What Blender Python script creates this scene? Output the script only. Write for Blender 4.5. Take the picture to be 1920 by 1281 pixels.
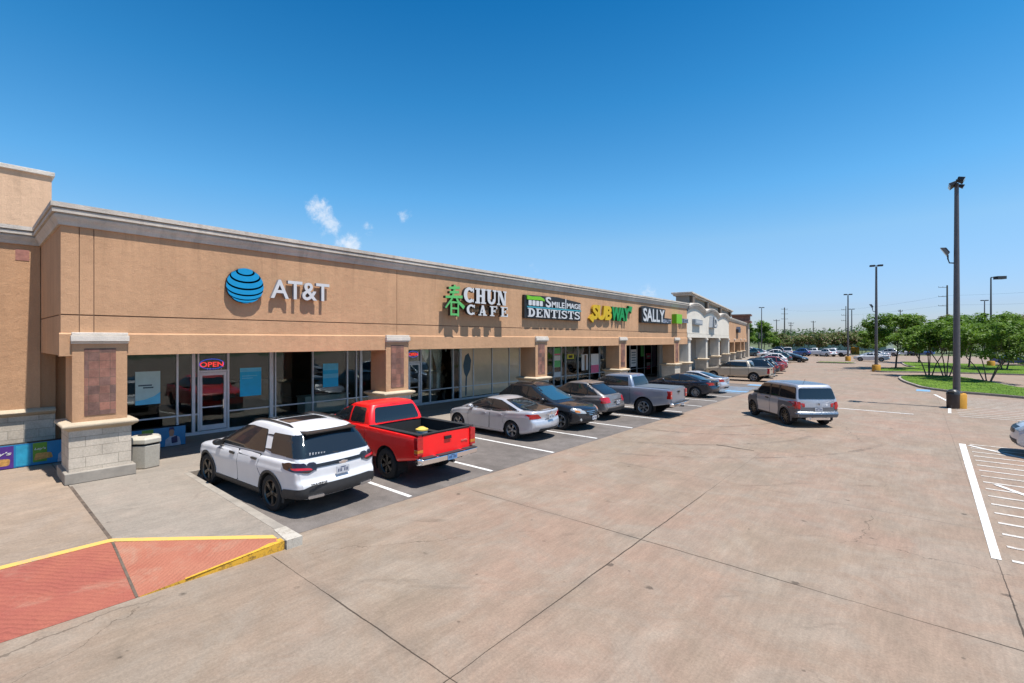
import bpy, bmesh, math, random
from mathutils import Vector, Matrix
from mathutils.bvhtree import BVHTree
from mathutils.geometry import delaunay_2d_cdt

for o in list(bpy.data.objects):
    bpy.data.objects.remove(o)
SC = bpy.context.scene
COL = SC.collection
R = math.radians
random.seed(7)

# ---------------------------------------------------------------- camera
CAM_H = 3.6
YAW = math.atan(758 / 888)
cam = bpy.data.cameras.new('camera')
cam.sensor_width = 36
cam.lens = 36 * 888 / 1920
cam.shift_y = -3.5 / 1920
cam.clip_start = 0.1
cam.clip_end = 4000
camo = bpy.data.objects.new('camera', cam)
COL.objects.link(camo)
camo.location = (0, 0, CAM_H)
camo.rotation_euler = (R(90), 0, YAW)
SC.camera = camo

def c4(c):
    return (c[0], c[1], c[2], 1.0)


# ---------------------------------------------------------------- sky, sun, exposure
SUN = Vector((0.345, 0.025, 0.94)).normalized()
world = bpy.data.worlds.new('World')
SC.world = world
world.use_nodes = True


def build_sky():
    nt = world.node_tree
    N, Lk = nt.nodes, nt.links
    bg = N['Background']
    sky = N.new('ShaderNodeTexSky')
    sky.sky_type = 'NISHITA'
    sky.sun_disc = False
    sky.sun_elevation = math.asin(SUN.z)
    sky.sun_rotation = R(86)
    sky.altitude = 50
    sky.air_density = 1.0
    sky.dust_density = 0.6
    sky.ozone_density = 2.2
    hsv = N.new('ShaderNodeHueSaturation')
    hsv.inputs['Hue'].default_value = 0.487
    hsv.inputs['Saturation'].default_value = 1.22
    hsv.inputs['Value'].default_value = 1.0
    Lk.new(sky.outputs[0], hsv.inputs['Color'])
    # deeper, cleaner blue with height, as on a dry summer noon
    tc0 = N.new('ShaderNodeTexCoord'); sep = N.new('ShaderNodeSeparateXYZ'); Lk.new(tc0.outputs['Generated'], sep.inputs[0])
    ramp = N.new('ShaderNodeValToRGB'); Lk.new(sep.outputs['Z'], ramp.inputs['Fac'])
    els = ramp.color_ramp.elements
    keys = [(0.0, (0.53, 0.58, 0.80)), (0.06, (0.53, 0.58, 0.80)), (0.19, (0.76, 0.78, 0.84)), (0.28, (0.55, 0.80, 0.92)), (0.44, (0.25, 0.67, 0.85)), (0.58, (0.09, 0.52, 0.74)), (0.9, (0.2, 0.50, 0.70))]
    els[0].position, els[0].color = keys[0][0], c4(keys[0][1])
    els[1].position, els[1].color = keys[-1][0], c4(keys[-1][1])
    for p_, c_ in keys[1:-1]:
        e_ = els.new(p_); e_.color = c4(c_)
    gm = N.new('ShaderNodeVectorMath'); gm.operation = 'MULTIPLY'
    Lk.new(hsv.outputs[0], gm.inputs[0]); Lk.new(ramp.outputs['Color'], gm.inputs[1])
    gs = N.new('ShaderNodeVectorMath'); gs.operation = 'SCALE'; gs.inputs['Scale'].default_value = 1.75
    Lk.new(gm.outputs[0], gs.inputs[0])
    # a few small fair-weather clouds low over the roof
    tc = N.new('ShaderNodeTexCoord')
    noise = N.new('ShaderNodeTexNoise')
    noise.inputs['Scale'].default_value = 38
    noise.inputs['Detail'].default_value = 8
    noise.inputs['Roughness'].default_value = 0.68
    Lk.new(tc.outputs['Generated'], noise.inputs['Vector'])
    total = None
    for az, el, r, s in CLOUDS:
        d = Vector((math.cos(el) * math.cos(az), math.cos(el) * math.sin(az), math.sin(el)))
        sub = N.new('ShaderNodeVectorMath'); sub.operation = 'DISTANCE'
        sub.inputs[1].default_value = d
        Lk.new(tc.outputs['Generated'], sub.inputs[0])
        mr = N.new('ShaderNodeMapRange'); mr.interpolation_type = 'SMOOTHSTEP'
        mr.inputs['From Min'].default_value = r
        mr.inputs['From Max'].default_value = r * 0.1
        mr.inputs['To Max'].default_value = s
        Lk.new(sub.outputs['Value'], mr.inputs['Value'])
        if total is None:
            total = mr.outputs[0]
        else:
            a = N.new('ShaderNodeMath'); a.operation = 'MAXIMUM'
            Lk.new(total, a.inputs[0]); Lk.new(mr.outputs[0], a.inputs[1])
            total = a.outputs[0]
    ad = N.new('ShaderNodeMath'); ad.operation = 'MULTIPLY_ADD'
    ad.inputs[1].default_value = 0.42
    Lk.new(total, ad.inputs[0]); Lk.new(noise.outputs['Fac'], ad.inputs[2])
    th = N.new('ShaderNodeMapRange'); th.interpolation_type = 'SMOOTHSTEP'
    th.inputs['From Min'].default_value = 0.62
    th.inputs['From Max'].default_value = 1.04
    th.inputs['To Max'].default_value = 0.78
    Lk.new(ad.outputs[0], th.inputs['Value'])
    mul = N.new('ShaderNodeMath'); mul.operation = 'MULTIPLY'
    gt = N.new('ShaderNodeMath'); gt.operation = 'GREATER_THAN'; gt.inputs[1].default_value = 0.001
    Lk.new(total, gt.inputs[0])
    Lk.new(th.outputs[0], mul.inputs[0]); Lk.new(gt.outputs[0], mul.inputs[1])
    mix = N.new('ShaderNodeMix'); mix.data_type = 'RGBA'
    Lk.new(mul.outputs[0], mix.inputs['Factor'])
    Lk.new(gs.outputs[0], mix.inputs['A'])
    mix.inputs['B'].default_value = (8.2, 8.5, 9.0, 1)
    Lk.new(mix.outputs['Result'], bg.inputs['Color'])
    bg.inputs['Strength'].default_value = 0.074


AZ1 = 152.6
CLOUDS = [(R(AZ1), R(14.0), 0.042, 0.95), (R(AZ1 - 1.3), R(12.6), 0.036, 0.95), (R(AZ1 - 3.0), R(10.6), 0.044, 1.0), (R(AZ1 - 5.2), R(12.9), 0.022, 0.62),
          (R(AZ1 - 9.2), R(14.2), 0.022, 0.6), (R(114.4), R(5.4), 0.034, 0.5), (R(127.9), R(8.9), 0.03, 0.42)]
build_sky()

sun = bpy.data.lights.new('sun', 'SUN')
sun.energy = 5.0
sun.angle = R(0.53)
sun.color = (1.0, 0.955, 0.90)
suno = bpy.data.objects.new('sun', sun)
COL.objects.link(suno)
suno.location = (20, 0, 60)
suno.rotation_euler = SUN.to_track_quat('Z', 'Y').to_euler()

SC.view_settings.view_transform = 'Standard'
SC.view_settings.look = 'None'
SC.view_settings.exposure = 0.63
SC.view_settings.gamma = 1.0
SC.cycles.max_bounces = 8
SC.cycles.transparent_max_bounces = 12

# ---------------------------------------------------------------- naming helpers
def tag(o, label=None, cat=None, group=None, kind=None):
    if label: o['label'] = label
    if cat: o['category'] = cat
    if group: o['group'] = group
    if kind: o['kind'] = kind
    return o


def empty(name, loc=(0, 0, 0), rz=0.0):
    o = bpy.data.objects.new(name, None)
    o.empty_display_size = 0.3
    COL.objects.link(o)
    o.location = loc
    o.rotation_euler = (0, 0, rz)
    return o


def copy_tree(o, parent=None):
    c = o.copy()
    COL.objects.link(c)
    if parent is not None:
        c.parent = parent
    for ch in list(o.children):
        copy_tree(ch, c)
    return c


# ---------------------------------------------------------------- materials
MATS = {}
ALB = 0.63          # overall reflectance level of every matte surface, set once against the exposure


def pset(b, k, v):
    if k in b.inputs:
        b.inputs[k].default_value = v


def mat(name, color, rough=0.6, metal=0.0, spec=0.5, coat=0.0, var=0.0, vscale=6.0, bump=0.0, bscale=60.0,
        emit=None, estr=1.0, rvar=0.0, raw=False):
    """Principled material with an optional noise that varies value, roughness and height."""
    if name in MATS:
        return MATS[name]
    if metal < 0.9 and 'glass' not in name and not raw:
        color = tuple(q * ALB for q in color[:3])
    m = bpy.data.materials.new(name)
    m.use_nodes = True
    nt = m.node_tree
    b = nt.nodes['Principled BSDF']
    pset(b, 'Base Color', c4(color)); pset(b, 'Roughness', rough); pset(b, 'Metallic', metal)
    pset(b, 'Specular IOR Level', spec); pset(b, 'Coat Weight', coat); pset(b, 'Coat Roughness', 0.04)
    if emit:
        pset(b, 'Emission Color', c4(emit)); pset(b, 'Emission Strength', estr)
    if var or bump or rvar:
        tc = nt.nodes.new('ShaderNodeTexCoord')
    if var or rvar:
        n = nt.nodes.new('ShaderNodeTexNoise')
        n.inputs['Scale'].default_value = vscale
        n.inputs['Detail'].default_value = 7
        n.inputs['Roughness'].default_value = 0.62
        nt.links.new(tc.outputs['Object'], n.inputs['Vector'])
    if var:
        mr = nt.nodes.new('ShaderNodeMapRange')
        mr.inputs['From Min'].default_value = 0.3; mr.inputs['From Max'].default_value = 0.7
        mr.inputs['To Min'].default_value = 1 - var; mr.inputs['To Max'].default_value = 1 + var
        nt.links.new(n.outputs['Fac'], mr.inputs['Value'])
        vm = nt.nodes.new('ShaderNodeVectorMath'); vm.operation = 'SCALE'
        vm.inputs[0].default_value = color[:3]
        nt.links.new(mr.outputs[0], vm.inputs['Scale'])
        nt.links.new(vm.outputs[0], b.inputs['Base Color'])
    if rvar:
        mr2 = nt.nodes.new('ShaderNodeMapRange')
        mr2.inputs['From Min'].default_value = 0.3; mr2.inputs['From Max'].default_value = 0.7
        mr2.inputs['To Min'].default_value = max(0.0, rough - rvar); mr2.inputs['To Max'].default_value = rough + rvar
        nt.links.new(n.outputs['Fac'], mr2.inputs['Value'])
        nt.links.new(mr2.outputs[0], b.inputs['Roughness'])
    if bump:
        n2 = nt.nodes.new('ShaderNodeTexNoise')
        n2.inputs['Scale'].default_value = bscale
        n2.inputs['Detail'].default_value = 4
        nt.links.new(tc.outputs['Object'], n2.inputs['Vector'])
        bp = nt.nodes.new('ShaderNodeBump')
        bp.inputs['Strength'].default_value = bump
        bp.inputs['Distance'].default_value = 0.01
        nt.links.new(n2.outputs['Fac'], bp.inputs['Height'])
        nt.links.new(bp.outputs[0], b.inputs['Normal'])
    MATS[name] = m
    return m


class NG:
    """tiny node-graph helper for the bigger procedural surfaces"""
    def __init__(self, name):
        self.m = bpy.data.materials.new(name); self.m.use_nodes = True
        self.nt = self.m.node_tree; self.b = self.nt.nodes['Principled BSDF']
        MATS[name] = self.m
        g = self.nt.nodes.new('ShaderNodeNewGeometry')
        self.pos = g.outputs['Position']
        self._sep = None

    def new(self, t): return self.nt.nodes.new(t)

    def link(self, a, b): self.nt.links.new(a, b)

    def put(self, sock, v):
        if isinstance(v, (int, float)): sock.default_value = v
        elif isinstance(v, tuple): sock.default_value = v if len(v) != 3 or sock.type == 'VECTOR' else c4(v)
        else: self.link(v, sock)

    @property
    def xyz(self):
        if not self._sep:
            self._sep = self.new('ShaderNodeSeparateXYZ'); self.link(self.pos, self._sep.inputs[0])
        return self._sep.outputs

    def math(self, op, a, b=0.0, c=0.0):
        n = self.new('ShaderNodeMath'); n.operation = op
        self.put(n.inputs[0], a); self.put(n.inputs[1], b); self.put(n.inputs[2], c)
        return n.outputs[0]

    def noise(self, scale, detail=6, rough=0.6, vec=None, dist=0.0):
        n = self.new('ShaderNodeTexNoise'); n.inputs['Scale'].default_value = scale
        n.inputs['Detail'].default_value = detail; n.inputs['Roughness'].default_value = rough
        n.inputs['Distortion'].default_value = dist
        self.link(vec if vec is not None else self.pos, n.inputs['Vector'])
        return n.outputs['Fac']

    def ramp(self, v, a, b, lo=0.0, hi=1.0):
        n = self.new('ShaderNodeMapRange'); n.interpolation_type = 'SMOOTHSTEP'
        self.put(n.inputs['Value'], v)
        for k, x in (('From Min', a), ('From Max', b), ('To Min', lo), ('To Max', hi)): n.inputs[k].default_value = x
        return n.outputs[0]

    def mix(self, f, a, b, mode='MIX'):
        n = self.new('ShaderNodeMix'); n.data_type = 'RGBA'; n.blend_type = mode
        self.put(n.inputs['Factor'], f); self.put(n.inputs['A'], a); self.put(n.inputs['B'], b)
        return n.outputs['Result']

    def vec(self, x, y, z):
        n = self.new('ShaderNodeCombineXYZ')
        self.put(n.inputs[0], x); self.put(n.inputs[1], y); self.put(n.inputs[2], z)
        return n.outputs[0]

    def bump(self, h, strength, dist=0.01):
        n = self.new('ShaderNodeBump'); n.inputs['Strength'].default_value = strength
        n.inputs['Distance'].default_value = dist
        self.put(n.inputs['Height'], h); self.link(n.outputs[0], self.b.inputs['Normal'])

    def out(self, col, rough=0.8, spec=0.3):
        sc = self.new('ShaderNodeVectorMath'); sc.operation = 'SCALE'; sc.inputs['Scale'].default_value = ALB
        self.put(sc.inputs[0], col); col = self.col = sc.outputs[0]
        self.put(self.b.inputs['Base Color'], col); self.put(self.b.inputs['Roughness'], rough)
        pset(self.b, 'Specular IOR Level', spec)
        return self.m


def concrete(name, a, b, c_, joints=True, stain=0.35):
    g = NG(name)
    big = g.ramp(g.noise(0.22, 5, 0.65, dist=0.6), 0.32, 0.7)
    col = g.mix(big, a, b)
    col = g.mix(g.ramp(g.noise(0.75, 7, 0.7, dist=0.9), 0.40, 0.66, 0.0, 0.65), col, c_)
    # stretched drag marks along the traffic lane
    sv = g.vec(g.math('MULTIPLY', g.xyz[0], 1.6), g.math('MULTIPLY', g.xyz[1], 0.35), 0.0)
    drag = g.ramp(g.noise(1.1, 6, 0.7, sv), 0.35, 0.72, 0.91, 1.06)
    mid = g.ramp(g.noise(2.3, 8, 0.75), 0.3, 0.72, 0.92, 1.07)
    sv2 = g.vec(g.math('MULTIPLY', g.xyz[0], 14.0), g.math('MULTIPLY', g.xyz[1], 1.7), 0.0)
    mid = g.math('MULTIPLY', mid, g.ramp(g.noise(1.0, 8, 0.8, sv2), 0.28, 0.74, 0.88, 1.10))
    fine = g.ramp(g.noise(30, 8, 0.85), 0.25, 0.75, 0.76, 1.22)
    v = g.math('MULTIPLY', g.math('MULTIPLY', drag, mid), fine)
    # scattered oil spots
    sp = g.ramp(g.noise(0.9, 3, 0.5, dist=1.2), 0.68, 0.80, 1.0, 1.0 - stain)
    vo = g.new('ShaderNodeTexVoronoi'); vo.inputs['Scale'].default_value = 1.15
    g.link(g.pos, vo.inputs['Vector'])
    rag = g.math('ADD', vo.outputs['Distance'], g.math('MULTIPLY', g.noise(9, 4), 0.16))
    dot = g.ramp(rag, 0.11, 0.16, 0.45, 1.0)
    v = g.math('MULTIPLY', g.math('MULTIPLY', v, sp), dot)
    # chewing-gum specks and scuffs dragged across the lane
    v2 = g.new('ShaderNodeTexVoronoi'); v2.inputs['Scale'].default_value = 2.1
    g.link(g.pos, v2.inputs['Vector'])
    keep = g.math('GREATER_THAN', g.noise(0.9, 3, 0.6), 0.49)
    speck = g.ramp(g.math('ADD', v2.outputs['Distance'], g.math('MULTIPLY', g.noise(14, 3), 0.10)), 0.075, 0.115, 1.0, 0.0)
    v = g.math('MULTIPLY', v, g.math('SUBTRACT', 1.0, g.math('MULTIPLY', g.math('MULTIPLY', speck, keep), 0.42)))
    su = g.math('ADD', g.math('MULTIPLY', g.xyz[0], 0.76), g.math('MULTIPLY', g.xyz[1], 0.65))
    sw = g.math('ADD', g.math('MULTIPLY', g.xyz[0], -0.65), g.math('MULTIPLY', g.xyz[1], 0.76))
    scuff = g.ramp(g.noise(1.0, 6, 0.72, g.vec(g.math('MULTIPLY', su, 0.55), g.math('MULTIPLY', sw, 2.6), 3.7)), 0.60, 0.76, 1.0, 0.74)
    v = g.math('MULTIPLY', v, scuff)
    if joints:
        wob = g.math('MULTIPLY', g.math('SUBTRACT', g.noise(1.5, 4), 0.5), 0.05)
        jx = g.math('PINGPONG', g.math('ADD', g.math('ADD', g.xyz[0], 3.77 + 4.77 * 200), wob), 4.77 / 2)
        jy = g.math('PINGPONG', g.math('ADD', g.math('ADD', g.xyz[1], -3.4 + 4.6 * 200), wob), 4.6 / 2)
        wd = g.ramp(g.noise(0.35, 2), 0.35, 0.62, 0.005, 0.013)
        lx = g.math('LESS_THAN', jx, wd); ly = g.math('LESS_THAN', jy, wd)
        fade = g.math('MULTIPLY', g.ramp(g.xyz[1], 9.0, 15.0, 1.0, 0.25), g.ramp(g.xyz[0], -8.3, -8.0, 0.0, 1.0))
        line = g.math('MULTIPLY', g.math('MAXIMUM', lx, ly), fade)
        halo = g.math('MULTIPLY', g.ramp(g.math('MINIMUM', jx, jy), 0.0, 0.22, 1, 0), g.math('MULTIPLY', fade, g.ramp(g.noise(1.3, 4), 0.4, 0.7, 0, 0.35)))
        col = g.mix(halo, col, (0.20, 0.17, 0.14))
        # fine wandering shrinkage cracks, only here and there
        wv = g.new('ShaderNodeVectorMath'); wv.operation = 'ADD'
        g.link(g.pos, wv.inputs[0]); g.link(g.vec(g.math('MULTIPLY', g.noise(1.3, 5), 0.7), g.math('MULTIPLY', g.noise(1.7, 5), 0.7), 0.0), wv.inputs[1])
        vc = g.new('ShaderNodeTexVoronoi'); vc.feature = 'DISTANCE_TO_EDGE'; vc.inputs['Scale'].default_value = 0.16
        g.link(wv.outputs[0], vc.inputs['Vector'])
        cr = g.math('MULTIPLY', g.math('LESS_THAN', vc.outputs['Distance'], 0.0011), g.ramp(g.noise(0.16, 2), 0.47, 0.56, 0.0, 0.55))
        col = g.mix(cr, col, (0.10, 0.075, 0.055))
        col = g.mix(g.math('MULTIPLY', line, 0.85), col, (0.05, 0.035, 0.022))
    vm = g.new('ShaderNodeVectorMath'); vm.operation = 'SCALE'
    g.link(col, vm.inputs[0]); g.link(v, vm.inputs['Scale'])
    g.bump(g.noise(90, 3), 0.25, 0.004)
    return g.out(vm.outputs[0], 0.78, 0.3)


def stucco(name, a, vary=0.07):
    g = NG(name)
    v1 = g.ramp(g.noise(0.5, 5), 0.3, 0.7, 1 - vary, 1 + vary)
    sv = g.vec(g.math('MULTIPLY', g.xyz[0], 3), g.math('MULTIPLY', g.xyz[1], 3), g.math('MULTIPLY', g.xyz[2], 0.4))
    v2 = g.ramp(g.noise(1.2, 6, 0.65, sv), 0.3, 0.75, 0.93, 1.05)
    # faint rain streaks starting under the coping
    st = g.vec(g.math('MULTIPLY', g.xyz[0], 2.2), g.math('MULTIPLY', g.xyz[1], 2.2), g.math('MULTIPLY', g.xyz[2], 0.12))
    sm = g.math('MULTIPLY', g.ramp(g.noise(1.6, 5, 0.7, st), 0.50, 0.66), g.ramp(g.xyz[2], 4.8, 6.5))
    v2 = g.math('MULTIPLY', v2, g.math('SUBTRACT', 1.0, g.math('MULTIPLY', sm, 0.16)))
    v3 = g.ramp(g.noise(36, 7, 0.85), 0.28, 0.72, 0.88, 1.10)
    vm = g.new('ShaderNodeVectorMath'); vm.operation = 'SCALE'
    vm.inputs[0].default_value = a
    g.link(g.math('MULTIPLY', g.math('MULTIPLY', v1, v2), v3), vm.inputs['Scale'])
    h = g.math('ADD', g.noise(42, 6, 0.8), g.math('MULTIPLY', g.noise(5, 4), 1.2))
    g.bump(h, 0.75, 0.02)
    return g.out(vm.outputs[0], 0.9, 0.2)


def bricky(name, c1, c2, mortar, bw, bh, ms, squash=0.5, var=0.2, offset=0.5, bias=0.0):
    g = NG(name)
    br = g.new('ShaderNodeTexBrick')
    br.offset = offset
    br.inputs['Scale'].default_value = 1.0
    br.inputs['Brick Width'].default_value = bw
    br.inputs['Row Height'].default_value = bh
    br.inputs['Mortar Size'].default_value = ms
    br.inputs['Mortar Smooth'].default_value = 0.2
    br.inputs['Bias'].default_value = bias
    br.inputs['Color1'].default_value = c4(c1); br.inputs['Color2'].default_value = c4(c2)
    br.inputs['Mortar'].default_value = c4(mortar)
    g.link(g.vec(g.math('ADD', g.xyz[0], g.xyz[1]), g.xyz[2], 0.0), br.inputs['Vector'])
    v = g.math('MULTIPLY', g.ramp(g.noise(2.2, 5), 0.3, 0.7, 1 - var, 1 + var), g.ramp(g.noise(25, 5, 0.7), 0.3, 0.7, 0.88, 1.1))
    vm = g.new('ShaderNodeVectorMath'); vm.operation = 'SCALE'
    g.link(br.outputs['Color'], vm.inputs[0]); g.link(v, vm.inputs['Scale'])
    g.bump(g.math('ADD', g.math('MULTIPLY', br.outputs['Fac'], -1.0), g.math('MULTIPLY', g.noise(40, 5), 0.5)), 0.6, 0.012)
    return g.out(vm.outputs[0], 0.85, 0.25)


def glassy(name, tint=0.4, ior=1.75):
    m = bpy.data.materials.new(name); m.use_nodes = True
    nt = m.node_tree
    nt.nodes.remove(nt.nodes['Principled BSDF'])
    out = nt.nodes['Material Output']
    tr = nt.nodes.new('ShaderNodeBsdfTransparent'); tr.inputs[0].default_value = (tint * 0.93, tint, tint * 0.97, 1)
    gl = nt.nodes.new('ShaderNodeBsdfGlossy'); gl.inputs['Roughness'].default_value = 0.0
    gl.inputs[0].default_value = (0.95, 0.98, 1, 1)
    fr = nt.nodes.new('ShaderNodeFresnel'); fr.inputs[0].default_value = ior
    # faint waviness of real float glass
    tc = nt.nodes.new('ShaderNodeTexCoord')
    n = nt.nodes.new('ShaderNodeTexNoise'); n.inputs['Scale'].default_value = 0.9
    nt.links.new(tc.outputs['Object'], n.inputs['Vector'])
    bp = nt.nodes.new('ShaderNodeBump'); bp.inputs['Strength'].default_value = 0.12; bp.inputs['Distance'].default_value = 0.05
    nt.links.new(n.outputs['Fac'], bp.inputs['Height'])
    nt.links.new(bp.outputs[0], gl.inputs['Normal'])
    mx = nt.nodes.new('ShaderNodeMixShader')
    nt.links.new(fr.outputs[0], mx.inputs[0]); nt.links.new(tr.outputs[0], mx.inputs[1]); nt.links.new(gl.outputs[0], mx.inputs[2])
    nt.links.new(mx.outputs[0], out.inputs['Surface'])
    MATS[name] = m
    return m


def leafmat(name, a, b, flower=None, famt=0.0):
    g = NG(name)
    oi = g.new('ShaderNodeObjectInfo')
    f = g.ramp(g.noise(1.3, 4), 0.3, 0.7)
    col = g.mix(f, a, b)
    wn = g.new('ShaderNodeTexWhiteNoise'); wn.noise_dimensions = '3D'
    sn = g.new('ShaderNodeVectorMath'); sn.operation = 'SNAP'
    sn.inputs[1].default_value = (0.3, 0.3, 0.3)
    g.link(g.pos, sn.inputs[0]); g.link(sn.outputs[0], wn.inputs['Vector'])
    col = g.mix(0.35, col, g.mix(wn.outputs['Value'], (0.02, 0.045, 0.012), (0.16, 0.24, 0.04)))
    if flower:
        fm = g.math('GREATER_THAN', g.noise(2.6, 5, 0.7), 1.0 - famt)
        col = g.mix(fm, col, flower)
    g.out(col, 0.55, 0.35)
    tl = g.new('ShaderNodeBsdfTranslucent')
    g.link(g.col, tl.inputs['Color'])
    mx = g.new('ShaderNodeMixShader'); mx.inputs[0].default_value = 0.45
    g.link(g.b.outputs[0], mx.inputs[1]); g.link(tl.outputs[0], mx.inputs[2])
    g.link(mx.outputs[0], g.nt.nodes['Material Output'].inputs['Surface'])
    return g.m


# ---------------------------------------------------------------- mesh builder
class MB:
    def __init__(self):
        self.v, self.f, self.mi = [], [], []

    def add(self, verts, faces, mi=0):
        n = len(self.v)
        self.v.extend([tuple(p) for p in verts])
        for f in faces:
            self.f.append(tuple(i + n for i in f)); self.mi.append(mi)
        return self

    def box(self, x0, x1, y0, y1, z0, z1, mi=0):
        x0, x1 = sorted((x0, x1)); y0, y1 = sorted((y0, y1)); z0, z1 = sorted((z0, z1))
        v = [(x0, y0, z0), (x1, y0, z0), (x1, y1, z0), (x0, y1, z0), (x0, y0, z1), (x1, y0, z1), (x1, y1, z1), (x0, y1, z1)]
        return self.add(v, [(3, 2, 1, 0), (4, 5, 6, 7), (0, 1, 5, 4), (1, 2, 6, 5), (2, 3, 7, 6), (3, 0, 4, 7)], mi)

    def obox(self, c, ax, ay, az, mi=0):
        """oriented box: centre and three half-axis vectors"""
        c = Vector(c); ax = Vector(ax); ay = Vector(ay); az = Vector(az)
        v = [c + sx * ax + sy * ay + sz * az for sz in (-1, 1) for sx, sy in ((-1, -1), (1, -1), (1, 1), (-1, 1))]
        return self.add(v, [(3, 2, 1, 0), (4, 5, 6, 7), (0, 1, 5, 4), (1, 2, 6, 5), (2, 3, 7, 6), (3, 0, 4, 7)], mi)

    def tube(self, pts, rad, n=10, mi=0, caps=True):
        pts = [Vector(p) for p in pts]
        rads = rad if isinstance(rad, (list, tuple)) else [rad] * len(pts)
        rings = []
        for i, p in enumerate(pts):
            d = (pts[min(i + 1, len(pts) - 1)] - pts[max(i - 1, 0)])
            d = d.normalized() if d.length > 1e-9 else Vector((0, 0, 1))
            a = d.orthogonal().normalized() if abs(d.z) < 0.95 else Vector((1, 0, 0))
            a = (a - d * a.dot(d)).normalized()
            if rings and abs(d.z) < 0.95:
                a = (la - d * la.dot(d)).normalized()
            la = a
            b = d.cross(a)
            rings.append([p + (a * math.cos(2 * math.pi * k / n) + b * math.sin(2 * math.pi * k / n)) * rads[i] for k in range(n)])
        return self.loft(rings, True, caps, mi)

    def loft(self, rings, closed=True, caps=True, mi=0):
        n = len(rings[0]); v = [p for r in rings for p in r]; f = []
        for i in range(len(rings) - 1):
            for k in range(n if closed else n - 1):
                k2 = (k + 1) % n
                f.append((i * n + k, i * n + k2, (i + 1) * n + k2, (i + 1) * n + k))
        if caps:
            f.append(tuple(reversed(range(n)))); f.append(tuple((len(rings) - 1) * n + k for k in range(n)))
        return self.add(v, f, mi)

    def lathe(self, prof, centre=(0, 0, 0), n=24, mi=0, axis='Z', caps=True):
        rings = []
        for r, h in prof:
            ring = []
            for k in range(n):
                a = 2 * math.pi * k / n; c, s = r * math.cos(a), r * math.sin(a)
                if axis == 'Z': p = (c, s, h)
                elif axis == 'Y': p = (s, h, c)
                else: p = (h, c, s)
                ring.append(Vector(p) + Vector(centre))
            rings.append(ring)
        return self.loft(rings, True, caps, mi)

    def prism(self, poly, fn, d0, d1, mi=0, side=None):
        """2D polygon extruded: fn(a, b, d) -> 3D"""
        n = len(poly)
        area = sum(poly[i][0] * poly[(i + 1) % n][1] - poly[(i + 1) % n][0] * poly[i][1] for i in range(n))
        if area < 0: poly = list(reversed(poly))
        v = [fn(a, b, d1) for a, b in poly] + [fn(a, b, d0) for a, b in poly]
        self.add(v, [tuple(range(n))], mi)
        self.add(v, [tuple(reversed(range(n, 2 * n)))], mi)
        return self.add(v, [(k + n, (k + 1) % n + n, (k + 1) % n, k) for k in range(n)], mi if side is None else side)

    def build(self, name, mats, parent=None, world=False, smooth=None, bevel=0.0):
        me = bpy.data.meshes.new(name)
        v = self.v
        if world and parent is not None:
            off = parent.matrix_world.translation if parent.parent else parent.location
            while parent.parent is not None and False: pass
            root = parent
            while root.parent is not None: root = root.parent
            l = root.location
            v = [(p[0] - l.x, p[1] - l.y, p[2] - l.z) for p in v]
        me.from_pydata([tuple(p) for p in v], [], self.f)
        for m in (mats if isinstance(mats, (list, tuple)) else [mats]):
            me.materials.append(m)
        me.polygons.foreach_set('material_index', self.mi)
        if smooth is not None:
            me.polygons.foreach_set('use_smooth', [True] * len(me.polygons))
            me.set_sharp_from_angle(angle=R(smooth))
        me.update()
        o = bpy.data.objects.new(name, me)
        COL.objects.link(o)
        if parent is not None: o.parent = parent
        if bevel:
            md = o.modifiers.new('bevel', 'BEVEL'); md.width = bevel; md.segments = 2; md.limit_method = 'ANGLE'
            md.angle_limit = R(40); md.harden_normals = False
        return o


def flip_fix(o):
    bm = bmesh.new(); bm.from_mesh(o.data); bmesh.ops.recalc_face_normals(bm, faces=bm.faces[:]); bm.to_mesh(o.data); bm.free()
    return o


def text_geo(s, size=1.0, depth=0.1, bold=0.0, shear=0.0, space=1.0):
    """letters as real extruded mesh; returns verts in (a, b, d) with d from 0 (back) to depth (front), and faces"""
    cu = bpy.data.curves.new('t', 'FONT')
    cu.body = s; cu.size = size; cu.extrude = depth / 2; cu.offset = bold; cu.shear = shear; cu.space_character = space
    cu.resolution_u = 4
    o = bpy.data.objects.new('t', cu)
    COL.objects.link(o)
    dg = bpy.context.evaluated_depsgraph_get()
    me = bpy.data.meshes.new_from_object(o.evaluated_get(dg))
    v = [(p.co.x, p.co.y, p.co.z + depth / 2) for p in me.vertices]
    f = [tuple(p.vertices) for p in me.polygons]
    fr = [abs(p.normal.z) > 0.5 for p in me.polygons]
    bpy.data.meshes.remove(me); bpy.data.objects.remove(o); bpy.data.curves.remove(cu)
    return v, f, fr


def put_text(mb, s, a0, b0, a1, b1, fn, d0, d1, mi=0, side=None, bold=0.0, shear=0.0, space=1.0):
    """fit text in the box a0..a1 x b0..b1 on a surface; fn(a, b, d) -> 3D"""
    v, f, fr = text_geo(s, 1.0, 1.0, bold, shear, space)
    xs = [p[0] for p in v]; ys = [p[1] for p in v]
    x0, x1, y0, y1 = min(xs), max(xs), min(ys), max(ys)
    V = [fn(a0 + (p[0] - x0) / (x1 - x0) * (a1 - a0), b0 + (p[1] - y0) / (y1 - y0) * (b1 - b0), d0 + p[2] * (d1 - d0)) for p in v]
    mb.add(V, [q for q, k in zip(f, fr) if k], mi)
    mb.add(V, [q for q, k in zip(f, fr) if not k], mi if side is None else side)


def facade(x):
    """local sign axes on a wall that faces +X: a runs along +Y, b is height, d stands off the wall"""
    return lambda a, b, d: (x + d, a, b)
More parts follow.
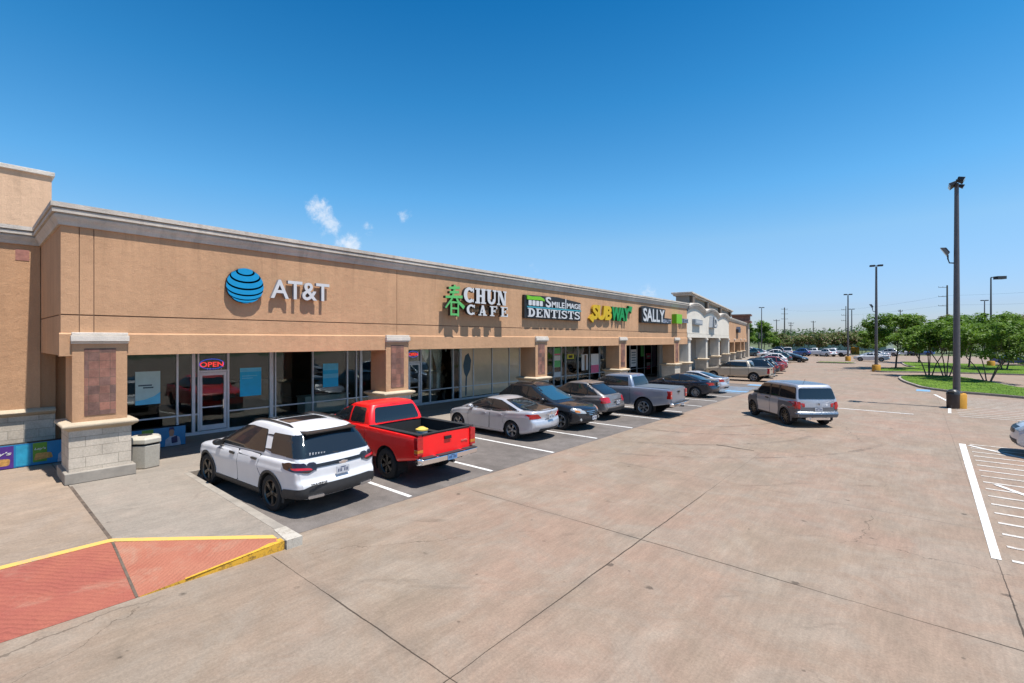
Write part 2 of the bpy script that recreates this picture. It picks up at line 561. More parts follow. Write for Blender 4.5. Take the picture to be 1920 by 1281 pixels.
# ================================================================ vehicles
def lerp_keys(keys, x):
    """monotone-ish smooth interpolation through (x, value) keys"""
    if x <= keys[0][0]: return keys[0][1]
    if x >= keys[-1][0]: return keys[-1][1]
    for i in range(len(keys) - 1):
        x0, y0 = keys[i][:2]; x1, y1 = keys[i + 1][:2]
        if x0 <= x <= x1:
            h = x1 - x0
            s = (y1 - y0) / h
            def slope(j):
                if j <= 0 or j >= len(keys) - 1:
                    k = min(max(j, 0), len(keys) - 2)
                    return (keys[k + 1][1] - keys[k][1]) / (keys[k + 1][0] - keys[k][0])
                a = (keys[j][1] - keys[j - 1][1]) / (keys[j][0] - keys[j - 1][0])
                b = (keys[j + 1][1] - keys[j][1]) / (keys[j + 1][0] - keys[j][0])
                return 0.0 if a * b <= 0 else 2 * a * b / (a + b)
            m0, m1 = slope(i), slope(i + 1)
            t = (x - x0) / h
            return (2 * t**3 - 3 * t**2 + 1) * y0 + (t**3 - 2 * t**2 + t) * h * m0 + (-2 * t**3 + 3 * t**2) * y1 + (t**3 - t**2) * h * m1
    return keys[-1][1]


def sstep(t):
    t = max(0.0, min(1.0, t)); return t * t * (3 - 2 * t)


# cross-section of the lower body: (fraction of half width, fraction of height) from sill to shoulder
SECT = [(0.90, 0.0), (0.955, 0.05), (0.976, 0.15), (0.974, 0.30), (0.984, 0.45), (0.998, 0.62), (1.008, 0.735), (0.992, 0.785), (0.984, 0.90), (0.945, 0.972), (0.88, 1.0)]


def side_frac(fz, sect):
    return lerp_keys([(b, a) for a, b in sect], fz)


def build_shell(S, hi):
    """painted shell: lower body with real wheel openings + cabin. Local axes: x from rear bumper (0) to nose (L)."""
    L, Wd = S['L'], S['W']
    nx = 110 if hi else 44
    nz = 22 if hi else 11
    sect = S.get('sect', SECT)
    mb = MB()
    # --- stations, denser at both ends
    xs = []
    for i in range(nx + 1):
        t = i / nx
        xs.append(L * (0.5 - 0.5 * math.cos(math.pi * t)) * 0.35 + L * t * 0.65)
    def endshift(x, z, y, w):
        wr = max(0.0, 1 - x / 0.6); wf = max(0.0, 1 - (L - x) / 0.7)
        dx = 0.0
        q = (y / max(w, 0.01))
        if wr > 0: dx += -wr * wr * lerp_keys(S['rear'], z) + (S.get('bowr', 0.10) * (q * q) * wr * wr)
        if wf > 0: dx += wf * wf * lerp_keys(S['front'], z) - (S.get('bowf', 0.22) * (q * q) * wf * wf)
        return dx
    rings = []
    half = []
    for x in xs:
        zb, zt, w = lerp_keys(S['zbot'], x), lerp_keys(S['ztop'], x), lerp_keys(S['wid'], x) * Wd
        prof = []
        # shoulder radius gets softer over the hood
        for k in range(nz + 1):
            fz = k / nz
            prof.append((side_frac(fz, sect) * w, zb + fz * (zt - zb)))
        top = []
        yt = prof[-1][0]; cr = S.get('crown', 0.03)
        for k in range(1, 7):
            q = 1 - k / 6
            top.append((yt * q, zt + cr * (1 - q * q)))
        bot = [(prof[0][0] * q, zb) for q in (0.0, 0.35, 0.7)]
        hp = bot + prof + top
        half.append((hp, w))
    n = len(half[0][0])
    V = []
    for (hp, w), x in zip(half, xs):
        for sy in (1, -1):
            for (y, z) in hp:
                V.append((x + endshift(x, z, y, w), sy * y, z))
    idx = lambda i, s, k: i * 2 * n + s * n + k
    F = []
    arches = [(xw, S['R'], S['R'] + S.get('gap', 0.065)) for xw in S['wheels']]
    yin = Wd - 0.36
    def in_arch(p):
        return any((p[0] - xw)**2 + (p[2] - zc)**2 < r * r and abs(p[1]) > yin for xw, zc, r in arches)
    bed = S.get('bed')
    def in_bed(p):
        return bed and bed[0] + 0.04 < p[0] < bed[1] - 0.04 and abs(p[1]) < Wd * 0.86 and p[2] > lerp_keys(S['ztop'], p[0]) - 0.02
    for i in range(nx):
        for s in (0, 1):
            for k in range(n - 1):
                q = [idx(i, s, k), idx(i + 1, s, k), idx(i + 1, s, k + 1), idx(i, s, k + 1)]
                if s == 0: q.reverse()
                c = [sum(V[j][a] for j in q) / 4 for a in range(3)]
                if in_arch(c) or in_bed(c): continue
                F.append(tuple(q))
    # pull the cut edge onto a true circle
    used = {}
    for f in F:
        for j in range(4):
            e = tuple(sorted((f[j], f[(j + 1) % 4]))); used[e] = used.get(e, 0) + 1
    for e, cnt in used.items():
        if cnt == 1:
            for j in e:
                p = V[j]
                for xw, zc, r in arches:
                    d = math.hypot(p[0] - xw, p[2] - zc)
                    if abs(p[1]) > yin and r * 0.8 < d < r * 1.25 and p[2] > lerp_keys(S['zbot'], p[0]) + 0.015:
                        V[j] = (xw + (p[0] - xw) * r / d, p[1], zc + (p[2] - zc) * r / d)
    mb.add(V, F, 0)
    # end caps: strips between left and right
    m = 8
    for i, sgn in ((0, 1), (nx, -1)):
        x = xs[i]; hp, w = half[i]
        CV = []
        for (y, z) in hp:
            for c in range(m + 1):
                yy = y * (1 - 2 * c / m)
                CV.append((x + endshift(x, z, yy, w), yy, z))
        CF = []
        for k in range(n - 1):
            for c in range(m):
                q = [k * (m + 1) + c, k * (m + 1) + c + 1, (k + 1) * (m + 1) + c + 1, (k + 1) * (m + 1) + c]
                if sgn < 0: q.reverse()
                CF.append(tuple(q))
        mb.add(CV, CF, 0)
    # --- cabin: rounded rectangles stacked upward
    keys = S['cabin']
    zk = [k[0] for k in keys]
    steps = (5 if hi else 3)
    levels = []
    for i in range(len(keys) - 1):
        for s_ in range(steps):
            levels.append(i + s_ / steps)
    levels.append(len(keys) - 1)
    def kv(j, t):
        return lerp_keys([(i, k[j]) for i, k in enumerate(keys)], t)
    NS, NC, NF = (26, 5, 10) if hi else (12, 3, 6)
    rings = []
    for t in levels:
        z, xr, xf, hw, cr = (kv(j, t) for j in range(5))
        bowf, bowr = S.get('wbow', 0.14), S.get('rbow', 0.08)
        cr = min(cr, hw * 0.45)
        ring = []
        side = lambda x: hw * (1 - S.get('plan', 0.05) * ((x - (xr + xf) / 2) / ((xf - xr) / 2)) ** 2)
        # left side rear->front, front edge left->right, right side front->rear, rear edge right->left
        for k in range(NS + 1):
            x = xr + cr + (xf - xr - 2 * cr) * k / NS; ring.append((x, side(x), z))
        y0 = side(xf - cr)
        for k in range(1, NC):
            a = math.pi / 2 * k / NC; ring.append((xf - cr + cr * math.sin(a), y0 - cr + cr * math.cos(a), z))
        for k in range(NF + 1):
            y = (y0 - cr) * (1 - 2 * k / NF); ring.append((xf + bowf * (1 - (y / (y0)) ** 2) * 0.6, y, z))
        for k in range(NC - 1, 0, -1):
            a = math.pi / 2 * k / NC; ring.append((xf - cr + cr * math.sin(a), -(y0 - cr + cr * math.cos(a)), z))
        for k in range(NS, -1, -1):
            x = xr + cr + (xf - xr - 2 * cr) * k / NS; ring.append((x, -side(x), z))
        y0 = side(xr + cr)
        for k in range(1, NC):
            a = math.pi / 2 * k / NC; ring.append((xr + cr - cr * math.sin(a), -(y0 - cr + cr * math.cos(a)), z))
        for k in range(NF + 1):
            y = -(y0 - cr) * (1 - 2 * k / NF); ring.append((xr - bowr * (1 - (y / y0) ** 2) * 0.6, y, z))
        for k in range(NC - 1, 0, -1):
            a = math.pi / 2 * k / NC; ring.append((xr + cr - cr * math.sin(a), y0 - cr + cr * math.cos(a), z))
        rings.append(ring)
    arc = S.get('roofarc')
    if arc:
        za, zb_ = keys[-1][0] - 0.35, keys[-1][0]
        rings = [[(p[0], p[1], p[2] + sstep((p[2] - za) / (zb_ - za)) * lerp_keys(arc, p[0])) for p in r] for r in rings]
    rings = [[Vector(p) for p in reversed(r)] for r in rings]
    n0 = len(mb.f)
    mb.loft(rings, True, False, 0)
    dz = S.get('dark_zone')
    if dz:
        for fi in range(n0, len(mb.f)):
            c = [sum(mb.v[j][a] for j in mb.f[fi]) / 4 for a in (0, 2)]
            if c[0] < dz[0] and dz[1] < c[1] < dz[2]: mb.mi[fi] = 2
    # roof skin inside the top ring
    top = rings[-1]
    N = len(top); cen = sum((Vector(p) for p in top), Vector()) / N
    prev = list(top); base = []
    RR = [top]
    for q in (0.8, 0.55, 0.28):
        RR.append([Vector((cen.x + (p.x - cen.x) * q, p.y * q, p.z + S.get('roofcrown', 0.035) * (1 - q * q) + ((lerp_keys(arc, cen.x + (p.x - cen.x) * q) - lerp_keys(arc, p.x)) if arc else 0))) for p in top])
    vs = [p for r in RR for p in r]; fs = []
    for i in range(len(RR) - 1):
        for k in range(N):
            fs.append((i * N + k, i * N + (k + 1) % N, (i + 1) * N + (k + 1) % N, (i + 1) * N + k))
    fs.append(tuple((len(RR) - 1) * N + k for k in range(N)))
    mb.add(vs, fs, 0)
    # dark wheel-arch liners
    for xw, zc, r in arches:
        for sy in (1, -1):
            R1 = r + 0.004; K = 20
            yo, yi = sy * (Wd * 0.965), sy * (yin + 0.02)
            a0 = math.radians(-25)
            pts = [a0 + (math.pi - 2 * a0) * k / K for k in range(K + 1)]
            LV = [(xw + R1 * math.cos(a), yo, zc + R1 * math.sin(a)) for a in pts] + [(xw + R1 * math.cos(a), yi, zc + R1 * math.sin(a)) for a in pts]
            LF = [(k, k + 1, K + 1 + k + 1, K + 1 + k) for k in range(K)] + [tuple(range(K + 1, 2 * K + 2))]
            mb.add(LV, LF, 1)
    # floor pan between the wheels
    zf = lerp_keys(S['zbot'], L / 2) + 0.03
    mb.box(S['wheels'][0] - 0.3, L - 0.45, -yin, yin, zf, zf + 0.16, 1)
    return mb


def rpoly(pts, r=0.05, n=4):
    """polygon with rounded corners"""
    out = []; m = len(pts)
    for i in range(m):
        p = Vector(pts[i][:2]); a = Vector(pts[i - 1][:2]); b = Vector(pts[(i + 1) % m][:2])
        rr = pts[i][2] if len(pts[i]) > 2 else r
        la, lb = (a - p).length, (b - p).length
        d = min(rr, la * 0.45, lb * 0.45)
        if d < 0.004: out.append(tuple(p)); continue
        p0, p1 = p + (a - p) * d / la, p + (b - p) * d / lb
        for k in range(n + 1):
            t = k / n
            q = p0 * (1 - t)**2 + p * 2 * t * (1 - t) + p1 * t * t
            out.append((q.x, q.y))
    return out


def inside(p, poly):
    c = False; n = len(poly); j = n - 1
    for i in range(n):
        if (poly[i][1] > p[1]) != (poly[j][1] > p[1]) and p[0] < (poly[j][0] - poly[i][0]) * (p[1] - poly[i][1]) / (poly[j][1] - poly[i][1]) + poly[i][0]:
            c = not c
        j = i
    return c


def convex(pts):
    pts = sorted(set((round(p[0], 4), round(p[1], 4)) for p in pts))
    def half(ps):
        h = []
        for p in ps:
            while len(h) > 1 and (h[-1][0] - h[-2][0]) * (p[1] - h[-2][1]) - (h[-1][1] - h[-2][1]) * (p[0] - h[-2][0]) <= 0: h.pop()
            h.append(p)
        return h
    a, b = half(pts), half(pts[::-1])
    return a[:-1] + b[:-1]


RAYS = {'L': lambda a, b: ((a, 4, b), (0, -1, 0)), 'R': lambda a, b: ((a, -4, b), (0, 1, 0)),
        'F': lambda a, b: ((12, a, b), (-1, 0, 0)), 'B': lambda a, b: ((-4, a, b), (1, 0, 0)), 'T': lambda a, b: ((a, b, 5), (0, 0, -1))}


def patch(mb, bvh, poly, axis, off=0.006, mi=0, res=0.07, depth=0.02):
    """a thin panel that follows the body skin: 2D outline laid on the skin by casting along one axis"""
    pts = []
    n = len(poly)
    for i in range(n):
        a, b = poly[i], poly[(i + 1) % n]
        l = math.hypot(b[0] - a[0], b[1] - a[1]); k = max(1, int(l / res))
        for j in range(k): pts.append((a[0] + (b[0] - a[0]) * j / k, a[1] + (b[1] - a[1]) * j / k))
    nb = len(pts)
    x0, x1 = min(p[0] for p in pts), max(p[0] for p in pts); y0, y1 = min(p[1] for p in pts), max(p[1] for p in pts)
    gx = int((x1 - x0) / res); gy = int((y1 - y0) / res)
    inner = []
    for i in range(1, gx + 1):
        for j in range(1, gy + 1):
            p = (x0 + (x1 - x0) * i / (gx + 1), y0 + (y1 - y0) * j / (gy + 1))
            if inside(p, poly) and min(math.hypot(p[0] - q[0], p[1] - q[1]) for q in pts) > res * 0.45: inner.append(p)
    vs, es, fs, ov, oe, of = delaunay_2d_cdt([Vector(p) for p in pts + inner], [], [list(range(nb))], 1, 1e-5)
    P, Nn = [], []

    def cast(o, d):
        h, nrm, _, _ = bvh.ray_cast(Vector(o), Vector(d))
        if h is not None and axis in 'LR' and abs(h.y) < 0.52: h = None
        return h, nrm
    for v in vs:
        o, d = RAYS[axis](v[0], v[1])
        h, nrm = cast(o, d)
        P.append(h); Nn.append(nrm)
    ok = [i for i, h in enumerate(P) if h is not None]
    if not ok: return
    for i in range(len(P)):
        if P[i] is None:
            # the outline runs past the skin's silhouette: pull the point in until it lands
            cc = sum((Vector((q[0], q[1])) for q in poly), Vector((0, 0))) / len(poly)
            for st in range(1, 21):
                w_ = vs[i].lerp(cc, st / 20)
                o, d = RAYS[axis](w_[0], w_[1])
                h, nrm = cast(o, d)
                if h is not None:
                    P[i], Nn[i] = h, nrm; break
        if P[i] is None:
            j = min(ok, key=lambda q: (vs[q] - vs[i]).length)
            o, d = RAYS[axis](vs[i][0], vs[i][1])
            a = {'L': 1, 'R': 1, 'F': 0, 'B': 0, 'T': 2}[axis]
            q = Vector(o); q[a] = P[j][a]; P[i] = q; Nn[i] = Nn[j]
        if Nn[i].dot(Vector(RAYS[axis](0, 0)[1])) > 0: Nn[i] = -Nn[i]
    base = len(vs)
    outer = [P[i] + Nn[i] * off for i in range(base)]
    inn = [P[i] - Nn[i] * depth for i in range(base)]
    F = []
    for f in fs:
        a, b, c = f[0], f[1], f[2]
        nn = (outer[b] - outer[a]).cross(outer[c] - outer[a])
        F.append(tuple(f) if nn.dot(Vector(RAYS[axis](0, 0)[1])) < 0 else tuple(reversed(f)))
    cnt = {}
    for f in F:
        for j in range(len(f)):
            e = (f[j], f[(j + 1) % len(f)]); cnt[tuple(sorted(e))] = cnt.get(tuple(sorted(e)), []) + [e]
    rim = [e[0] for e in cnt.values() if len(e) == 1]
    mb.add(outer + inn, F + [(b, a, a + base, b + base) for a, b in rim], mi)


def mirror_y(poly): return [(-a, b) for a, b in poly]


# ---------------------------------------------------------------- wheels
TYRE = mat('tyre rubber', (0.018, 0.018, 0.019), 0.85, var=0.25, vscale=14)
CHROME = mat('chrome', (0.78, 0.78, 0.80), 0.16, metal=1.0, rvar=0.08, vscale=9)
ALLOY = mat('silver alloy', (0.55, 0.56, 0.58), 0.32, metal=0.85, rvar=0.1, vscale=12)
BLACKRIM = mat('black alloy', (0.03, 0.029, 0.028), 0.3, metal=0.3, coat=0.4, rvar=0.1)
BRONZE = mat('dark bronze alloy', (0.16, 0.145, 0.13), 0.35, metal=0.8, rvar=0.1)
DARKIN = mat('underbody black', (0.012, 0.012, 0.012), 0.9, var=0.2)
PLASTIC = mat('grey black plastic', (0.035, 0.035, 0.037), 0.6, var=0.15, vscale=10)
GLASS = mat('tinted car glass', (0.012, 0.015, 0.018), 0.03, spec=0.8, rvar=0.02, vscale=2)
GLASSC = mat('clear car glass', (0.035, 0.045, 0.05), 0.03, spec=0.9, rvar=0.02, vscale=2)
REDLENS = mat('red lamp lens', (0.62, 0.010, 0.014), 0.12, coat=0.8, var=0.3, vscale=14)
DKLENS = mat('dark smoked lens', (0.03, 0.012, 0.014), 0.1, coat=0.8, var=0.3, vscale=14)
AMBER = mat('amber lamp lens', (0.75, 0.24, 0.02), 0.15, coat=0.8, var=0.15, vscale=14)
CLEARLENS = mat('clear lamp lens', (0.62, 0.62, 0.60), 0.08, metal=0.3, coat=0.8, var=0.2, vscale=20)
PLATE = mat('plate white', (0.66, 0.68, 0.72), 0.45, var=0.08, vscale=20)
PLATEINK = mat('plate ink blue', (0.03, 0.05, 0.16), 0.5, var=0.1)
BADGE = mat('badge black', (0.02, 0.02, 0.02), 0.35, var=0.1)


def paint(name, col, metal=0.0, rough=0.38):
    return mat('paint ' + name, col, rough, metal=metal, coat=0.8, var=0.05, vscale=3, rvar=0.05)


WHEELS = {}


def wheel_mesh(R_, w, rim, spokes, style, hi):
    """tyre and rim meshes with the axle along +y (outer face at +y)"""
    key = (round(R_, 3), round(w, 3), rim.name, spokes, style, hi)
    if key in WHEELS: return WHEELS[key]
    n = 40 if hi else 20
    rr = R_ * style
    t = MB()
    t.lathe([(rr * 0.98, -w / 2), (R_ * 0.95, -w / 2 + 0.005), (R_ * 0.992, -w * 0.36), (R_, -w * 0.2), (R_, w * 0.2), (R_ * 0.992, w * 0.36), (R_ * 0.95, w / 2 - 0.005),
             (R_ * 0.86, w / 2 + 0.004), (rr * 1.02, w / 2 - 0.004), (rr * 0.97, w / 2 - 0.02), (rr * 0.97, -w / 2 + 0.02)], n=n, axis='Y', caps=False)
    if hi:
        for k in range(44):
            a = 2 * math.pi * k / 44
            c = Vector((math.cos(a) * R_ * 0.998, 0, math.sin(a) * R_ * 0.998))
            t.obox(c, Vector((math.cos(a), 0, math.sin(a))) * 0.006, Vector((0, w * 0.36, 0)), Vector((-math.sin(a), 0, math.cos(a))) * 0.012)
    tm = t.build('tyre', TYRE, smooth=35); me_t = tm.data; bpy.data.objects.remove(tm)
    r = MB()
    yo = w / 2
    r.lathe([(rr * 0.99, yo - 0.05), (rr * 1.0, yo - 0.003), (rr * 0.96, yo + 0.002), (rr * 0.90, yo - 0.02), (rr * 0.88, yo - 0.11), (rr * 0.2, yo - 0.13)], n=n, axis='Y', caps=False, mi=0)
    r.lathe([(0.001, yo - 0.115), (rr * 0.9, yo - 0.112)], n=n, axis='Y', caps=False, mi=1)
    r.lathe([(rr * 0.22, yo - 0.1), (rr * 0.22, yo - 0.035), (rr * 0.14, yo - 0.02), (0.002, yo - 0.02)], n=16, axis='Y', caps=False, mi=0)
    for k in range(spokes):
        a = 2 * math.pi * (k + 0.5) / spokes + 0.13
        for da in ((-0.11, 0.11) if spokes <= 6 else (0,)):
            u0 = Vector((math.cos(a + da * 0.5), 0, math.sin(a + da * 0.5))); u1 = Vector((math.cos(a + da), 0, math.sin(a + da)))
            tn = Vector((-math.sin(a), 0, math.cos(a)))
            w0 = rr * (0.085 if spokes <= 6 else 0.075); w1 = rr * (0.06 if spokes <= 6 else 0.06)
            p0, p1 = u0 * rr * 0.16, u1 * rr * 0.93
            V = []
            for (p, ww, y) in ((p0, w0, yo - 0.028), (p1, w1, yo - 0.016)):
                for sx, dy in ((-1, 0), (1, 0), (1, -0.04), (-1, -0.04)):
                    q = p + tn * ww * sx; V.append((q.x, y + dy, q.z))
            r.add(V, [(0, 1, 5, 4), (1, 2, 6, 5), (2, 3, 7, 6), (3, 0, 4, 7), (4, 5, 6, 7), (3, 2, 1, 0)], 0)
    rm = r.build('rim', [rim, DARKIN], smooth=30); flip_fix(rm); me_r = rm.data; bpy.data.objects.remove(rm)
    WHEELS[key] = (me_t, me_r)
    return WHEELS[key]


def side_offsets(S):
    return S['L'] / 2


def make_car(S, name, label, cat, loc, heading, group=None, hi=True):
    """heading: world angle of the car's nose, degrees. All parts live in the car's own axes, centred on its ground point."""
    root = empty(name, (loc[0], loc[1], loc[2] if len(loc) > 2 else 0.0), R(heading))
    tag(root, label, cat, group)
    h = S['L'] / 2
    P = S['paint']
    sh = build_shell(S, hi)
    bm_v = [Vector(p) for p in sh.v]
    bvh = BVHTree.FromPolygons(bm_v, [f for f, m_ in zip(sh.f, sh.mi) if m_ != 1])

    def fin(mb, nm, mats, parent=root, smooth=32, **k):
        mb.v = [(p[0] - h, p[1], p[2]) for p in mb.v]
        return mb.build(nm, mats, parent, smooth=smooth, **k)
    mbb = sh
    # extras that belong to the body skin
    body = flip_fix(fin(mbb, 'body', [P, DARKIN, GLASS], smooth=38))
    res = 0.06 if hi else 0.16

    def pt(nm, polys, axis, m, off=0.006, parent=root, rs=res, label=None, depth=0.02):
        mb = MB()
        for po in polys:
            patch(mb, bvh, po, axis, off, 0, rs, depth)
        if not mb.v: return None
        o = fin(mb, nm, m, parent, smooth=40)
        if label: o['label'] = label
        return o
    sides = ('L', 'R')
    # doors first, so windows stand proud of them
    doors = []
    for d in S.get('doors', []):
        for ax in sides:
            mb = MB()
            pol = rpoly(d['poly'], 0.06)
            if hi:
                cx_ = sum(q[0] for q in pol) / len(pol); cz_ = sum(q[1] for q in pol) / len(pol)
                patch(mb, bvh, [(cx_ + (q[0] - cx_) * 1.022, cz_ + (q[1] - cz_) * 1.022) for q in pol], ax, 0.0035, 1, res)
            patch(mb, bvh, pol, ax, 0.0065, 0, res)
            if not mb.v: continue
            o = fin(mb, 'door', [S.get('door_paint', P), DARKIN], smooth=40)
            if 'handle' in d and hi:
                hx, hz = d['handle']
                mb = MB()
                patch(mb, bvh, rpoly([(hx - 0.11, hz - 0.022), (hx + 0.11, hz - 0.018), (hx + 0.11, hz + 0.022), (hx - 0.11, hz + 0.02)], 0.02, 3), ax, 0.038, 0, 0.05, 0.01)
                fin(mb, 'handle', S.get('handle_mat', P), o)
    if S.get('belt'):
        for ax in sides: pt('belt_trim', [S['belt']], ax, S.get('belt_mat', BADGE), 0.011)
    if hi and S.get('dlo', True):
        wp = [q for w_ in S['side_windows'][:S.get('dlo_n', 9)] for q in w_]
        hull = convex(wp); hx_ = sum(q[0] for q in hull) / len(hull); hz_ = sum(q[1] for q in hull) / len(hull)
        for ax in sides:
            pt('window_surround', [rpoly([(hx_ + (q[0] - hx_) * 1.015, hz_ + (q[1] - hz_) * 1.05) for q in hull], 0.06)], ax, BADGE, 0.0075)
    for ax in sides:
        for w_ in S['side_windows']:
            pt('side_window', [rpoly(w_, S.get('wr', 0.06))], ax, S.get('side_glass', GLASS), 0.013)
    if S.get('windshield'): pt('windshield', [rpoly(S['windshield'], 0.08)], 'F', S.get('ws_glass', GLASSC), 0.012, rs=res)
    if S.get('backlight'): pt('rear_window', [rpoly(S['backlight'], 0.08)], S.get('backaxis', 'B'), GLASS, 0.014, rs=res)
    for key, nm, mm in (('cladding', 'cladding', PLASTIC), ('fender', 'fender_panel', S.get('fender_mat', PLASTIC))):
        if S.get(key):
            for ax in sides:
                for p in S[key]: pt(nm, [rpoly(p, 0.03)], ax, mm, 0.012)
    # wheel-arch lips
    if S.get('lip'):
        for ax in sides:
            for xw in S['wheels']:
                polys = []
                r0 = S['R'] + S.get('gap', 0.065) + 0.003; r1 = r0 + S['lip']
                a0, a1 = math.radians(S.get('lipa', -14)), math.radians(180 - S.get('lipa', -14))
                K = 18
                polys.append([(xw + r1 * math.cos(a0 + (a1 - a0) * k / K), S['R'] + r1 * math.sin(a0 + (a1 - a0) * k / K)) for k in range(K + 1)] +
                             [(xw + r0 * math.cos(a1 + (a0 - a1) * k / K), S['R'] + r0 * math.sin(a1 + (a0 - a1) * k / K)) for k in range(K + 1)])
                pt('wheel_arch_trim', polys, ax, S.get('lip_mat', PLASTIC), 0.016)
    # lamps, bumpers, grille, plate: lists of (part name, axis, polygon, material, offset, mirrored)
    for it in S.get('patches', []):
        nm, ax, poly, mm, off = it[:5]
        mir = it[5] if len(it) > 5 else False
        pt(nm, [rpoly(poly, 0.03)], ax, mm, off, depth=it[6] if len(it) > 6 else 0.02)
        if mir:
            if ax in ('B', 'F'): pt(nm, [rpoly(mirror_y(poly), 0.03)], ax, mm, off)
            elif ax in ('L',): pt(nm, [rpoly(poly, 0.03)], 'R', mm, off)
            elif ax == 'T': pt(nm, [rpoly([(a, -b) for a, b in poly], 0.03)], 'T', mm, off)
    # mirrors
    if S.get('mirror') and hi:
        mx, mz, my = S['mirror']
        for sy in (1, -1):
            mb = MB()
            rings = []
            for k, (dx, sc) in enumerate(((-0.085, 0.72), (-0.06, 0.95), (0.0, 1.0), (0.06, 0.85), (0.10, 0.45))):
                rings.append([Vector((mx + dx, sy * (my + 0.12) + sy * 0.115 * sc * math.cos(a), mz + 0.075 * sc * math.sin(a))) for a in [2 * math.pi * q / 12 for q in range(12)]])
            mb.loft(rings)
            mb.obox((mx + 0.01, sy * (my + 0.0), mz - 0.045), (0.045, 0, 0), (0, 0.07, 0), (0, 0, 0.022))
            fin(flipm(mb), 'mirror', S.get('mirror_mat', P), smooth=40)
    # wheels
    rim, sp, st = S.get('rim', (ALLOY, 5, 0.68))
    tm, rm = wheel_mesh(S['R'], S.get('tw', 0.235), rim, sp, st, hi)
    for xw in S['wheels']:
        for sy in (1, -1):
            we = bpy.data.objects.new('wheel', None); COL.objects.link(we); we.parent = root
            we.empty_display_size = 0.2
            we.location = (xw - h, sy * (S['W'] - S.get('inset', 0.035) - S.get('tw', 0.235) / 2), S['R'])
            st_a = S.get('steer', 0) if xw > h else 0
            we.rotation_euler = (0, 0, (math.pi if sy < 0 else 0) + R(st_a))
            for nm, me in (('tyre', tm), ('rim', rm)):
                o = bpy.data.objects.new(nm, me); COL.objects.link(o); o.parent = we
    if S.get('extra'): S['extra'](root, bvh, fin, pt, S)
    return root


def flipm(mb):
    return mb


def plate_part(fin, x, z, y=0.0, w=0.305, hgt=0.152, m=None, tilt=0.0, back=True, ink=True, txt=None):
    """number plate standing 12 mm off a bumper, facing -x (rear) or +x"""
    s = -1 if back else 1
    mb = MB()
    mb.box(x, x + s * 0.012, y - w / 2, y + w / 2, z - hgt / 2, z + hgt / 2, 0)
    if ink:
        # dark characters of the registration, six strokes wide
        for k in range(7):
            if k == 3: continue
            yy = y - w * 0.36 + k * w * 0.12
            mb.box(x + s * 0.012, x + s * 0.015, yy - w * 0.028, yy + w * 0.034, z - hgt * 0.22, z + hgt * 0.2, 1)
        mb.box(x + s * 0.012, x + s * 0.0145, y - w * 0.2, y + w * 0.2, z + hgt * 0.31, z + hgt * 0.41, 1)
    return fin(mb, 'license_plate', [m or PLATE, PLATEINK], smooth=None)
# ---------------------------------------------------------------- vehicle shapes
def base_wid(L, tail=0.86, nose=0.80):
    return [(0, tail), (0.12, tail + 0.075), (0.35, 0.975), (0.8, 1.0), (L * 0.5, 1.0), (L - 1.2, 0.985), (L - 0.55, 0.94), (L - 0.2, nose + 0.07), (L, nose)]


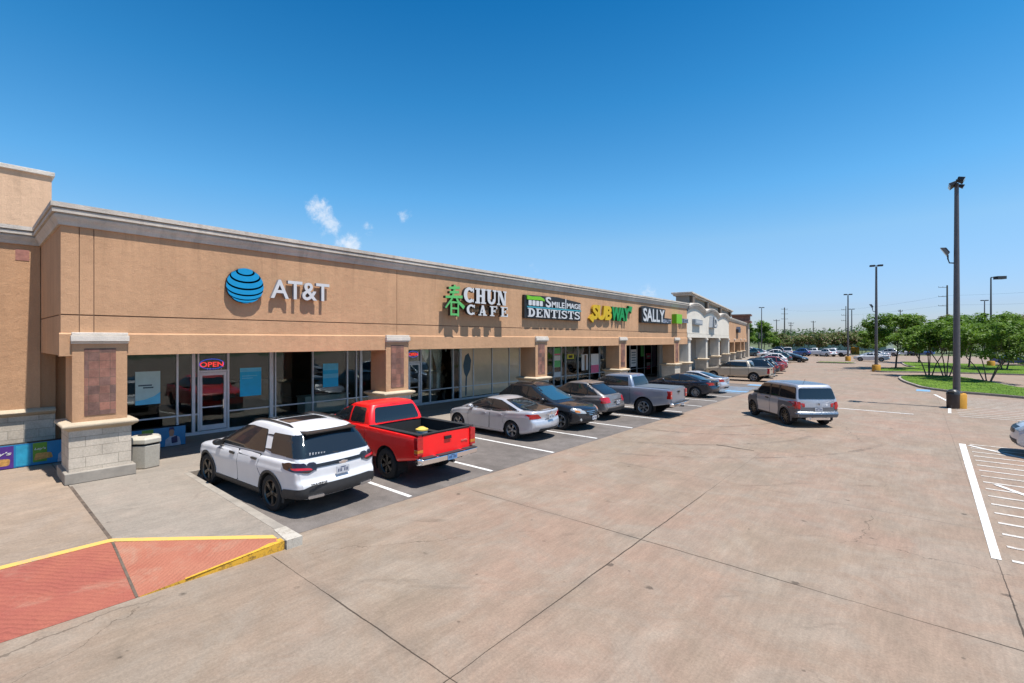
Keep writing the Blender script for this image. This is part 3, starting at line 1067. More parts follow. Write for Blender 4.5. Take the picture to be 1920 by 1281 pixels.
def spec_crossover(p, **k):
    """three-row white crossover with wrap-round dark rear glass"""
    L = 5.15
    S = dict(L=L, W=0.99, paint=p, wheels=(1.10, 4.16), R=0.385, tw=0.25, gap=0.05,
             zbot=[(0, 0.40), (0.5, 0.36), (1.0, 0.27), (4.2, 0.27), (4.7, 0.30), (L, 0.34)],
             ztop=[(0, 1.10), (0.25, 1.155), (1.2, 1.145), (3.3, 1.085), (3.75, 1.075), (4.5, 1.02), (4.95, 0.93), (L, 0.80)],
             wid=base_wid(L, 0.87, 0.78),
             rear=[(0.3, -0.10), (0.42, 0.03), (0.55, 0.06), (0.68, 0.05), (0.78, -0.02), (0.95, -0.03), (1.1, -0.09), (1.2, -0.14)],
             front=[(0.3, -0.12), (0.5, 0.0), (0.8, 0.0), (1.0, -0.05)],
             cabin=[(1.02, 0.13, 4.02, 0.93, 0.16), (1.16, 0.17, 3.72, 0.925, 0.17), (1.34, 0.29, 3.30, 0.865, 0.17), (1.52, 0.42, 2.92, 0.795, 0.17), (1.66, 0.50, 2.62, 0.725, 0.18), (1.72, 0.56, 2.42, 0.68, 0.2), (1.745, 0.66, 2.25, 0.63, 0.22)],
             roofarc=[(0.4, -0.05), (1.2, 0.0), (1.9, 0.025), (2.6, 0.0), (3.2, -0.05)], roofcrown=0.03,
             side_windows=[[(1.42, 1.20), (3.62, 1.15), (3.42, 1.26), (2.86, 1.585), (2.3, 1.645), (1.58, 1.63)],
                           [(0.13, 1.20), (1.17, 1.205), (1.30, 1.60), (0.62, 1.60), (0.38, 1.58)]],
             windshield=[(-0.80, 1.16), (0.80, 1.16), (0.64, 1.60), (-0.64, 1.60)],
             backlight=[(-0.92, 1.19), (0.92, 1.19), (0.78, 1.575), (0.64, 1.61), (-0.64, 1.61), (-0.78, 1.575)],
             dark_zone=(0.60, 1.19, 1.60), dlo_n=1,
             doors=[dict(poly=[(1.44, 0.42), (1.44, 0.62), (1.62, 0.88), (1.52, 1.14), (2.50, 1.125), (2.52, 0.42)], handle=(1.74, 1.03)),
                    dict(poly=[(2.54, 0.42), (2.52, 1.125), (3.56, 1.10), (3.62, 0.95), (3.60, 0.42)], handle=(2.76, 1.01))],
             cladding=[[(1.52, 0.28), (3.72, 0.28), (3.72, 0.40), (1.52, 0.42)]],
             lip=0.05, mirror=(3.42, 1.17, 0.90), mirror_mat=BADGE, handle_mat=BADGE, rim=(BRONZE, 5, 0.70),
             patches=[('tail_light', 'B', [(0.52, 0.975), (0.70, 0.905), (0.97, 0.955), (0.98, 1.10), (0.62, 1.04)], DKLENS, 0.02, True),
                      ('tail_light', 'L', [(-0.03, 0.96), (0.10, 0.94), (0.52, 1.095), (0.40, 1.12), (-0.03, 1.09)], DKLENS, 0.015, True),
                      ('brake_light', 'B', [(0.62, 0.955), (0.94, 0.985), (0.95, 1.03), (0.66, 0.995)], REDLENS, 0.028, True),
                      ('tailgate_trim', 'B', [(-0.6, 0.985), (0.6, 0.985), (0.66, 1.05), (-0.66, 1.05)], BADGE, 0.018),
                      ('plate_recess', 'B', [(-0.40, 0.76), (0.40, 0.76), (0.33, 0.97), (-0.33, 0.97)], p, -0.004),
                      ('rear_bumper', 'B', [(-0.93, 0.42), (0.93, 0.42), (0.92, 0.60), (0.68, 0.66), (-0.68, 0.66), (-0.92, 0.60)], PLASTIC, 0.018),
                      ('rear_bumper', 'L', [(0.0, 0.42), (0.66, 0.38), (0.60, 0.56), (0.0, 0.62)], PLASTIC, 0.014, True),
                      ('exhaust_tip', 'B', [(0.42, 0.415), (0.74, 0.415), (0.76, 0.475), (0.44, 0.475)], CHROME, 0.035, True),
                      ('headlight', 'F', [(0.55, 0.78), (0.84, 0.80), (0.82, 0.92), (0.55, 0.86)], CLEARLENS, 0.012, True),
                      ('grille', 'F', [(-0.5, 0.5), (0.5, 0.5), (0.45, 0.86), (-0.45, 0.86)], BADGE, 0.012),
                      ('sunroof', 'T', [(1.85, -0.46), (2.52, -0.44), (2.52, 0.44), (1.85, 0.46)], GLASS, 0.008),
                      ('sunroof', 'T', [(1.25, -0.46), (1.75, -0.46), (1.75, 0.46), (1.25, 0.46)], GLASS, 0.008)])
    def extra(root, bvh, fin, pt, S_):
        for sy in (1, -1):
            mb = MB(); pts = []
            for i in range(13):
                x = 0.85 + 1.75 * i / 12
                hgt, _, _, _ = bvh.ray_cast(Vector((x, sy * 0.60, 3)), Vector((0, 0, -1)))
                e = min(i, 12 - i)
                pts.append((x, sy * 0.60, (hgt.z if hgt else 1.7) + (0.03 if e > 0 else -0.01)))
            mb.tube(pts, 0.021, 8)
            fin(mb, 'roof_rail', BADGE)
        mb = MB()
        hgt, _, _, _ = bvh.ray_cast(Vector((-3, 0, 1.60)), Vector((1, 0, 0)))
        mb.obox((0.50, 0, 1.655), (0.16, 0, 0.02), (0, 0.60, 0), (0, 0, 0.012))
        fin(mb, 'spoiler', BADGE)
        plate_part(fin, -0.035, 0.86)
        # tailgate lettering and badge
        fnr = lambda a, b, d: (-0.05 - d, -a, b)
        mb = MB(); put_text(mb, 'TRAVERSE', -0.74, 0.675, -0.38, 0.715, fnr, 0, 0.02, 0)
        fin(mb, 'badge', BADGE, smooth=None)
        mb = MB()
        mb.obox((-0.05, 0, 1.02), (0.012, 0, 0), (0, 0.10, 0), (0, 0, 0.014)); mb.obox((-0.05, 0, 1.02), (0.013, 0, 0), (0, 0.05, 0.004), (0, 0, 0.03))
        fin(mb, 'badge', CHROME, smooth=None)
        # wiper on the back glass
        mb = MB(); mb.tube([(0.13, 0.0, 1.20), (0.17, 0.2, 1.235), (0.22, 0.40, 1.25)], 0.012, 6)
        fin(mb, 'wiper', BADGE)
        # row of small white stick-figure decals along the lower edge of the back glass
        mb = MB()
        for q in range(6):
            yy = 0.62 - q * 0.062; zz = 1.215; hq = 0.075 - 0.006 * q
            o_ = Vector((-3, yy, zz + 0.03)); hit, nn, _, _ = bvh.ray_cast(o_, Vector((1, 0, 0)))
            if hit is None: continue
            xx = hit.x - 0.02
            mb.box(xx - 0.002, xx, yy - 0.012, yy + 0.012, zz, zz + hq * 0.6); mb.box(xx - 0.002, xx, yy - 0.016, yy + 0.016, zz + hq * 0.65, zz + hq)
        fin(mb, 'window_decal', PLATE, smooth=None)
    S['extra'] = extra
    S.update(k)
    return S


def spec_pickup(p, L=5.8, W=0.99, H=1.86, wheels=(1.26, 4.90), R_=0.40, cab=(2.10, 4.10), rail=1.27, cover=None, crew=False, lens=REDLENS, rim=(BLACKRIM, 6, 0.62), bumper=CHROME, low=0.5, **k):
    bx = cab[0]
    rt = H - 0.065
    S = dict(L=L, W=W, paint=p, wheels=wheels, R=R_, tw=0.27, gap=0.075,
             zbot=[(0, low + 0.14), (0.6, low + 0.02), (1.0, low - 0.05), (L - 1.3, low - 0.05), (L - 0.5, low - 0.02), (L, low)],
             ztop=[(0, rail), (bx, rail + 0.02), (cab[1] - 0.3, rail - 0.03), (cab[1] + 0.2, rail - 0.04), (L - 0.5, rail - 0.12), (L - 0.15, rail - 0.18), (L, rail - 0.26)],
             wid=[(0, 0.955), (0.1, 0.985), (0.4, 1.0), (L * 0.5, 1.0), (L - 1, 1.0), (L - 0.4, 0.97), (L - 0.15, 0.92), (L, 0.86)],
             sect=[(0.94, 0.0), (0.975, 0.06), (0.985, 0.2), (0.99, 0.42), (1.0, 0.62), (0.998, 0.82), (0.985, 0.94), (0.965, 0.985), (0.93, 1.0)], crown=0.02,
             rear=[(low, 0.0), (rail, -0.01)], front=[(0.4, -0.05), (0.8, 0.0), (1.2, -0.03)], bowr=0.02, bowf=0.15,
             cabin=[(rail - 0.06, bx, cab[1] + 0.12, W * 0.925, 0.07), (rail + 0.08, bx + 0.02, cab[1] - 0.06, W * 0.91, 0.08), (rail + 0.30, bx + 0.10, cab[1] - 0.45, W * 0.85, 0.09), (rt - 0.10, bx + 0.17, cab[1] - 0.76, W * 0.775, 0.10), (rt - 0.03, bx + 0.21, cab[1] - 0.90, W * 0.74, 0.12), (rt, bx + 0.30, cab[1] - 1.03, W * 0.69, 0.14)],
             wbow=0.10, rbow=0.05, plan=0.02, roofcrown=0.04,
             side_windows=[[(cab[1] - 0.98, rail + 0.05), (cab[1] - 0.10, rail + 0.03), (cab[1] - 0.22, rail + 0.16), (cab[1] - 0.72, rt - 0.115), (cab[1] - 0.98, rt - 0.10)],
                           [(bx + 0.26, rail + 0.06), (cab[1] - 1.06, rail + 0.05), (cab[1] - 1.06, rt - 0.10), (bx + 0.34, rt - 0.11)]],
             windshield=[(-W * 0.80, rail + 0.10), (W * 0.80, rail + 0.10), (W * 0.67, rt - 0.12), (-W * 0.67, rt - 0.12)],
             backlight=[(-W * 0.76, rail + 0.06), (W * 0.76, rail + 0.06), (W * 0.66, rt - 0.10), (-W * 0.66, rt - 0.10)],
             doors=[dict(poly=[(cab[1] - 1.02, low), (cab[1] - 1.02, rail - 0.02), (cab[1] - 0.02, rail - 0.04), (cab[1] + 0.03, low)], handle=(cab[1] - 0.88, rail - 0.10)),
                    dict(poly=[(bx + 0.14, low), (bx + 0.14, rail - 0.02), (cab[1] - 1.05, rail - 0.02), (cab[1] - 1.05, low)], **(dict(handle=(bx + 0.32, rail - 0.10)) if crew else {}))],
             dlo=crew, bed=None if cover else (0.05, bx - 0.05), rim=rim, mirror=(cab[1] - 0.22, rail + 0.10, W * 0.93), mirror_mat=PLASTIC, inset=0.02,
             patches=[('headlight', 'F', [(W * 0.55, rail - 0.42), (W * 0.88, rail - 0.42), (W * 0.88, rail - 0.24), (W * 0.55, rail - 0.24)], CLEARLENS, 0.012, True),
                      ('grille', 'F', [(-W * 0.5, rail - 0.48), (W * 0.5, rail - 0.48), (W * 0.5, rail - 0.22), (-W * 0.5, rail - 0.22)], CHROME, 0.012)])
    tlz = k.pop('tlz', (rail - 0.47, rail - 0.03))
    amber = k.pop('amber', False)
    tgl = k.pop('tg_text', None)
    def extra(root, bvh, fin, pt, S_):
        # tailgate and its handle
        tg = pt('tailgate', [rpoly([(-W * 0.80, low + 0.17), (W * 0.80, low + 0.17), (W * 0.80, rail - 0.015), (-W * 0.80, rail - 0.015)], 0.03)], 'B', p, 0.014)
        mb = MB(); mb.box(-0.05, -0.005, -0.11, 0.11, rail - 0.19, rail - 0.11, 0)
        fin(mb, 'handle', BADGE, tg, smooth=None, bevel=0.008)
        for sy in (1, -1):
            mb = MB()
            y0, y1 = sy * W * 0.81, sy * W * 0.985
            z0, z1 = tlz
            if amber:
                mb.box(-0.035, 0.10, y0, y1, z0 + (z1 - z0) * 0.30, z1, 0)
                mb.box(-0.036, 0.10, y0, y1, z0 + (z1 - z0) * 0.12, z0 + (z1 - z0) * 0.30, 1)
                mb.box(-0.035, 0.10, y0, y1, z0, z0 + (z1 - z0) * 0.12, 0)
            else:
                mb.box(-0.035, 0.16, y0, y1, z0, z1, 0)
                mb.box(-0.038, 0.0, y0 + sy * 0.03, y1 - sy * 0.03, z0 + (z1 - z0) * 0.36, z0 + (z1 - z0) * 0.5, 2)
            fin(mb, 'tail_light', [lens, AMBER, CLEARLENS], smooth=None, bevel=0.008)
        # step bumper
        mb = MB()
        zb = low + 0.02
        prof = [(-0.20, zb + 0.02), (-0.20, zb + 0.135), (-0.175, zb + 0.155), (0.02, zb + 0.155), (0.02, zb), (-0.17, zb)]
        ys = [-W * 1.0, -W * 0.93, -W * 0.45, W * 0.45, W * 0.93, W * 1.0]
        sh = [0.14, 0.035, 0.0, 0.0, 0.035, 0.14]
        mb.loft([[Vector((x + (s_ if x < 0 else 0), y, z)) for x, z in prof] for y, s_ in zip(ys, sh)])
        bmp = fin(mb, 'rear_bumper', bumper, smooth=40, bevel=0.008)
        mb = MB(); mb.box(-0.195, -0.02, -W * 0.40, W * 0.40, zb + 0.155, zb + 0.168)
        mb.box(-0.185, 0.0, -W * 0.92, -W * 0.5, zb + 0.155, zb + 0.168); mb.box(-0.185, 0.0, W * 0.5, W * 0.92, zb + 0.155, zb + 0.168)
        fin(mb, 'step_pad', PLASTIC, bmp, smooth=None)
        plate_part(fin, -0.202, zb + 0.075, hgt=0.135, m=S_.get('plate_mat', PLATE))
        mb = MB(); mb.box(-0.26, 0.3, -0.035, 0.035, zb - 0.06, zb + 0.0); mb.box(0.1, 0.35, -W * 0.6, W * 0.6, zb - 0.10, zb - 0.02)
        mb.tube([(0.05, -0.55, zb - 0.06), (1.0, -0.5, zb - 0.03)], 0.035, 8)
        mb.tube([(wheels[0], -W * 0.85, R_), (wheels[0], W * 0.85, R_)], 0.05, 8); mb.lathe([(0.001, -0.12), (0.13, -0.1), (0.15, 0), (0.13, 0.1), (0.001, 0.12)], (wheels[0], 0, R_), 12)
        fin(mb, 'hitch_and_axle', DARKIN, smooth=40)
        if cover:
            mb = MB(); mb.box(0.06, bx - 0.04, -W * 0.86, W * 0.86, rail - 0.02, rail + 0.045)
            fin(mb, 'bed_cover', cover, smooth=None, bevel=0.02)
        else:
            mb = MB()
            yi = W * 0.80; zf = rail - 0.50; x0, x1 = 0.06, bx - 0.06
            mb.box(x0, x1, -yi, yi, zf - 0.02, zf)                               # floor
            for q in range(9):
                yy = -yi + 2 * yi * (q + 0.5) / 9
                mb.box(x0, x1, yy - 0.03, yy + 0.03, zf, zf + 0.015)
            for sy in (1, -1):
                mb.box(x0, x1, sy * yi, sy * (yi + 0.03), zf, rail + 0.005)      # side walls
                mb.box(wheels[0] - 0.45, wheels[0] + 0.45, sy * yi, sy * (yi - 0.2), zf, zf + 0.24)
                mb.box(0.0, bx - 0.02, sy * yi * 0.985, sy * W * 0.955, rail + 0.006, rail + 0.036)   # rail caps
            mb.box(x0 - 0.05, x0, -yi, yi, zf, rail + 0.012); mb.box(x1, x1 + 0.05, -yi, yi, zf, rail + 0.02)
            mb.box(-0.012, 0.07, -W * 0.80, W * 0.80, rail + 0.006, rail + 0.034)
            fin(mb, 'bed_liner', S_.get('liner', PLASTIC), smooth=None, bevel=0.006)
        mb = MB()
        mb.box(bx + 0.16, bx + 0.24, -0.14, 0.14, rt - 0.075, rt - 0.035)
        fin(mb, 'brake_light', REDLENS, smooth=None)
        if tgl:
            mb = MB(); put_text(mb, tgl, -0.80 + 1.28, rail - 0.33, -0.80 + 1.50, rail - 0.29, lambda a, b, d: (-0.012 - d, -a, b), 0, 0.01)
            fin(mb, 'badge', CHROME, tg, smooth=None)
    S['extra'] = extra
    S.update(k)
    return S


def spec_sedan(p, L=4.85, W=0.925, H=1.47, wheels=(1.08, 3.88), R_=0.335, belt=0.98, deck=1.06, rim=(ALLOY, 5, 0.69), lens=REDLENS, slope=0.0, txt=None, **k):
    rt = H - 0.05
    S = dict(L=L, W=W, paint=p, wheels=wheels, R=R_, tw=0.22, gap=0.045,
             zbot=[(0, 0.36), (0.4, 0.27), (0.9, 0.20), (L - 1, 0.19), (L - 0.4, 0.20), (L, 0.26)],
             ztop=[(0, deck - 0.07), (0.12, deck - 0.005), (0.30, deck), (0.7, deck - 0.015), (1.2, belt + 0.03), (3.2, belt - 0.03), (3.55, belt - 0.045), (4.2, belt - 0.14), (L - 0.25, belt - 0.27), (L, belt - 0.38)],
             wid=[(0, 0.78), (0.12, 0.88), (0.4, 0.955), (0.9, 1.0), (L * 0.5, 1.0), (L - 1.2, 0.985), (L - 0.6, 0.93), (L - 0.25, 0.82), (L, 0.66)],
             rear=[(0.25, -0.12), (0.4, 0.0), (0.55, 0.05), (0.68, 0.03), (0.8, -0.03), (0.95, -0.01), (1.1, 0.02)],
             front=[(0.2, -0.08), (0.45, 0.02), (0.62, 0.0), (0.8, -0.08)], bowr=0.16, bowf=0.28,
             cabin=[(belt - 0.05, 0.52, 3.90, W * 0.905, 0.22), (belt + 0.06, 0.66, 3.60, W * 0.895, 0.24), (belt + 0.17, 0.98, 3.24, W * 0.845, 0.24), (belt + 0.30, 1.36, 2.86, W * 0.765, 0.22), (rt - 0.06, 1.68, 2.60, W * 0.70, 0.2), (rt - 0.015, 1.92, 2.44, W * 0.655, 0.18)],
             roofcrown=0.035, rbow=0.14, wbow=0.2, plan=0.07,
             side_windows=[[(2.12, belt + 0.045), (3.42, belt + 0.035), (3.02, belt + 0.20), (2.62, rt - 0.075), (2.18, rt - 0.06)],
                           [(1.20, belt + 0.07), (2.05, belt + 0.05), (2.11, rt - 0.06), (1.75, rt - 0.085), (1.38, belt + 0.22)],
                           [(0.88, belt + 0.085), (1.13, belt + 0.075), (1.28, belt + 0.19)]],
             windshield=[(-W * 0.78, belt + 0.07), (W * 0.78, belt + 0.07), (W * 0.60, rt - 0.06), (-W * 0.60, rt - 0.06)],
             backlight=[(-W * 0.74, belt + 0.085), (W * 0.74, belt + 0.085), (W * 0.585, rt - 0.065), (-W * 0.585, rt - 0.065)],
             belt=[(0.75, belt + 0.045), (3.5, belt + 0.005), (3.5, belt + 0.022), (0.75, belt + 0.062)], belt_mat=CHROME,
             doors=[dict(poly=[(1.42, 0.30), (1.42, 0.50), (1.50, 0.62), (1.30, belt + 0.02), (2.10, belt + 0.01), (2.16, 0.30)], handle=(1.62, belt - 0.12)),
                    dict(poly=[(2.19, 0.30), (2.13, belt + 0.01), (3.22, belt - 0.01), (3.30, 0.62), (3.28, 0.30)], handle=(2.42, belt - 0.13))],
             rim=rim, mirror=(3.12, belt + 0.07, W * 0.90),
             patches=[('tail_light', 'B', [(0.40, deck - 0.25), (W * 0.92, deck - 0.27), (W * 0.9, deck - 0.10), (0.55, deck - 0.12)], lens, 0.012, True),
                      ('tail_light', 'L', [(0.02, deck - 0.26), (0.12, deck - 0.27), (0.46, deck - 0.11), (0.36, deck - 0.09), (0.02, deck - 0.10)], lens, 0.010, True),
                      ('trunk_lid', 'B', [(-0.60, deck - 0.30), (0.60, deck - 0.30), (0.62, deck - 0.03), (-0.62, deck - 0.03)], p, 0.006),
                      ('rear_diffuser', 'B', [(-0.55, 0.36), (0.55, 0.36), (0.50, 0.46), (-0.50, 0.46)], PLASTIC, 0.012),
                      ('headlight', 'F', [(0.42, 0.58), (W * 0.80, 0.62), (W * 0.78, 0.76), (0.45, 0.66)], CLEARLENS, 0.010, True),
                      ('headlight', 'L', [(L - 0.15, 0.60), (L - 0.6, 0.72), (L - 0.5, 0.79), (L - 0.15, 0.70)], CLEARLENS, 0.010, True),
                      ('grille', 'F', [(-0.36, 0.32), (0.36, 0.32), (0.38, 0.62), (-0.38, 0.62)], BADGE, 0.010)])
    def extra(root, bvh, fin, pt, S_):
        plate_part(fin, -0.06, deck - 0.215)
        mb = MB(); mb.obox((-0.045, 0, deck - 0.115), (0.01, 0, 0), (0, 0.26, 0), (0, 0, 0.016)); mb.lathe([(0.001, -0.062), (0.05, -0.06), (0.05, -0.04)], (0, 0, deck - 0.07), 14, 0, 'X')
        fin(mb, 'badge', CHROME, smooth=None)
    S['extra'] = extra
    S.update(k)
    return S


def spec_suv(p, L=4.70, W=0.94, H=1.72, wheels=(0.98, 3.70), R_=0.36, belt=1.06, rake=0.35, rim=(ALLOY, 5, 0.70), lens=REDLENS, rails=True, clad=None, lens_hi=False, nose=0.96, **k):
    rt = H - 0.045
    S = dict(L=L, W=W, paint=p, wheels=wheels, R=R_, tw=0.235, gap=0.05,
             zbot=[(0, 0.42), (0.5, 0.34), (1.0, 0.25), (L - 1, 0.25), (L - 0.4, 0.27), (L, 0.32)],
             ztop=[(0, belt + 0.03), (0.3, belt + 0.07), (1.2, belt + 0.04), (2.9, belt - 0.02), (3.25, belt - 0.03), (L - 0.7, nose), (L - 0.2, nose - 0.12), (L, nose - 0.24)],
             wid=base_wid(L, 0.85, 0.76),
             rear=[(0.3, -0.10), (0.45, 0.04), (0.60, 0.06), (0.70, 0.02), (0.85, -0.02), (1.1, -0.04 - rake * 0.1)],
             front=[(0.25, -0.10), (0.5, 0.02), (0.75, 0.0), (1.0, -0.06)],
             cabin=[(belt - 0.06, 0.14, 3.52, W * 0.93, 0.18), (belt + 0.07, 0.16 + rake * 0.15, 3.22, W * 0.92, 0.2), (belt + 0.25, 0.24 + rake * 0.5, 2.82, W * 0.86, 0.2), (belt + 0.42, 0.32 + rake * 0.95, 2.48, W * 0.79, 0.2), (rt - 0.06, 0.38 + rake * 1.2, 2.25, W * 0.735, 0.2), (rt - 0.015, 0.46 + rake * 1.35, 2.10, W * 0.69, 0.2), (rt, 0.58 + rake * 1.5, 1.96, W * 0.64, 0.2)],
             roofarc=[(0.2, -0.05), (1.0, 0.0), (1.6, 0.02), (2.3, 0.0), (2.9, -0.06)], roofcrown=0.03,
             side_windows=[[(1.98, belt + 0.06), (3.08, belt + 0.04), (2.78, belt + 0.22), (2.38, rt - 0.09), (2.02, rt - 0.07)],
                           [(1.08, belt + 0.085), (1.91, belt + 0.065), (1.95, rt - 0.07), (1.16, rt - 0.075)],
                           [(0.34 + rake * 0.3, belt + 0.11), (1.00, belt + 0.09), (1.07, rt - 0.08), (0.50 + rake * 1.0, rt - 0.12)]],
             windshield=[(-W * 0.80, belt + 0.06), (W * 0.80, belt + 0.06), (W * 0.65, rt - 0.08), (-W * 0.65, rt - 0.08)],
             backlight=[(-W * 0.76, belt + 0.10), (W * 0.76, belt + 0.10), (W * 0.64, rt - 0.12), (-W * 0.64, rt - 0.12)],
             doors=[dict(poly=[(1.30, 0.36), (1.30, 0.55), (1.42, 0.75), (1.12, belt + 0.03), (1.94, belt + 0.02), (1.98, 0.36)], handle=(1.42, belt - 0.10)),
                    dict(poly=[(2.01, 0.36), (1.97, belt + 0.02), (2.98, belt - 0.01), (3.06, 0.62), (3.04, 0.36)], handle=(2.22, belt - 0.11))],
             rim=rim, mirror=(2.86, belt + 0.09, W * 0.90),
             patches=[('tail_light', 'B', [(0.50, belt - 0.24), (W * 0.97, belt - 0.26), (W * 0.95, belt + 0.01), (0.66, belt - 0.02)], lens, 0.014, True),
                      ('tail_light', 'L', [(0.0, belt - 0.25), (0.16, belt - 0.25), (0.40, belt - 0.06), (0.30, belt + 0.0), (0.0, belt + 0.0)], lens, 0.012, True),
                      ('tailgate', 'B', [(-0.66, 0.70), (0.66, 0.70), (0.60, belt + 0.03), (-0.60, belt + 0.03)], p, 0.006),
                      ('rear_bumper', 'B', [(-0.80, 0.43), (0.80, 0.43), (0.74, 0.57), (-0.74, 0.57)], PLASTIC, 0.014),
                      ('headlight', 'F', [(0.42, nose - 0.28), (W * 0.84, nose - 0.24), (W * 0.86, nose - 0.08), (0.46, nose - 0.17)], CLEARLENS, 0.012, True),
                      ('headlight', 'L', [(L - 0.12, nose - 0.27), (L - 0.55, nose - 0.13), (L - 0.48, nose - 0.05), (L - 0.12, nose - 0.14)], CLEARLENS, 0.012, True),
                      ('grille', 'F', [(-0.40, nose - 0.36), (0.40, nose - 0.36), (0.44, nose - 0.15), (-0.44, nose - 0.15)], BADGE, 0.012),
                      ('front_bumper_grille', 'F', [(-0.55, 0.38), (0.55, 0.38), (0.62, 0.52), (-0.62, 0.52)], PLASTIC, 0.012)])
    if clad:
        S['cladding'] = [[(1.42, 0.26), (3.28, 0.26), (3.28, 0.37), (1.42, 0.37)]]; S['lip'] = 0.05; S['lip_mat'] = clad
    frontplate = k.pop('frontplate', False)
    def extra(root, bvh, fin, pt, S_):
        plate_part(fin, -0.05, 0.80)
        mb = MB(); mb.obox((-0.04, 0, 0.93), (0.012, 0, 0), (0, 0.30, 0), (0, 0, 0.018))
        fin(mb, 'badge', CHROME, smooth=None)
        mb = MB(); mb.obox((0.40 + rake * 1.15, 0, rt - 0.04), (0.13, 0, 0.015), (0, W * 0.62, 0), (0, 0, 0.014))
        fin(mb, 'spoiler', p, smooth=None, bevel=0.01)
        if rails:
            for sy in (1, -1):
                mb = MB(); pts = []
                for i in range(11):
                    x = 0.75 + rake + (2.35 - 0.75 - rake) * i / 10
                    hh, _, _, _ = bvh.ray_cast(Vector((x, sy * W * 0.60, 3)), Vector((0, 0, -1)))
                    pts.append((x, sy * W * 0.60, (hh.z if hh else rt) + (0.035 if 0 < i < 10 else -0.01)))
                mb.tube(pts, 0.02, 6); fin(mb, 'roof_rail', BADGE)
        if frontplate:
            plate_part(fin, L + 0.035, 0.50, back=False)
            mb = MB()
            for q in range(3):
                z = nose - 0.33 + q * 0.07
                mb.tube([(L - 0.075, -0.40, z), (L + 0.012, -0.2, z), (L + 0.022, 0, z), (L + 0.012, 0.2, z), (L - 0.075, 0.40, z)], 0.013, 6)
            fin(mb, 'grille_bar', CHROME)
            for sy in (1, -1):
                mb = MB(); mb.lathe([(0.002, 0.02), (0.05, 0.012), (0.06, 0.0), (0.06, -0.08)], (L - 0.16, sy * 0.64, 0.45), 16, 0, 'X')
                fin(mb, 'fog_light', CLEARLENS)
            for sy in (1, -1):
                mb = MB(); patch(mb, bvh, rpoly([(sy * W * 0.70, nose - 0.235), (sy * W * 0.84, nose - 0.215), (sy * W * 0.85, nose - 0.12), (sy * W * 0.70, nose - 0.17)], 0.02), 'F', 0.02, 0, 0.06)
                fin(mb, 'turn_signal', AMBER)
    S['extra'] = extra
    S.update(k)
    return S


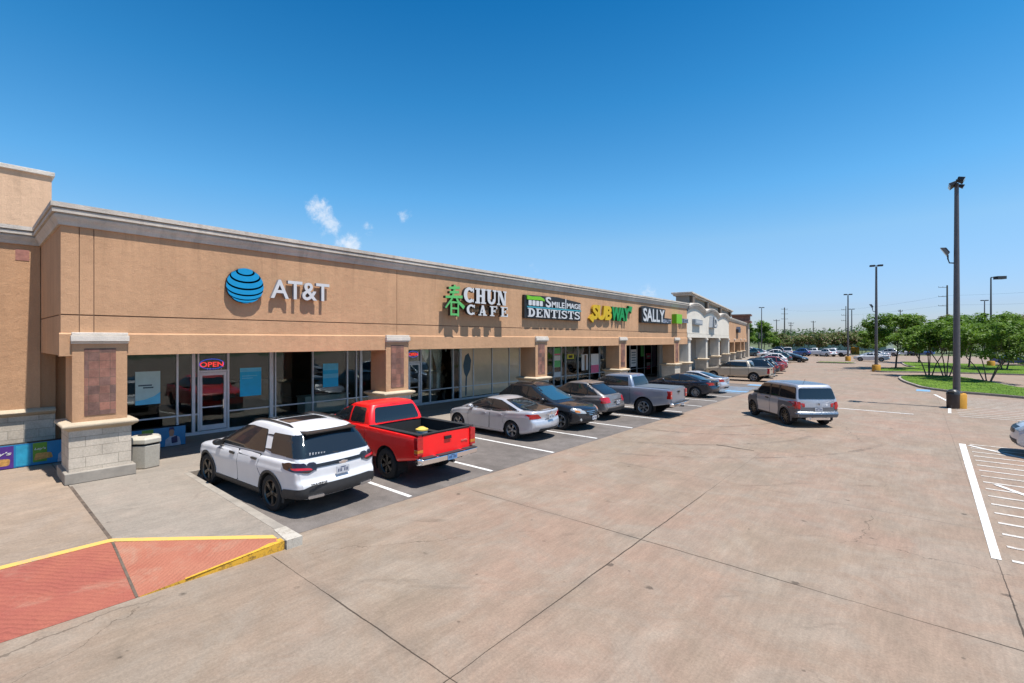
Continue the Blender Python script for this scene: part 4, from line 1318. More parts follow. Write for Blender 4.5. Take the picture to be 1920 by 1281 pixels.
def spec_boxy(p, grey, **k):
    """tall square two-tone wagon: body-colour doors, grey plastic fenders"""
    L, W = 4.30, 0.908
    S = dict(L=L, W=W, paint=p, wheels=(0.84, 3.415), R=0.345, tw=0.22, gap=0.055,
             zbot=[(0, 0.44), (0.4, 0.36), (0.8, 0.27), (L - 0.8, 0.27), (L - 0.3, 0.30), (L, 0.36)],
             ztop=[(0, 1.09), (0.2, 1.11), (2.9, 1.08), (3.25, 1.06), (3.8, 0.99), (L - 0.12, 0.90), (L, 0.78)],
             wid=[(0, 0.92), (0.1, 0.965), (0.3, 0.99), (L / 2, 1.0), (L - 0.9, 0.985), (L - 0.35, 0.92), (L - 0.1, 0.82), (L, 0.74)],
             rear=[(0.3, -0.06), (0.45, 0.06), (0.60, 0.07), (0.66, 0.0), (0.9, -0.015), (1.1, -0.03)], front=[(0.3, -0.06), (0.55, 0.02), (0.9, -0.02)],
             bowr=0.05, bowf=0.2, rbow=0.04, wbow=0.12, plan=0.02,
             cabin=[(1.03, 0.05, 3.55, W * 0.945, 0.08), (1.14, 0.065, 3.36, W * 0.935, 0.09), (1.35, 0.12, 3.08, W * 0.885, 0.09), (1.58, 0.19, 2.78, W * 0.825, 0.10), (1.69, 0.24, 2.60, W * 0.785, 0.11), (1.735, 0.30, 2.48, W * 0.745, 0.13), (1.755, 0.40, 2.35, W * 0.69, 0.14)],
             roofarc=[(0, -0.02), (1.2, 0.01), (2.6, -0.02)], roofcrown=0.025,
             side_windows=[[(2.02, 1.14), (3.12, 1.12), (2.74, 1.60), (2.10, 1.62)], [(1.36, 1.17), (1.92, 1.15), (1.97, 1.62), (1.40, 1.62)], [(0.16, 1.17), (1.24, 1.17), (1.28, 1.62), (0.30, 1.61)]],
             wr=0.09,
             windshield=[(-0.74, 1.14), (0.74, 1.14), (0.64, 1.62), (-0.64, 1.62)], backlight=[(-0.76, 1.17), (0.76, 1.17), (0.68, 1.60), (-0.68, 1.60)],
             doors=[dict(poly=[(1.98, 0.36), (1.94, 1.10), (3.02, 1.08), (2.95, 0.80), (2.88, 0.36)], handle=(2.14, 1.0)),
                    dict(poly=[(1.36, 0.36), (1.28, 0.62), (1.28, 1.11), (1.92, 1.10), (1.95, 0.36)])],
             fender=[[(0.0, 0.40), (0.42, 0.36), (0.44, 0.60), (0.62, 0.80), (0.9, 0.86), (1.16, 0.72), (1.26, 0.55), (1.30, 0.34), (1.36, 0.34), (1.30, 0.62), (1.27, 0.98), (0.95, 1.0), (0.0, 0.98)],
                     [(2.93, 0.34), (2.99, 0.36), (3.02, 0.55), (3.2, 0.74), (3.42, 0.80), (3.66, 0.72), (3.82, 0.50), (3.86, 0.36), (4.16, 0.42), (4.12, 0.86), (3.6, 1.0), (3.06, 1.05), (3.0, 0.80)]],
             fender_mat=grey, lip=0.055, lip_mat=grey, cladding=[[(1.30, 0.275), (2.95, 0.275), (2.95, 0.37), (1.30, 0.37)]],
             rim=(BLACKRIM, 10, 0.74), mirror=(2.94, 1.19, W * 0.93), mirror_mat=BADGE, door_paint=p, handle_mat=BADGE,
             patches=[('tail_light', 'B', [(0.70, 0.76), (0.90, 0.76), (0.885, 1.06), (0.70, 1.06)], REDLENS, 0.02, True),
                      ('tail_light', 'L', [(-0.02, 0.80), (0.14, 0.80), (0.14, 1.06), (-0.02, 1.06)], REDLENS, 0.022, True),
                      ('tailgate', 'B', [(-0.68, 0.84), (0.68, 0.84), (0.69, 1.13), (-0.69, 1.13)], p, 0.008),
                      ('lower_tailgate', 'B', [(-0.68, 0.66), (0.68, 0.66), (0.68, 0.83), (-0.68, 0.83)], grey, 0.010),
                      ('rear_bumper', 'B', [(-0.84, 0.44), (0.84, 0.44), (0.84, 0.56), (-0.84, 0.56)], grey, 0.02),
                      ('rear_bumper', 'B', [(-0.86, 0.57), (0.86, 0.57), (0.86, 0.64), (-0.86, 0.64)], ALLOY, 0.03),
                      ('headlight', 'F', [(0.45, 0.70), (0.72, 0.72), (0.72, 0.86), (0.45, 0.84)], CLEARLENS, 0.012, True),
                      ('roof_panel', 'T', [(0.36, -0.60), (2.45, -0.58), (2.45, 0.58), (0.36, 0.60)], ALLOY, 0.006)])
    def extra(root, bvh, fin, pt, S_):
        plate_part(fin, -0.035, 0.755)
        mb = MB(); mb.obox((-0.035, 0, 0.97), (0.01, 0, 0), (0, 0.05, 0), (0, 0, 0.04)); fin(mb, 'badge', CHROME, smooth=None)
        mb = MB(); mb.tube([(0.35, 0.4, 1.76), (0.2, 0.4, 1.98)], 0.006, 5); fin(mb, 'antenna', BADGE)
        mb = MB(); mb.tube([(-0.03, 0.30, 0.36), (0.5, 0.30, 0.38)], 0.035, 10); mb.box(0.0, 0.3, -0.5, 0.5, 0.33, 0.44); fin(mb, 'exhaust', CHROME)
    S['extra'] = extra
    S.update(k)
    return S


def spec_van(p, **k):
    S = spec_suv(p, L=5.0, W=0.98, H=1.95, wheels=(1.0, 3.9), belt=1.10, rake=0.05, rails=False, **k)
    return S
# ================================================================ surfaces
CONC = concrete('lot concrete', (0.42, 0.282, 0.205), (0.355, 0.272, 0.197), (0.41, 0.338, 0.265))
WALKC = concrete('walk concrete', (0.425, 0.365, 0.30), (0.36, 0.31, 0.255), (0.44, 0.36, 0.29), joints=False, stain=0.25)
PLAZAC = concrete('plaza concrete', (0.465, 0.350, 0.255), (0.40, 0.305, 0.225), (0.42, 0.34, 0.27), joints=False, stain=0.25)
KERBC = mat('kerb concrete', (0.42, 0.37, 0.31), 0.85, var=0.22, vscale=2.5, bump=0.3)
EARTH = mat('far ground', (0.13, 0.16, 0.06), 0.95, var=0.3, vscale=0.05)


def asphalt():
    g = NG('worn asphalt')
    f = g.ramp(g.noise(0.35, 6, 0.65, dist=0.5), 0.3, 0.7)
    col = g.mix(f, (0.185, 0.160, 0.143), (0.255, 0.222, 0.20))
    v = g.math('MULTIPLY', g.ramp(g.noise(55, 4, 0.75), 0.3, 0.7, 0.78, 1.18), g.ramp(g.noise(2.2, 6, 0.7), 0.3, 0.7, 0.82, 1.12))
    oil = g.ramp(g.noise(0.8, 4, 0.6, dist=1.0), 0.62, 0.75, 1.0, 0.6)
    # drip stains where engines and exhausts stand, once per stall
    sy_ = g.math('SUBTRACT', g.math('PINGPONG', g.math('ADD', g.xyz[1], -9.5 + 2.75 * 100), 2.75 / 2), 2.75 / 2)
    dx_ = g.math('DIVIDE', g.math('SUBTRACT', g.math('PINGPONG', g.math('ADD', g.xyz[0], 13.2), 3.0), 0.0), 1.7)
    dd = g.math('ADD', g.math('SQRT', g.math('ADD', g.math('MULTIPLY', sy_, sy_), g.math('MULTIPLY', dx_, dx_))), g.math('MULTIPLY', g.math('SUBTRACT', g.noise(2.4, 7, 0.75), 0.5), 1.1))
    oil = g.math('MULTIPLY', oil, g.ramp(dd, 0.05, 0.55, 0.58, 1.0))
    vm = g.new('ShaderNodeVectorMath'); vm.operation = 'SCALE'
    g.link(col, vm.inputs[0]); g.link(g.math('MULTIPLY', v, oil), vm.inputs['Scale'])
    g.bump(g.noise(120, 3), 0.4, 0.005)
    return g.out(vm.outputs[0], 0.85, 0.25)


ASPH = asphalt()


def road_paint(name, col, under, wear=0.5):
    g = NG(name)
    f = g.ramp(g.math('ADD', g.math('MULTIPLY', g.noise(3.5, 6, 0.75), 0.6), g.math('MULTIPLY', g.noise(30, 4, 0.8), 0.4)), 0.455 + 0.17 * (1 - wear), 0.60 + 0.15 * (1 - wear), 0.0, 0.8)
    return g.out(g.mix(f, col, under), 0.7, 0.3)


WPAINT = road_paint('white road paint', (0.95, 0.93, 0.89), (0.34, 0.30, 0.26), 0.7)
WPAINT2 = road_paint('thin white road paint', (0.80, 0.74, 0.67), (0.43, 0.33, 0.25), 0.9)
YPAINT = road_paint('yellow kerb paint', (0.95, 0.52, 0.05), (0.12, 0.085, 0.05), 0.95)
YPAINT2 = road_paint('pale yellow kerb paint', (0.98, 0.58, 0.15), (0.50, 0.40, 0.28), 0.75)
BPAINT = road_paint('blue road paint', (0.20, 0.45, 0.72), (0.40, 0.36, 0.32), 0.9)


def rampred(name='red ramp concrete', a=(0.48, 0.155, 0.10), b=(0.41, 0.115, 0.085), gx=-0.65, gy=0.76, fq=70.0):
    g = NG(name)
    f = g.ramp(g.noise(0.9, 6, 0.65), 0.3, 0.7)
    col = g.mix(f, a, b)
    x, y, z = g.xyz
    w = g.math('SINE', g.math('MULTIPLY', g.math('ADD', g.math('ADD', g.math('MULTIPLY', x, gx), g.math('MULTIPLY', y, gy)), g.math('MULTIPLY', g.noise(1.6, 6, 0.7), 0.26)), fq))
    gr = g.ramp(w, -0.9, -0.2, 0.80, 1.0)
    gr = g.mix(g.ramp(g.noise(1.1, 3), 0.35, 0.6, 0.1, 0.8), (1, 1, 1), g.vec(gr, gr, gr), 'MIX')
    v = g.ramp(g.noise(60, 4, 0.7), 0.3, 0.7, 0.86, 1.12)
    pale = g.ramp(g.noise(1.4, 6, 0.7, dist=0.8), 0.50, 0.74, 0.0, 0.6)
    col = g.mix(pale, g.mix(1.0, col, gr, 'MULTIPLY'), (0.50, 0.30, 0.21))
    vm = g.new('ShaderNodeVectorMath'); vm.operation = 'SCALE'
    g.link(col, vm.inputs[0]); g.link(v, vm.inputs['Scale'])
    g.bump(w, 0.35, 0.006)
    return g.out(vm.outputs[0], 0.85, 0.25)


RED = rampred()
RED2 = rampred('salmon flare concrete', (0.54, 0.215, 0.135), (0.48, 0.165, 0.105), 0.75, 0.65, 95.0)
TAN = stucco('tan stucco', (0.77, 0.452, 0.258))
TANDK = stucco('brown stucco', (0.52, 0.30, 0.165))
PINK = stucco('pale peach stucco', (1.0, 0.66, 0.43), 0.05)
CREAM = stucco('white stucco', (1.0, 0.92, 0.79), 0.06)
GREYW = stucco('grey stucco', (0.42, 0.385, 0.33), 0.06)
JOINT = mat('joint shadow groove', (0.22, 0.13, 0.08), 0.9, var=0.1)
CORN = stucco('cornice stucco', (0.82, 0.73, 0.63), 0.12)
CAPW = stucco('cast stone cap', (0.98, 0.88, 0.76), 0.08)
LEDGE = stucco('cast stone ledge', (0.74, 0.60, 0.43), 0.10)
STONE = bricky('limestone block', (0.80, 0.69, 0.56), (0.70, 0.60, 0.48), (0.52, 0.45, 0.36), 0.62, 0.25, 0.008, var=0.10)
TILE = bricky('slate tile', (0.42, 0.19, 0.135), (0.21, 0.125, 0.105), (0.22, 0.15, 0.11), 0.205, 0.205, 0.005, var=0.30, offset=0.0)
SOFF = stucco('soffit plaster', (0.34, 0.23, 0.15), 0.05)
ALU = mat('anodised aluminium', (0.60, 0.63, 0.67), 0.4, metal=0.35, raw=True, var=0.08, vscale=5)
SGLASS = glassy('storefront glass', 0.88, 1.52)
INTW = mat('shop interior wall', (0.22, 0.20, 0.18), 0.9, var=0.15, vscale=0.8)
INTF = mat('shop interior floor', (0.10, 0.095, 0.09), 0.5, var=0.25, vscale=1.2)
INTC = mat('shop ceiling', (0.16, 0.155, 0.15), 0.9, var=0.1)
ROOFM = mat('roof membrane', (0.55, 0.53, 0.50), 0.9, var=0.15, vscale=0.6)


# ================================================================ ground, walks, painted markings
def structure(name, mb, m, **k):
    o = mb.build(name, m, **k); o['kind'] = 'structure'; return o


def sheet(name, x0, x1, y0, y1, z, m):
    mb = MB(); mb.add([(x0, y0, z), (x1, y0, z), (x1, y1, z), (x0, y1, z)], [(0, 1, 2, 3)])
    return structure(name, mb, m)


sheet('ground', -1500, 1500, -800, 2200, -0.03, EARTH)
sheet('parking_lot', -70, 75, -40, 140, 0.0, CONC)
sheet('asphalt_strip', -14.62, -8.72, 3.9, 41.5, 0.004, ASPH)
up = lambda z0: (lambda a, b, d: (a, b, z0 + d))

mb = MB()
mb.prism([(-50, -30), (-10.48, -30), (-10.45, 1.70), (-14.52, 1.70), (-50, 1.72)], up(0), -0.02, 0.15)
structure('plaza_paving', mb, PLAZAC)
mb = MB()
mb.prism([(-50, 1.735), (-14.52, 1.715), (-10.43, 1.715), (-8.46, 3.60), (-8.22, 3.66), (-8.20, 3.93), (-14.40, 3.93), (-14.40, 41.5), (-50, 41.5)], up(0), -0.02, 0.15)
structure('sidewalk', mb, WALKC, bevel=0.012)
mb = MB()   # the slightly paler kerb band along the walk edge
mb.prism([(-14.40, 3.80), (-8.35, 3.74), (-8.20, 3.93), (-14.40, 3.93)], up(0.15), 0.002, 0.005)
mb.prism([(-14.40, 3.93), (-14.40, 41.5), (-14.53, 41.5), (-14.53, 3.93)], up(0.15), 0.002, 0.005)
structure('kerb_edge', mb, KERBC)
# red wheelchair ramp: sloping run and its flared side
V = [(-10.44, -30, 0.152), (-8.28, -30, 0.004), (-8.26, 1.62, 0.004), (-10.44, 1.70, 0.152), (-8.26, 3.60, 0.152), (-8.26, 3.60, 0.0), (-8.46, 3.60, 0.152)]
mb = MB(); mb.add(V, [(0, 1, 2, 3)])
structure('ramp', mb, RED)
mb = MB(); mb.add([(-10.40, 1.725, 0.153), (-8.26, 1.645, 0.006), (-8.26, 3.60, 0.153), (-8.50, 3.60, 0.154)], [(0, 1, 2, 3)])
structure('ramp_flare', mb, RED2)
mb = MB(); mb.add([(-8.255, 1.66, 0.0), (-8.235, 3.64, 0.0), (-8.235, 3.64, 0.156), (-8.255, 1.66, 0.012)], [(0, 1, 2, 3)])
mb.add([(-8.235, 3.64, 0.156), (-8.235, 3.30, 0.133), (-8.30, 3.25, 0.136), (-8.40, 3.64, 0.158)], [(0, 1, 2, 3)])
mb.add([(-8.235, 3.30, 0.133), (-8.235, 2.2, 0.052), (-8.275, 2.2, 0.052), (-8.30, 3.30, 0.136)], [(0, 1, 2, 3)])
structure('yellow_kerb_face', mb, YPAINT)
mb = MB()
mb.prism([(-10.60, -30), (-10.44, -30), (-10.43, 1.66), (-10.40, 1.74), (-8.42, 3.60), (-8.62, 3.61), (-10.50, 1.83), (-10.59, 1.72)], up(0.153), 0.002, 0.007)
structure('yellow_edge_line', mb, YPAINT2)
mb = MB(); mb.prism([(-10.4, 1.70), (-8.27, 1.61), (-8.27, 1.645), (-10.4, 1.735)], lambda a, b, d: (a, b, 0.158 + (a + 10.44) * (-0.0675) + d), 0, 0.002)
mb.prism([(-15.1, 1.70), (-10.62, 1.70), (-10.62, 1.75), (-15.1, 1.76)], up(0.151), 0.0, 0.003)
structure('expansion_joint', mb, mat('joint filler', (0.15, 0.11, 0.08), 0.9, var=0.5, vscale=5))
mb = MB(); mb.prism([(-8.85, 3.72), (-8.20, 3.66), (-8.19, 3.935), (-8.85, 3.935)], up(0.156), 0.0, 0.003)
mb.add([(-8.192, 3.66, 0.0), (-8.192, 3.935, 0.0), (-8.192, 3.935, 0.158), (-8.192, 3.66, 0.158)], [(0, 1, 2, 3)])
structure('white_kerb_end', mb, road_paint('worn white kerb paint', (0.66, 0.60, 0.51), (0.42, 0.36, 0.29), 0.95))

for y in (6.74, 9.50, 12.33, 15.12, 17.85, 20.60, 23.35, 26.05, 28.80, 31.50):
    mb = MB(); mb.box(-14.35, -8.80 + random.uniform(-0.05, 0.05), y - 0.055, y + 0.055, 0.005, 0.009)
    structure('parking_line', mb, WPAINT)
# far access aisle in faded blue, and the right-hand angled bays
mb = MB()
for k in range(7):
    y = 34.0 + k * 0.75; mb.prism([(-13.8, y - 0.9), (-9.0, y), (-9.0, y + 0.2), (-13.8, y - 0.7)], up(0.005), 0, 0.004)
structure('blue_hatching', mb, BPAINT)
mb = MB(); mb.box(-10.2, -8.95, 40.4, 41.6, 0.005, 0.009); structure('blue_square', mb, BPAINT)
mb = MB(); mb.box(-10.2, -8.8, 34.8, 35.6, 0.010, 0.014); structure('blue_square', mb, BPAINT)
mb = MB(); mb.box(0.0, 0.75, 43.6, 45.2, 0.005, 0.009); structure('blue_square', mb, BPAINT)
mb = MB(); mb.prism([(0.94, 11.05), (1.06, 11.05), (1.29, 22.5), (1.12, 22.5)], up(0.005), 0, 0.004)
structure('wide_white_line', mb, WPAINT)
for k in range(17):
    y = 11.12 + k * 0.715
    mb = MB(); mb.box(1.18 + (y - 11) * 0.018, 5.6, y - 0.05, y + 0.05, 0.005, 0.009)
    structure('hatch_line', mb, WPAINT2)
for (a, b) in (((1.36, 22.3), (4.2, 19.0)), ((1.50, 16.7), (4.3, 11.9))):
    mb = MB(); dx, dy = b[0] - a[0], b[1] - a[1]; l = math.hypot(dx, dy); nx_, ny_ = -dy / l * 0.06, dx / l * 0.06
    mb.prism([(a[0] - nx_, a[1] - ny_), (b[0] - nx_, b[1] - ny_), (b[0] + nx_, b[1] + ny_), (a[0] + nx_, a[1] + ny_)], up(0.010), 0, 0.004)
    structure('bay_line', mb, WPAINT)
for k in range(14):
    y = 30.6 + k * 0.74
    mb = MB(); mb.box(1.55, 6.5, y - 0.05, y + 0.05, 0.005, 0.009)
    structure('hatch_line', mb, WPAINT2)
mb = MB(); mb.prism([(1.18, 31.5), (1.30, 31.5), (1.40, 34.0), (1.28, 34.0)], up(0.005), 0, 0.004)
mb.prism([(1.32, 37.7), (1.46, 37.7), (0.98, 41.6), (0.84, 41.6)], up(0.005), 0, 0.004)
structure('wide_white_line', mb, WPAINT)
mb = MB(); mb.prism([(-3.4, 29.95), (-0.1, 29.85), (-0.1, 29.98), (-3.4, 30.10)], up(0.005), 0, 0.004)
structure('white_line', mb, WPAINT)


# old tyre marks swept across the lane
def tyremat():
    g = NG('tyre mark')
    f = g.math('MULTIPLY', g.ramp(g.noise(1.4, 5, 0.7), 0.35, 0.7), 0.24)
    pset(g.b, 'Base Color', (0.06, 0.05, 0.045, 1)); g.put(g.b.inputs['Alpha'], f)
    pset(g.b, 'Roughness', 0.8)
    return g.m


TM = tyremat()


def mark(pts, w, z):
    mb = MB(); V = []; n = 40
    for i in range(n + 1):
        t = i / n; q = 1 - t
        p = (Vector(pts[0]) * q**3 + Vector(pts[1]) * 3 * q * q * t + Vector(pts[2]) * 3 * q * t * t + Vector(pts[3]) * t**3)
        d = ((Vector(pts[1]) - Vector(pts[0])) * q * q + (Vector(pts[2]) - Vector(pts[1])) * 2 * q * t + (Vector(pts[3]) - Vector(pts[2])) * t * t).normalized()
        nn = Vector((-d.y, d.x)); V += [(p.x + nn.x * w / 2, p.y + nn.y * w / 2, z), (p.x - nn.x * w / 2, p.y - nn.y * w / 2, z)]
    mb.add(V, [(2 * i, 2 * i + 1, 2 * i + 3, 2 * i + 2) for i in range(n)])
    structure('tyre_mark', mb, TM)


mb = MB(); mb.prism([(-5.20, 16.80), (-4.85, 16.84), (-4.5, 16.76), (-4.0, 16.75), (-4.0, 16.77), (-4.5, 16.80), (-4.85, 16.90), (-5.20, 16.87)], up(0.004), 0, 0.003)
structure('pavement_crack', mb, mat('dirt filled crack', (0.06, 0.045, 0.035), 0.95, var=0.3))
mark([(-8.6, 19.5), (-6.8, 19.6), (-5.4, 20.6), (-4.7, 23.0)], 0.17, 0.0100)
mark([(-8.6, 17.9), (-6.0, 18.2), (-4.2, 19.2), (-3.4, 21.8)], 0.17, 0.0104)
mark([(-8.4, 15.2), (-6.2, 15.6), (-3.6, 17.6), (-3.0, 20.6)], 0.18, 0.0108)
mark([(-8.0, 13.2), (-5.2, 14.2), (-1.6, 16.6), (-0.8, 21.0)], 0.17, 0.0112)


# ================================================================ the strip of shops
def box_part(name, m, parent, *bx, bevel=0.0, smooth=None):
    mb = MB()
    for b in bx: mb.box(*b)
    return mb.build(name, m, parent, world=True, bevel=bevel, smooth=smooth)


FX = -15.5            # front face of the sign wall
GX = -19.85           # storefront glass
mall = tag(empty('shop_building', (-15.5, 1.6, 0)), 'long tan stucco row of shops with stone pillars and grey cornice', 'building')
YE = 42.1
# sign wall in panels with real open joints
jy = [1.60, 1.93, 2.20, 11.20, 20.40, 29.85, 39.2, YE]
mb = MB()
mb.box(FX - 0.30, FX - 0.02, 1.605, YE, 3.22, 6.36, 1)
g_ = 0.008
for a, b in zip(jy[:-1], jy[1:]):
    mb.box(FX - 0.02, FX, a + (g_ if a > 1.7 else 0), b - g_, 4.215, 6.36, 0)
    mb.box(FX - 0.02, FX, a + (g_ if a > 1.7 else 0), b - g_, 3.70, 4.185, 0)
mb.box(-19.85, FX - 0.301, 1.60, 1.90, 4.215, 6.36, 0)
mb.box(-19.85, FX - 0.301, 1.62, 1.90, 4.185, 4.215, 1)
mb.box(-19.85, FX - 0.301, 1.60, 1.90, 3.22, 4.185, 0)
mb.box(FX - 0.301, FX - 0.021, 1.598, 1.604, 3.22, 6.36, 0)
mb.build('sign_wall', [TAN, JOINT], mall, world=True, bevel=0.004)
# proud lower band with a sloping top
mb = MB()
mb.prism([(FX - 0.18, 3.20), (FX + 0.05, 3.20), (FX + 0.05, 3.735), (FX + 0.002, 3.765), (FX - 0.18, 3.765)], lambda a, b, d: (a, d, b), 1.57, YE)
mb.build('lower_band', TAN, mall, world=True, bevel=0.006)
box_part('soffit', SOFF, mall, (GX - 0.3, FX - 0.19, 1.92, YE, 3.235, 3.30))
box_part('roof', ROOFM, mall, (-48, FX - 0.31, 1.92, YE, 6.0, 6.2))
box_part('rear_wall', TAN, mall, (-48, -47.7, 1.92, YE, 0.1, 6.0))

CP = [(0.0, 6.34), (0.05, 6.34), (0.055, 6.40), (0.085, 6.47), (0.13, 6.525), (0.135, 6.56), (0.10, 6.568), (0.10, 6.60), (0.165, 6.612), (0.165, 6.70), (0.12, 6.708), (0.12, 6.728), (0.19, 6.735), (0.19, 6.845), (-0.25, 6.86)]


def cornice(name, path, parent, m=CORN, prof=CP):
    """path: list of (x, y, z offset, nx, ny) with outward mitre directions"""
    mb = MB()
    mb.loft([[Vector((x + nx * p, y + ny * p, z + dz)) for p, z in prof] for x, y, dz, nx, ny in path], closed=False, caps=False)
    o = mb.build(name, m, parent, world=True, smooth=35)
    return o


cornice('cornice', [(-19.75, 1.60, 0, 1, -1), (FX, 1.60, 0, 1, -1), (FX, YE + 0.2, 0, 1, 0)], mall)


def pillar(y0, parent, w=1.05, shaft=TAN, cap=CAPW, ledge=LEDGE, stone=STONE, tile=True, fr=None):
    """fr maps (out, along, z) into world; out = distance in front of the sign wall"""
    fr = fr or (lambda o, a, z: (FX + o, a, z))
    p = MB()
    def bx(mb, o0, o1, a0, a1, z0, z1, mi=0):
        V = [fr(o, a, z) for z in (z0, z1) for o, a in ((o0, a0), (o1, a0), (o1, a1), (o0, a1))]
        mb.add(V, [(3, 2, 1, 0), (4, 5, 6, 7), (0, 1, 5, 4), (1, 2, 6, 5), (2, 3, 7, 6), (3, 0, 4, 7)], mi)
    y1 = y0 + w
    # shaft, with a sunk field for the tiles
    bx(p, -0.95, 0.075, y0, y1, 1.5, 3.5)
    root = p.build('pillar', shaft, parent, world=True, bevel=0.012)
    if tile:
        q = MB(); bx(q, 0.06, 0.09, y0 + 0.22, y1 - 0.23, 1.74, 3.38); q.build('tile_panel', TILE, root, world=True)
    q = MB()
    bx(q, -0.97, 0.11, y0 - 0.02, y1 + 0.02, 3.50, 3.55); bx(q, -0.98, 0.17, y0 - 0.03, y1 + 0.03, 3.553, 3.70); bx(q, -0.96, 0.13, y0 - 0.01, y1 + 0.01, 3.703, 3.775)
    q.build('pillar_cap', cap, root, world=True, bevel=0.012)
    q = MB()
    e = 0.20
    def ring(o, z): return [Vector(fr(-0.95 - o, y0 - o, z)), Vector(fr(0.075 + o, y0 - o, z)), Vector(fr(0.075 + o, y1 + o, z)), Vector(fr(-0.95 - o, y1 + o, z))]
    q.loft([ring(0.07, 1.40), ring(0.10, 1.42), ring(0.13, 1.45), ring(0.17, 1.47), ring(0.20, 1.505), ring(0.20, 1.535), ring(0.17, 1.57), ring(0.02, 1.60)])
    q.build('pillar_ledge', ledge, root, world=True, smooth=50)
    q = MB(); bx(q, -1.02, 0.145, y0 - 0.07, y1 + 0.07, 0.40, 1.41); q.build('pillar_stone', stone, root, world=True, bevel=0.01)
    q = MB(); bx(q, -1.10, 0.25, y0 - 0.15, y1 + 0.15, 0.148, 0.42); q.build('pillar_footing', KERBC, root, world=True, bevel=0.02)
    return root


PY = [1.79, 10.65, 20.0, 29.36, 39.05]
for y in PY: pillar(y, mall)

# storefronts: mullion positions per bay, first and last = edge of the bay
bays = [
    [3.05, (5.04, .06), (5.53, .10), (5.68, .05), (6.66, .07), (8.24, .14), (8.40, .05), (9.97, .06), (11.60, .06), (12.06, .05), (12.30, .12), 13.0],
    [13.3, (15.00, .07), (15.84, .09), (16.47, .06), (18.12, .06), (18.69, .12), (19.72, .06), (21.33, .06), (22.94, .06), (23.98, .06), 24.4],
    [24.7, (26.2, .06), (27.85, .06), (28.81, .06), (29.36, .06), (31.04, .06), (32.75, .06), (34.33, .06), 36.0],
    [36.3, (38.1, .06), (39.8, .06), (41.2, .06), (42.8, .06), (44.4, .06), (46.0, .06), 47.9]]
doorbay = {0: (5.70, 6.63), 1: (15.04, 15.80)}
TOPZ = 3.232
for bi, b in enumerate(bays):
    y0, y1 = b[0], b[-1]
    f = MB()
    f.box(GX - 0.05, GX + 0.05, y0, y1, TOPZ - 0.07, TOPZ, 0)
    f.box(GX - 0.05, GX + 0.055, y0, y1, 0.149, 0.26, 0)
    d = doorbay.get(bi)
    segs = [(y0, d[0]), (d[1], y1)] if d else [(y0, y1)]
    for a, c in segs: f.box(GX - 0.04, GX + 0.045, a, c, 0.875, 0.925, 0)
    for y, w in [(y0 + 0.03, 0.06)] + b[1:-1] + [(y1 - 0.03, 0.06)]:
        f.box(GX - 0.052, GX + 0.06, y - w / 2, y + w / 2, 0.26, TOPZ - 0.07, 0)
    if d: f.box(GX - 0.045, GX + 0.05, d[0], d[1], 2.40, 2.47, 0)
    fr_ = f.build('storefront_frame', ALU, mall, world=True)
    ys = [y0] + [m_[0] for m_ in b[1:-1]] + [y1]
    g2 = MB()
    for a, c in zip(ys[:-1], ys[1:]):
        if d and abs(a - d[0]) < 0.12: g2.box(GX - 0.006, GX + 0.006, a + 0.02, c - 0.02, 2.47, TOPZ - 0.06, 0); continue
        g2.box(GX - 0.006, GX + 0.006, a + 0.01, c - 0.01, 0.27, 0.88, 0)
        g2.box(GX - 0.006, GX + 0.006, a + 0.01, c - 0.01, 0.92, TOPZ - 0.06, 0)
    g2.build('pane', SGLASS, fr_, world=True)
    if d:
        q = MB()
        q.box(GX - 0.03, GX + 0.03, d[0] + 0.02, d[0] + 0.11, 0.28, 2.39); q.box(GX - 0.03, GX + 0.03, d[1] - 0.11, d[1] - 0.02, 0.28, 2.39)
        q.box(GX - 0.03, GX + 0.03, d[0] + 0.11, d[1] - 0.11, 2.28, 2.39); q.box(GX - 0.03, GX + 0.03, d[0] + 0.11, d[1] - 0.11, 0.28, 0.46)
        q.box(GX - 0.02, GX + 0.02, d[0] + 0.11, d[1] - 0.11, 1.10, 1.14)
        dr = q.build('door', ALU, mall, world=True)
        q = MB(); q.box(GX - 0.006, GX + 0.006, d[0] + 0.1, d[1] - 0.1, 0.45, 2.29); q.build('pane', SGLASS, dr, world=True)
        q = MB(); q.tube([(GX + 0.03, d[1] - 0.15, 1.0), (GX + 0.09, d[1] - 0.15, 1.03), (GX + 0.09, d[1] - 0.15, 1.37), (GX + 0.03, d[1] - 0.15, 1.40)], 0.015, 8)
        q.build('handle', CHROME, dr, world=True, smooth=40)
# wall piers between the storefronts and the dim rooms behind
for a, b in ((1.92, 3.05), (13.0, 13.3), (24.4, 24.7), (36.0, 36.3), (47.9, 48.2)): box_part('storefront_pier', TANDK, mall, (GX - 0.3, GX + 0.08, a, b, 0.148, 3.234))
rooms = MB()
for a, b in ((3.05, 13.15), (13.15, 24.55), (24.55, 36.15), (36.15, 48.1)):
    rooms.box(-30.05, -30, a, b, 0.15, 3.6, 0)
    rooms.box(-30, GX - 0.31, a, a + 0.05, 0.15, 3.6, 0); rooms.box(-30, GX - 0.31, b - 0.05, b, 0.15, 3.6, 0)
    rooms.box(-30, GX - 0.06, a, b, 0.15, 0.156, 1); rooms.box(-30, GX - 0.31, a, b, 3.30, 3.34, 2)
rooms.build('shop_interior', [INTW, INTF, INTC], mall, world=True)

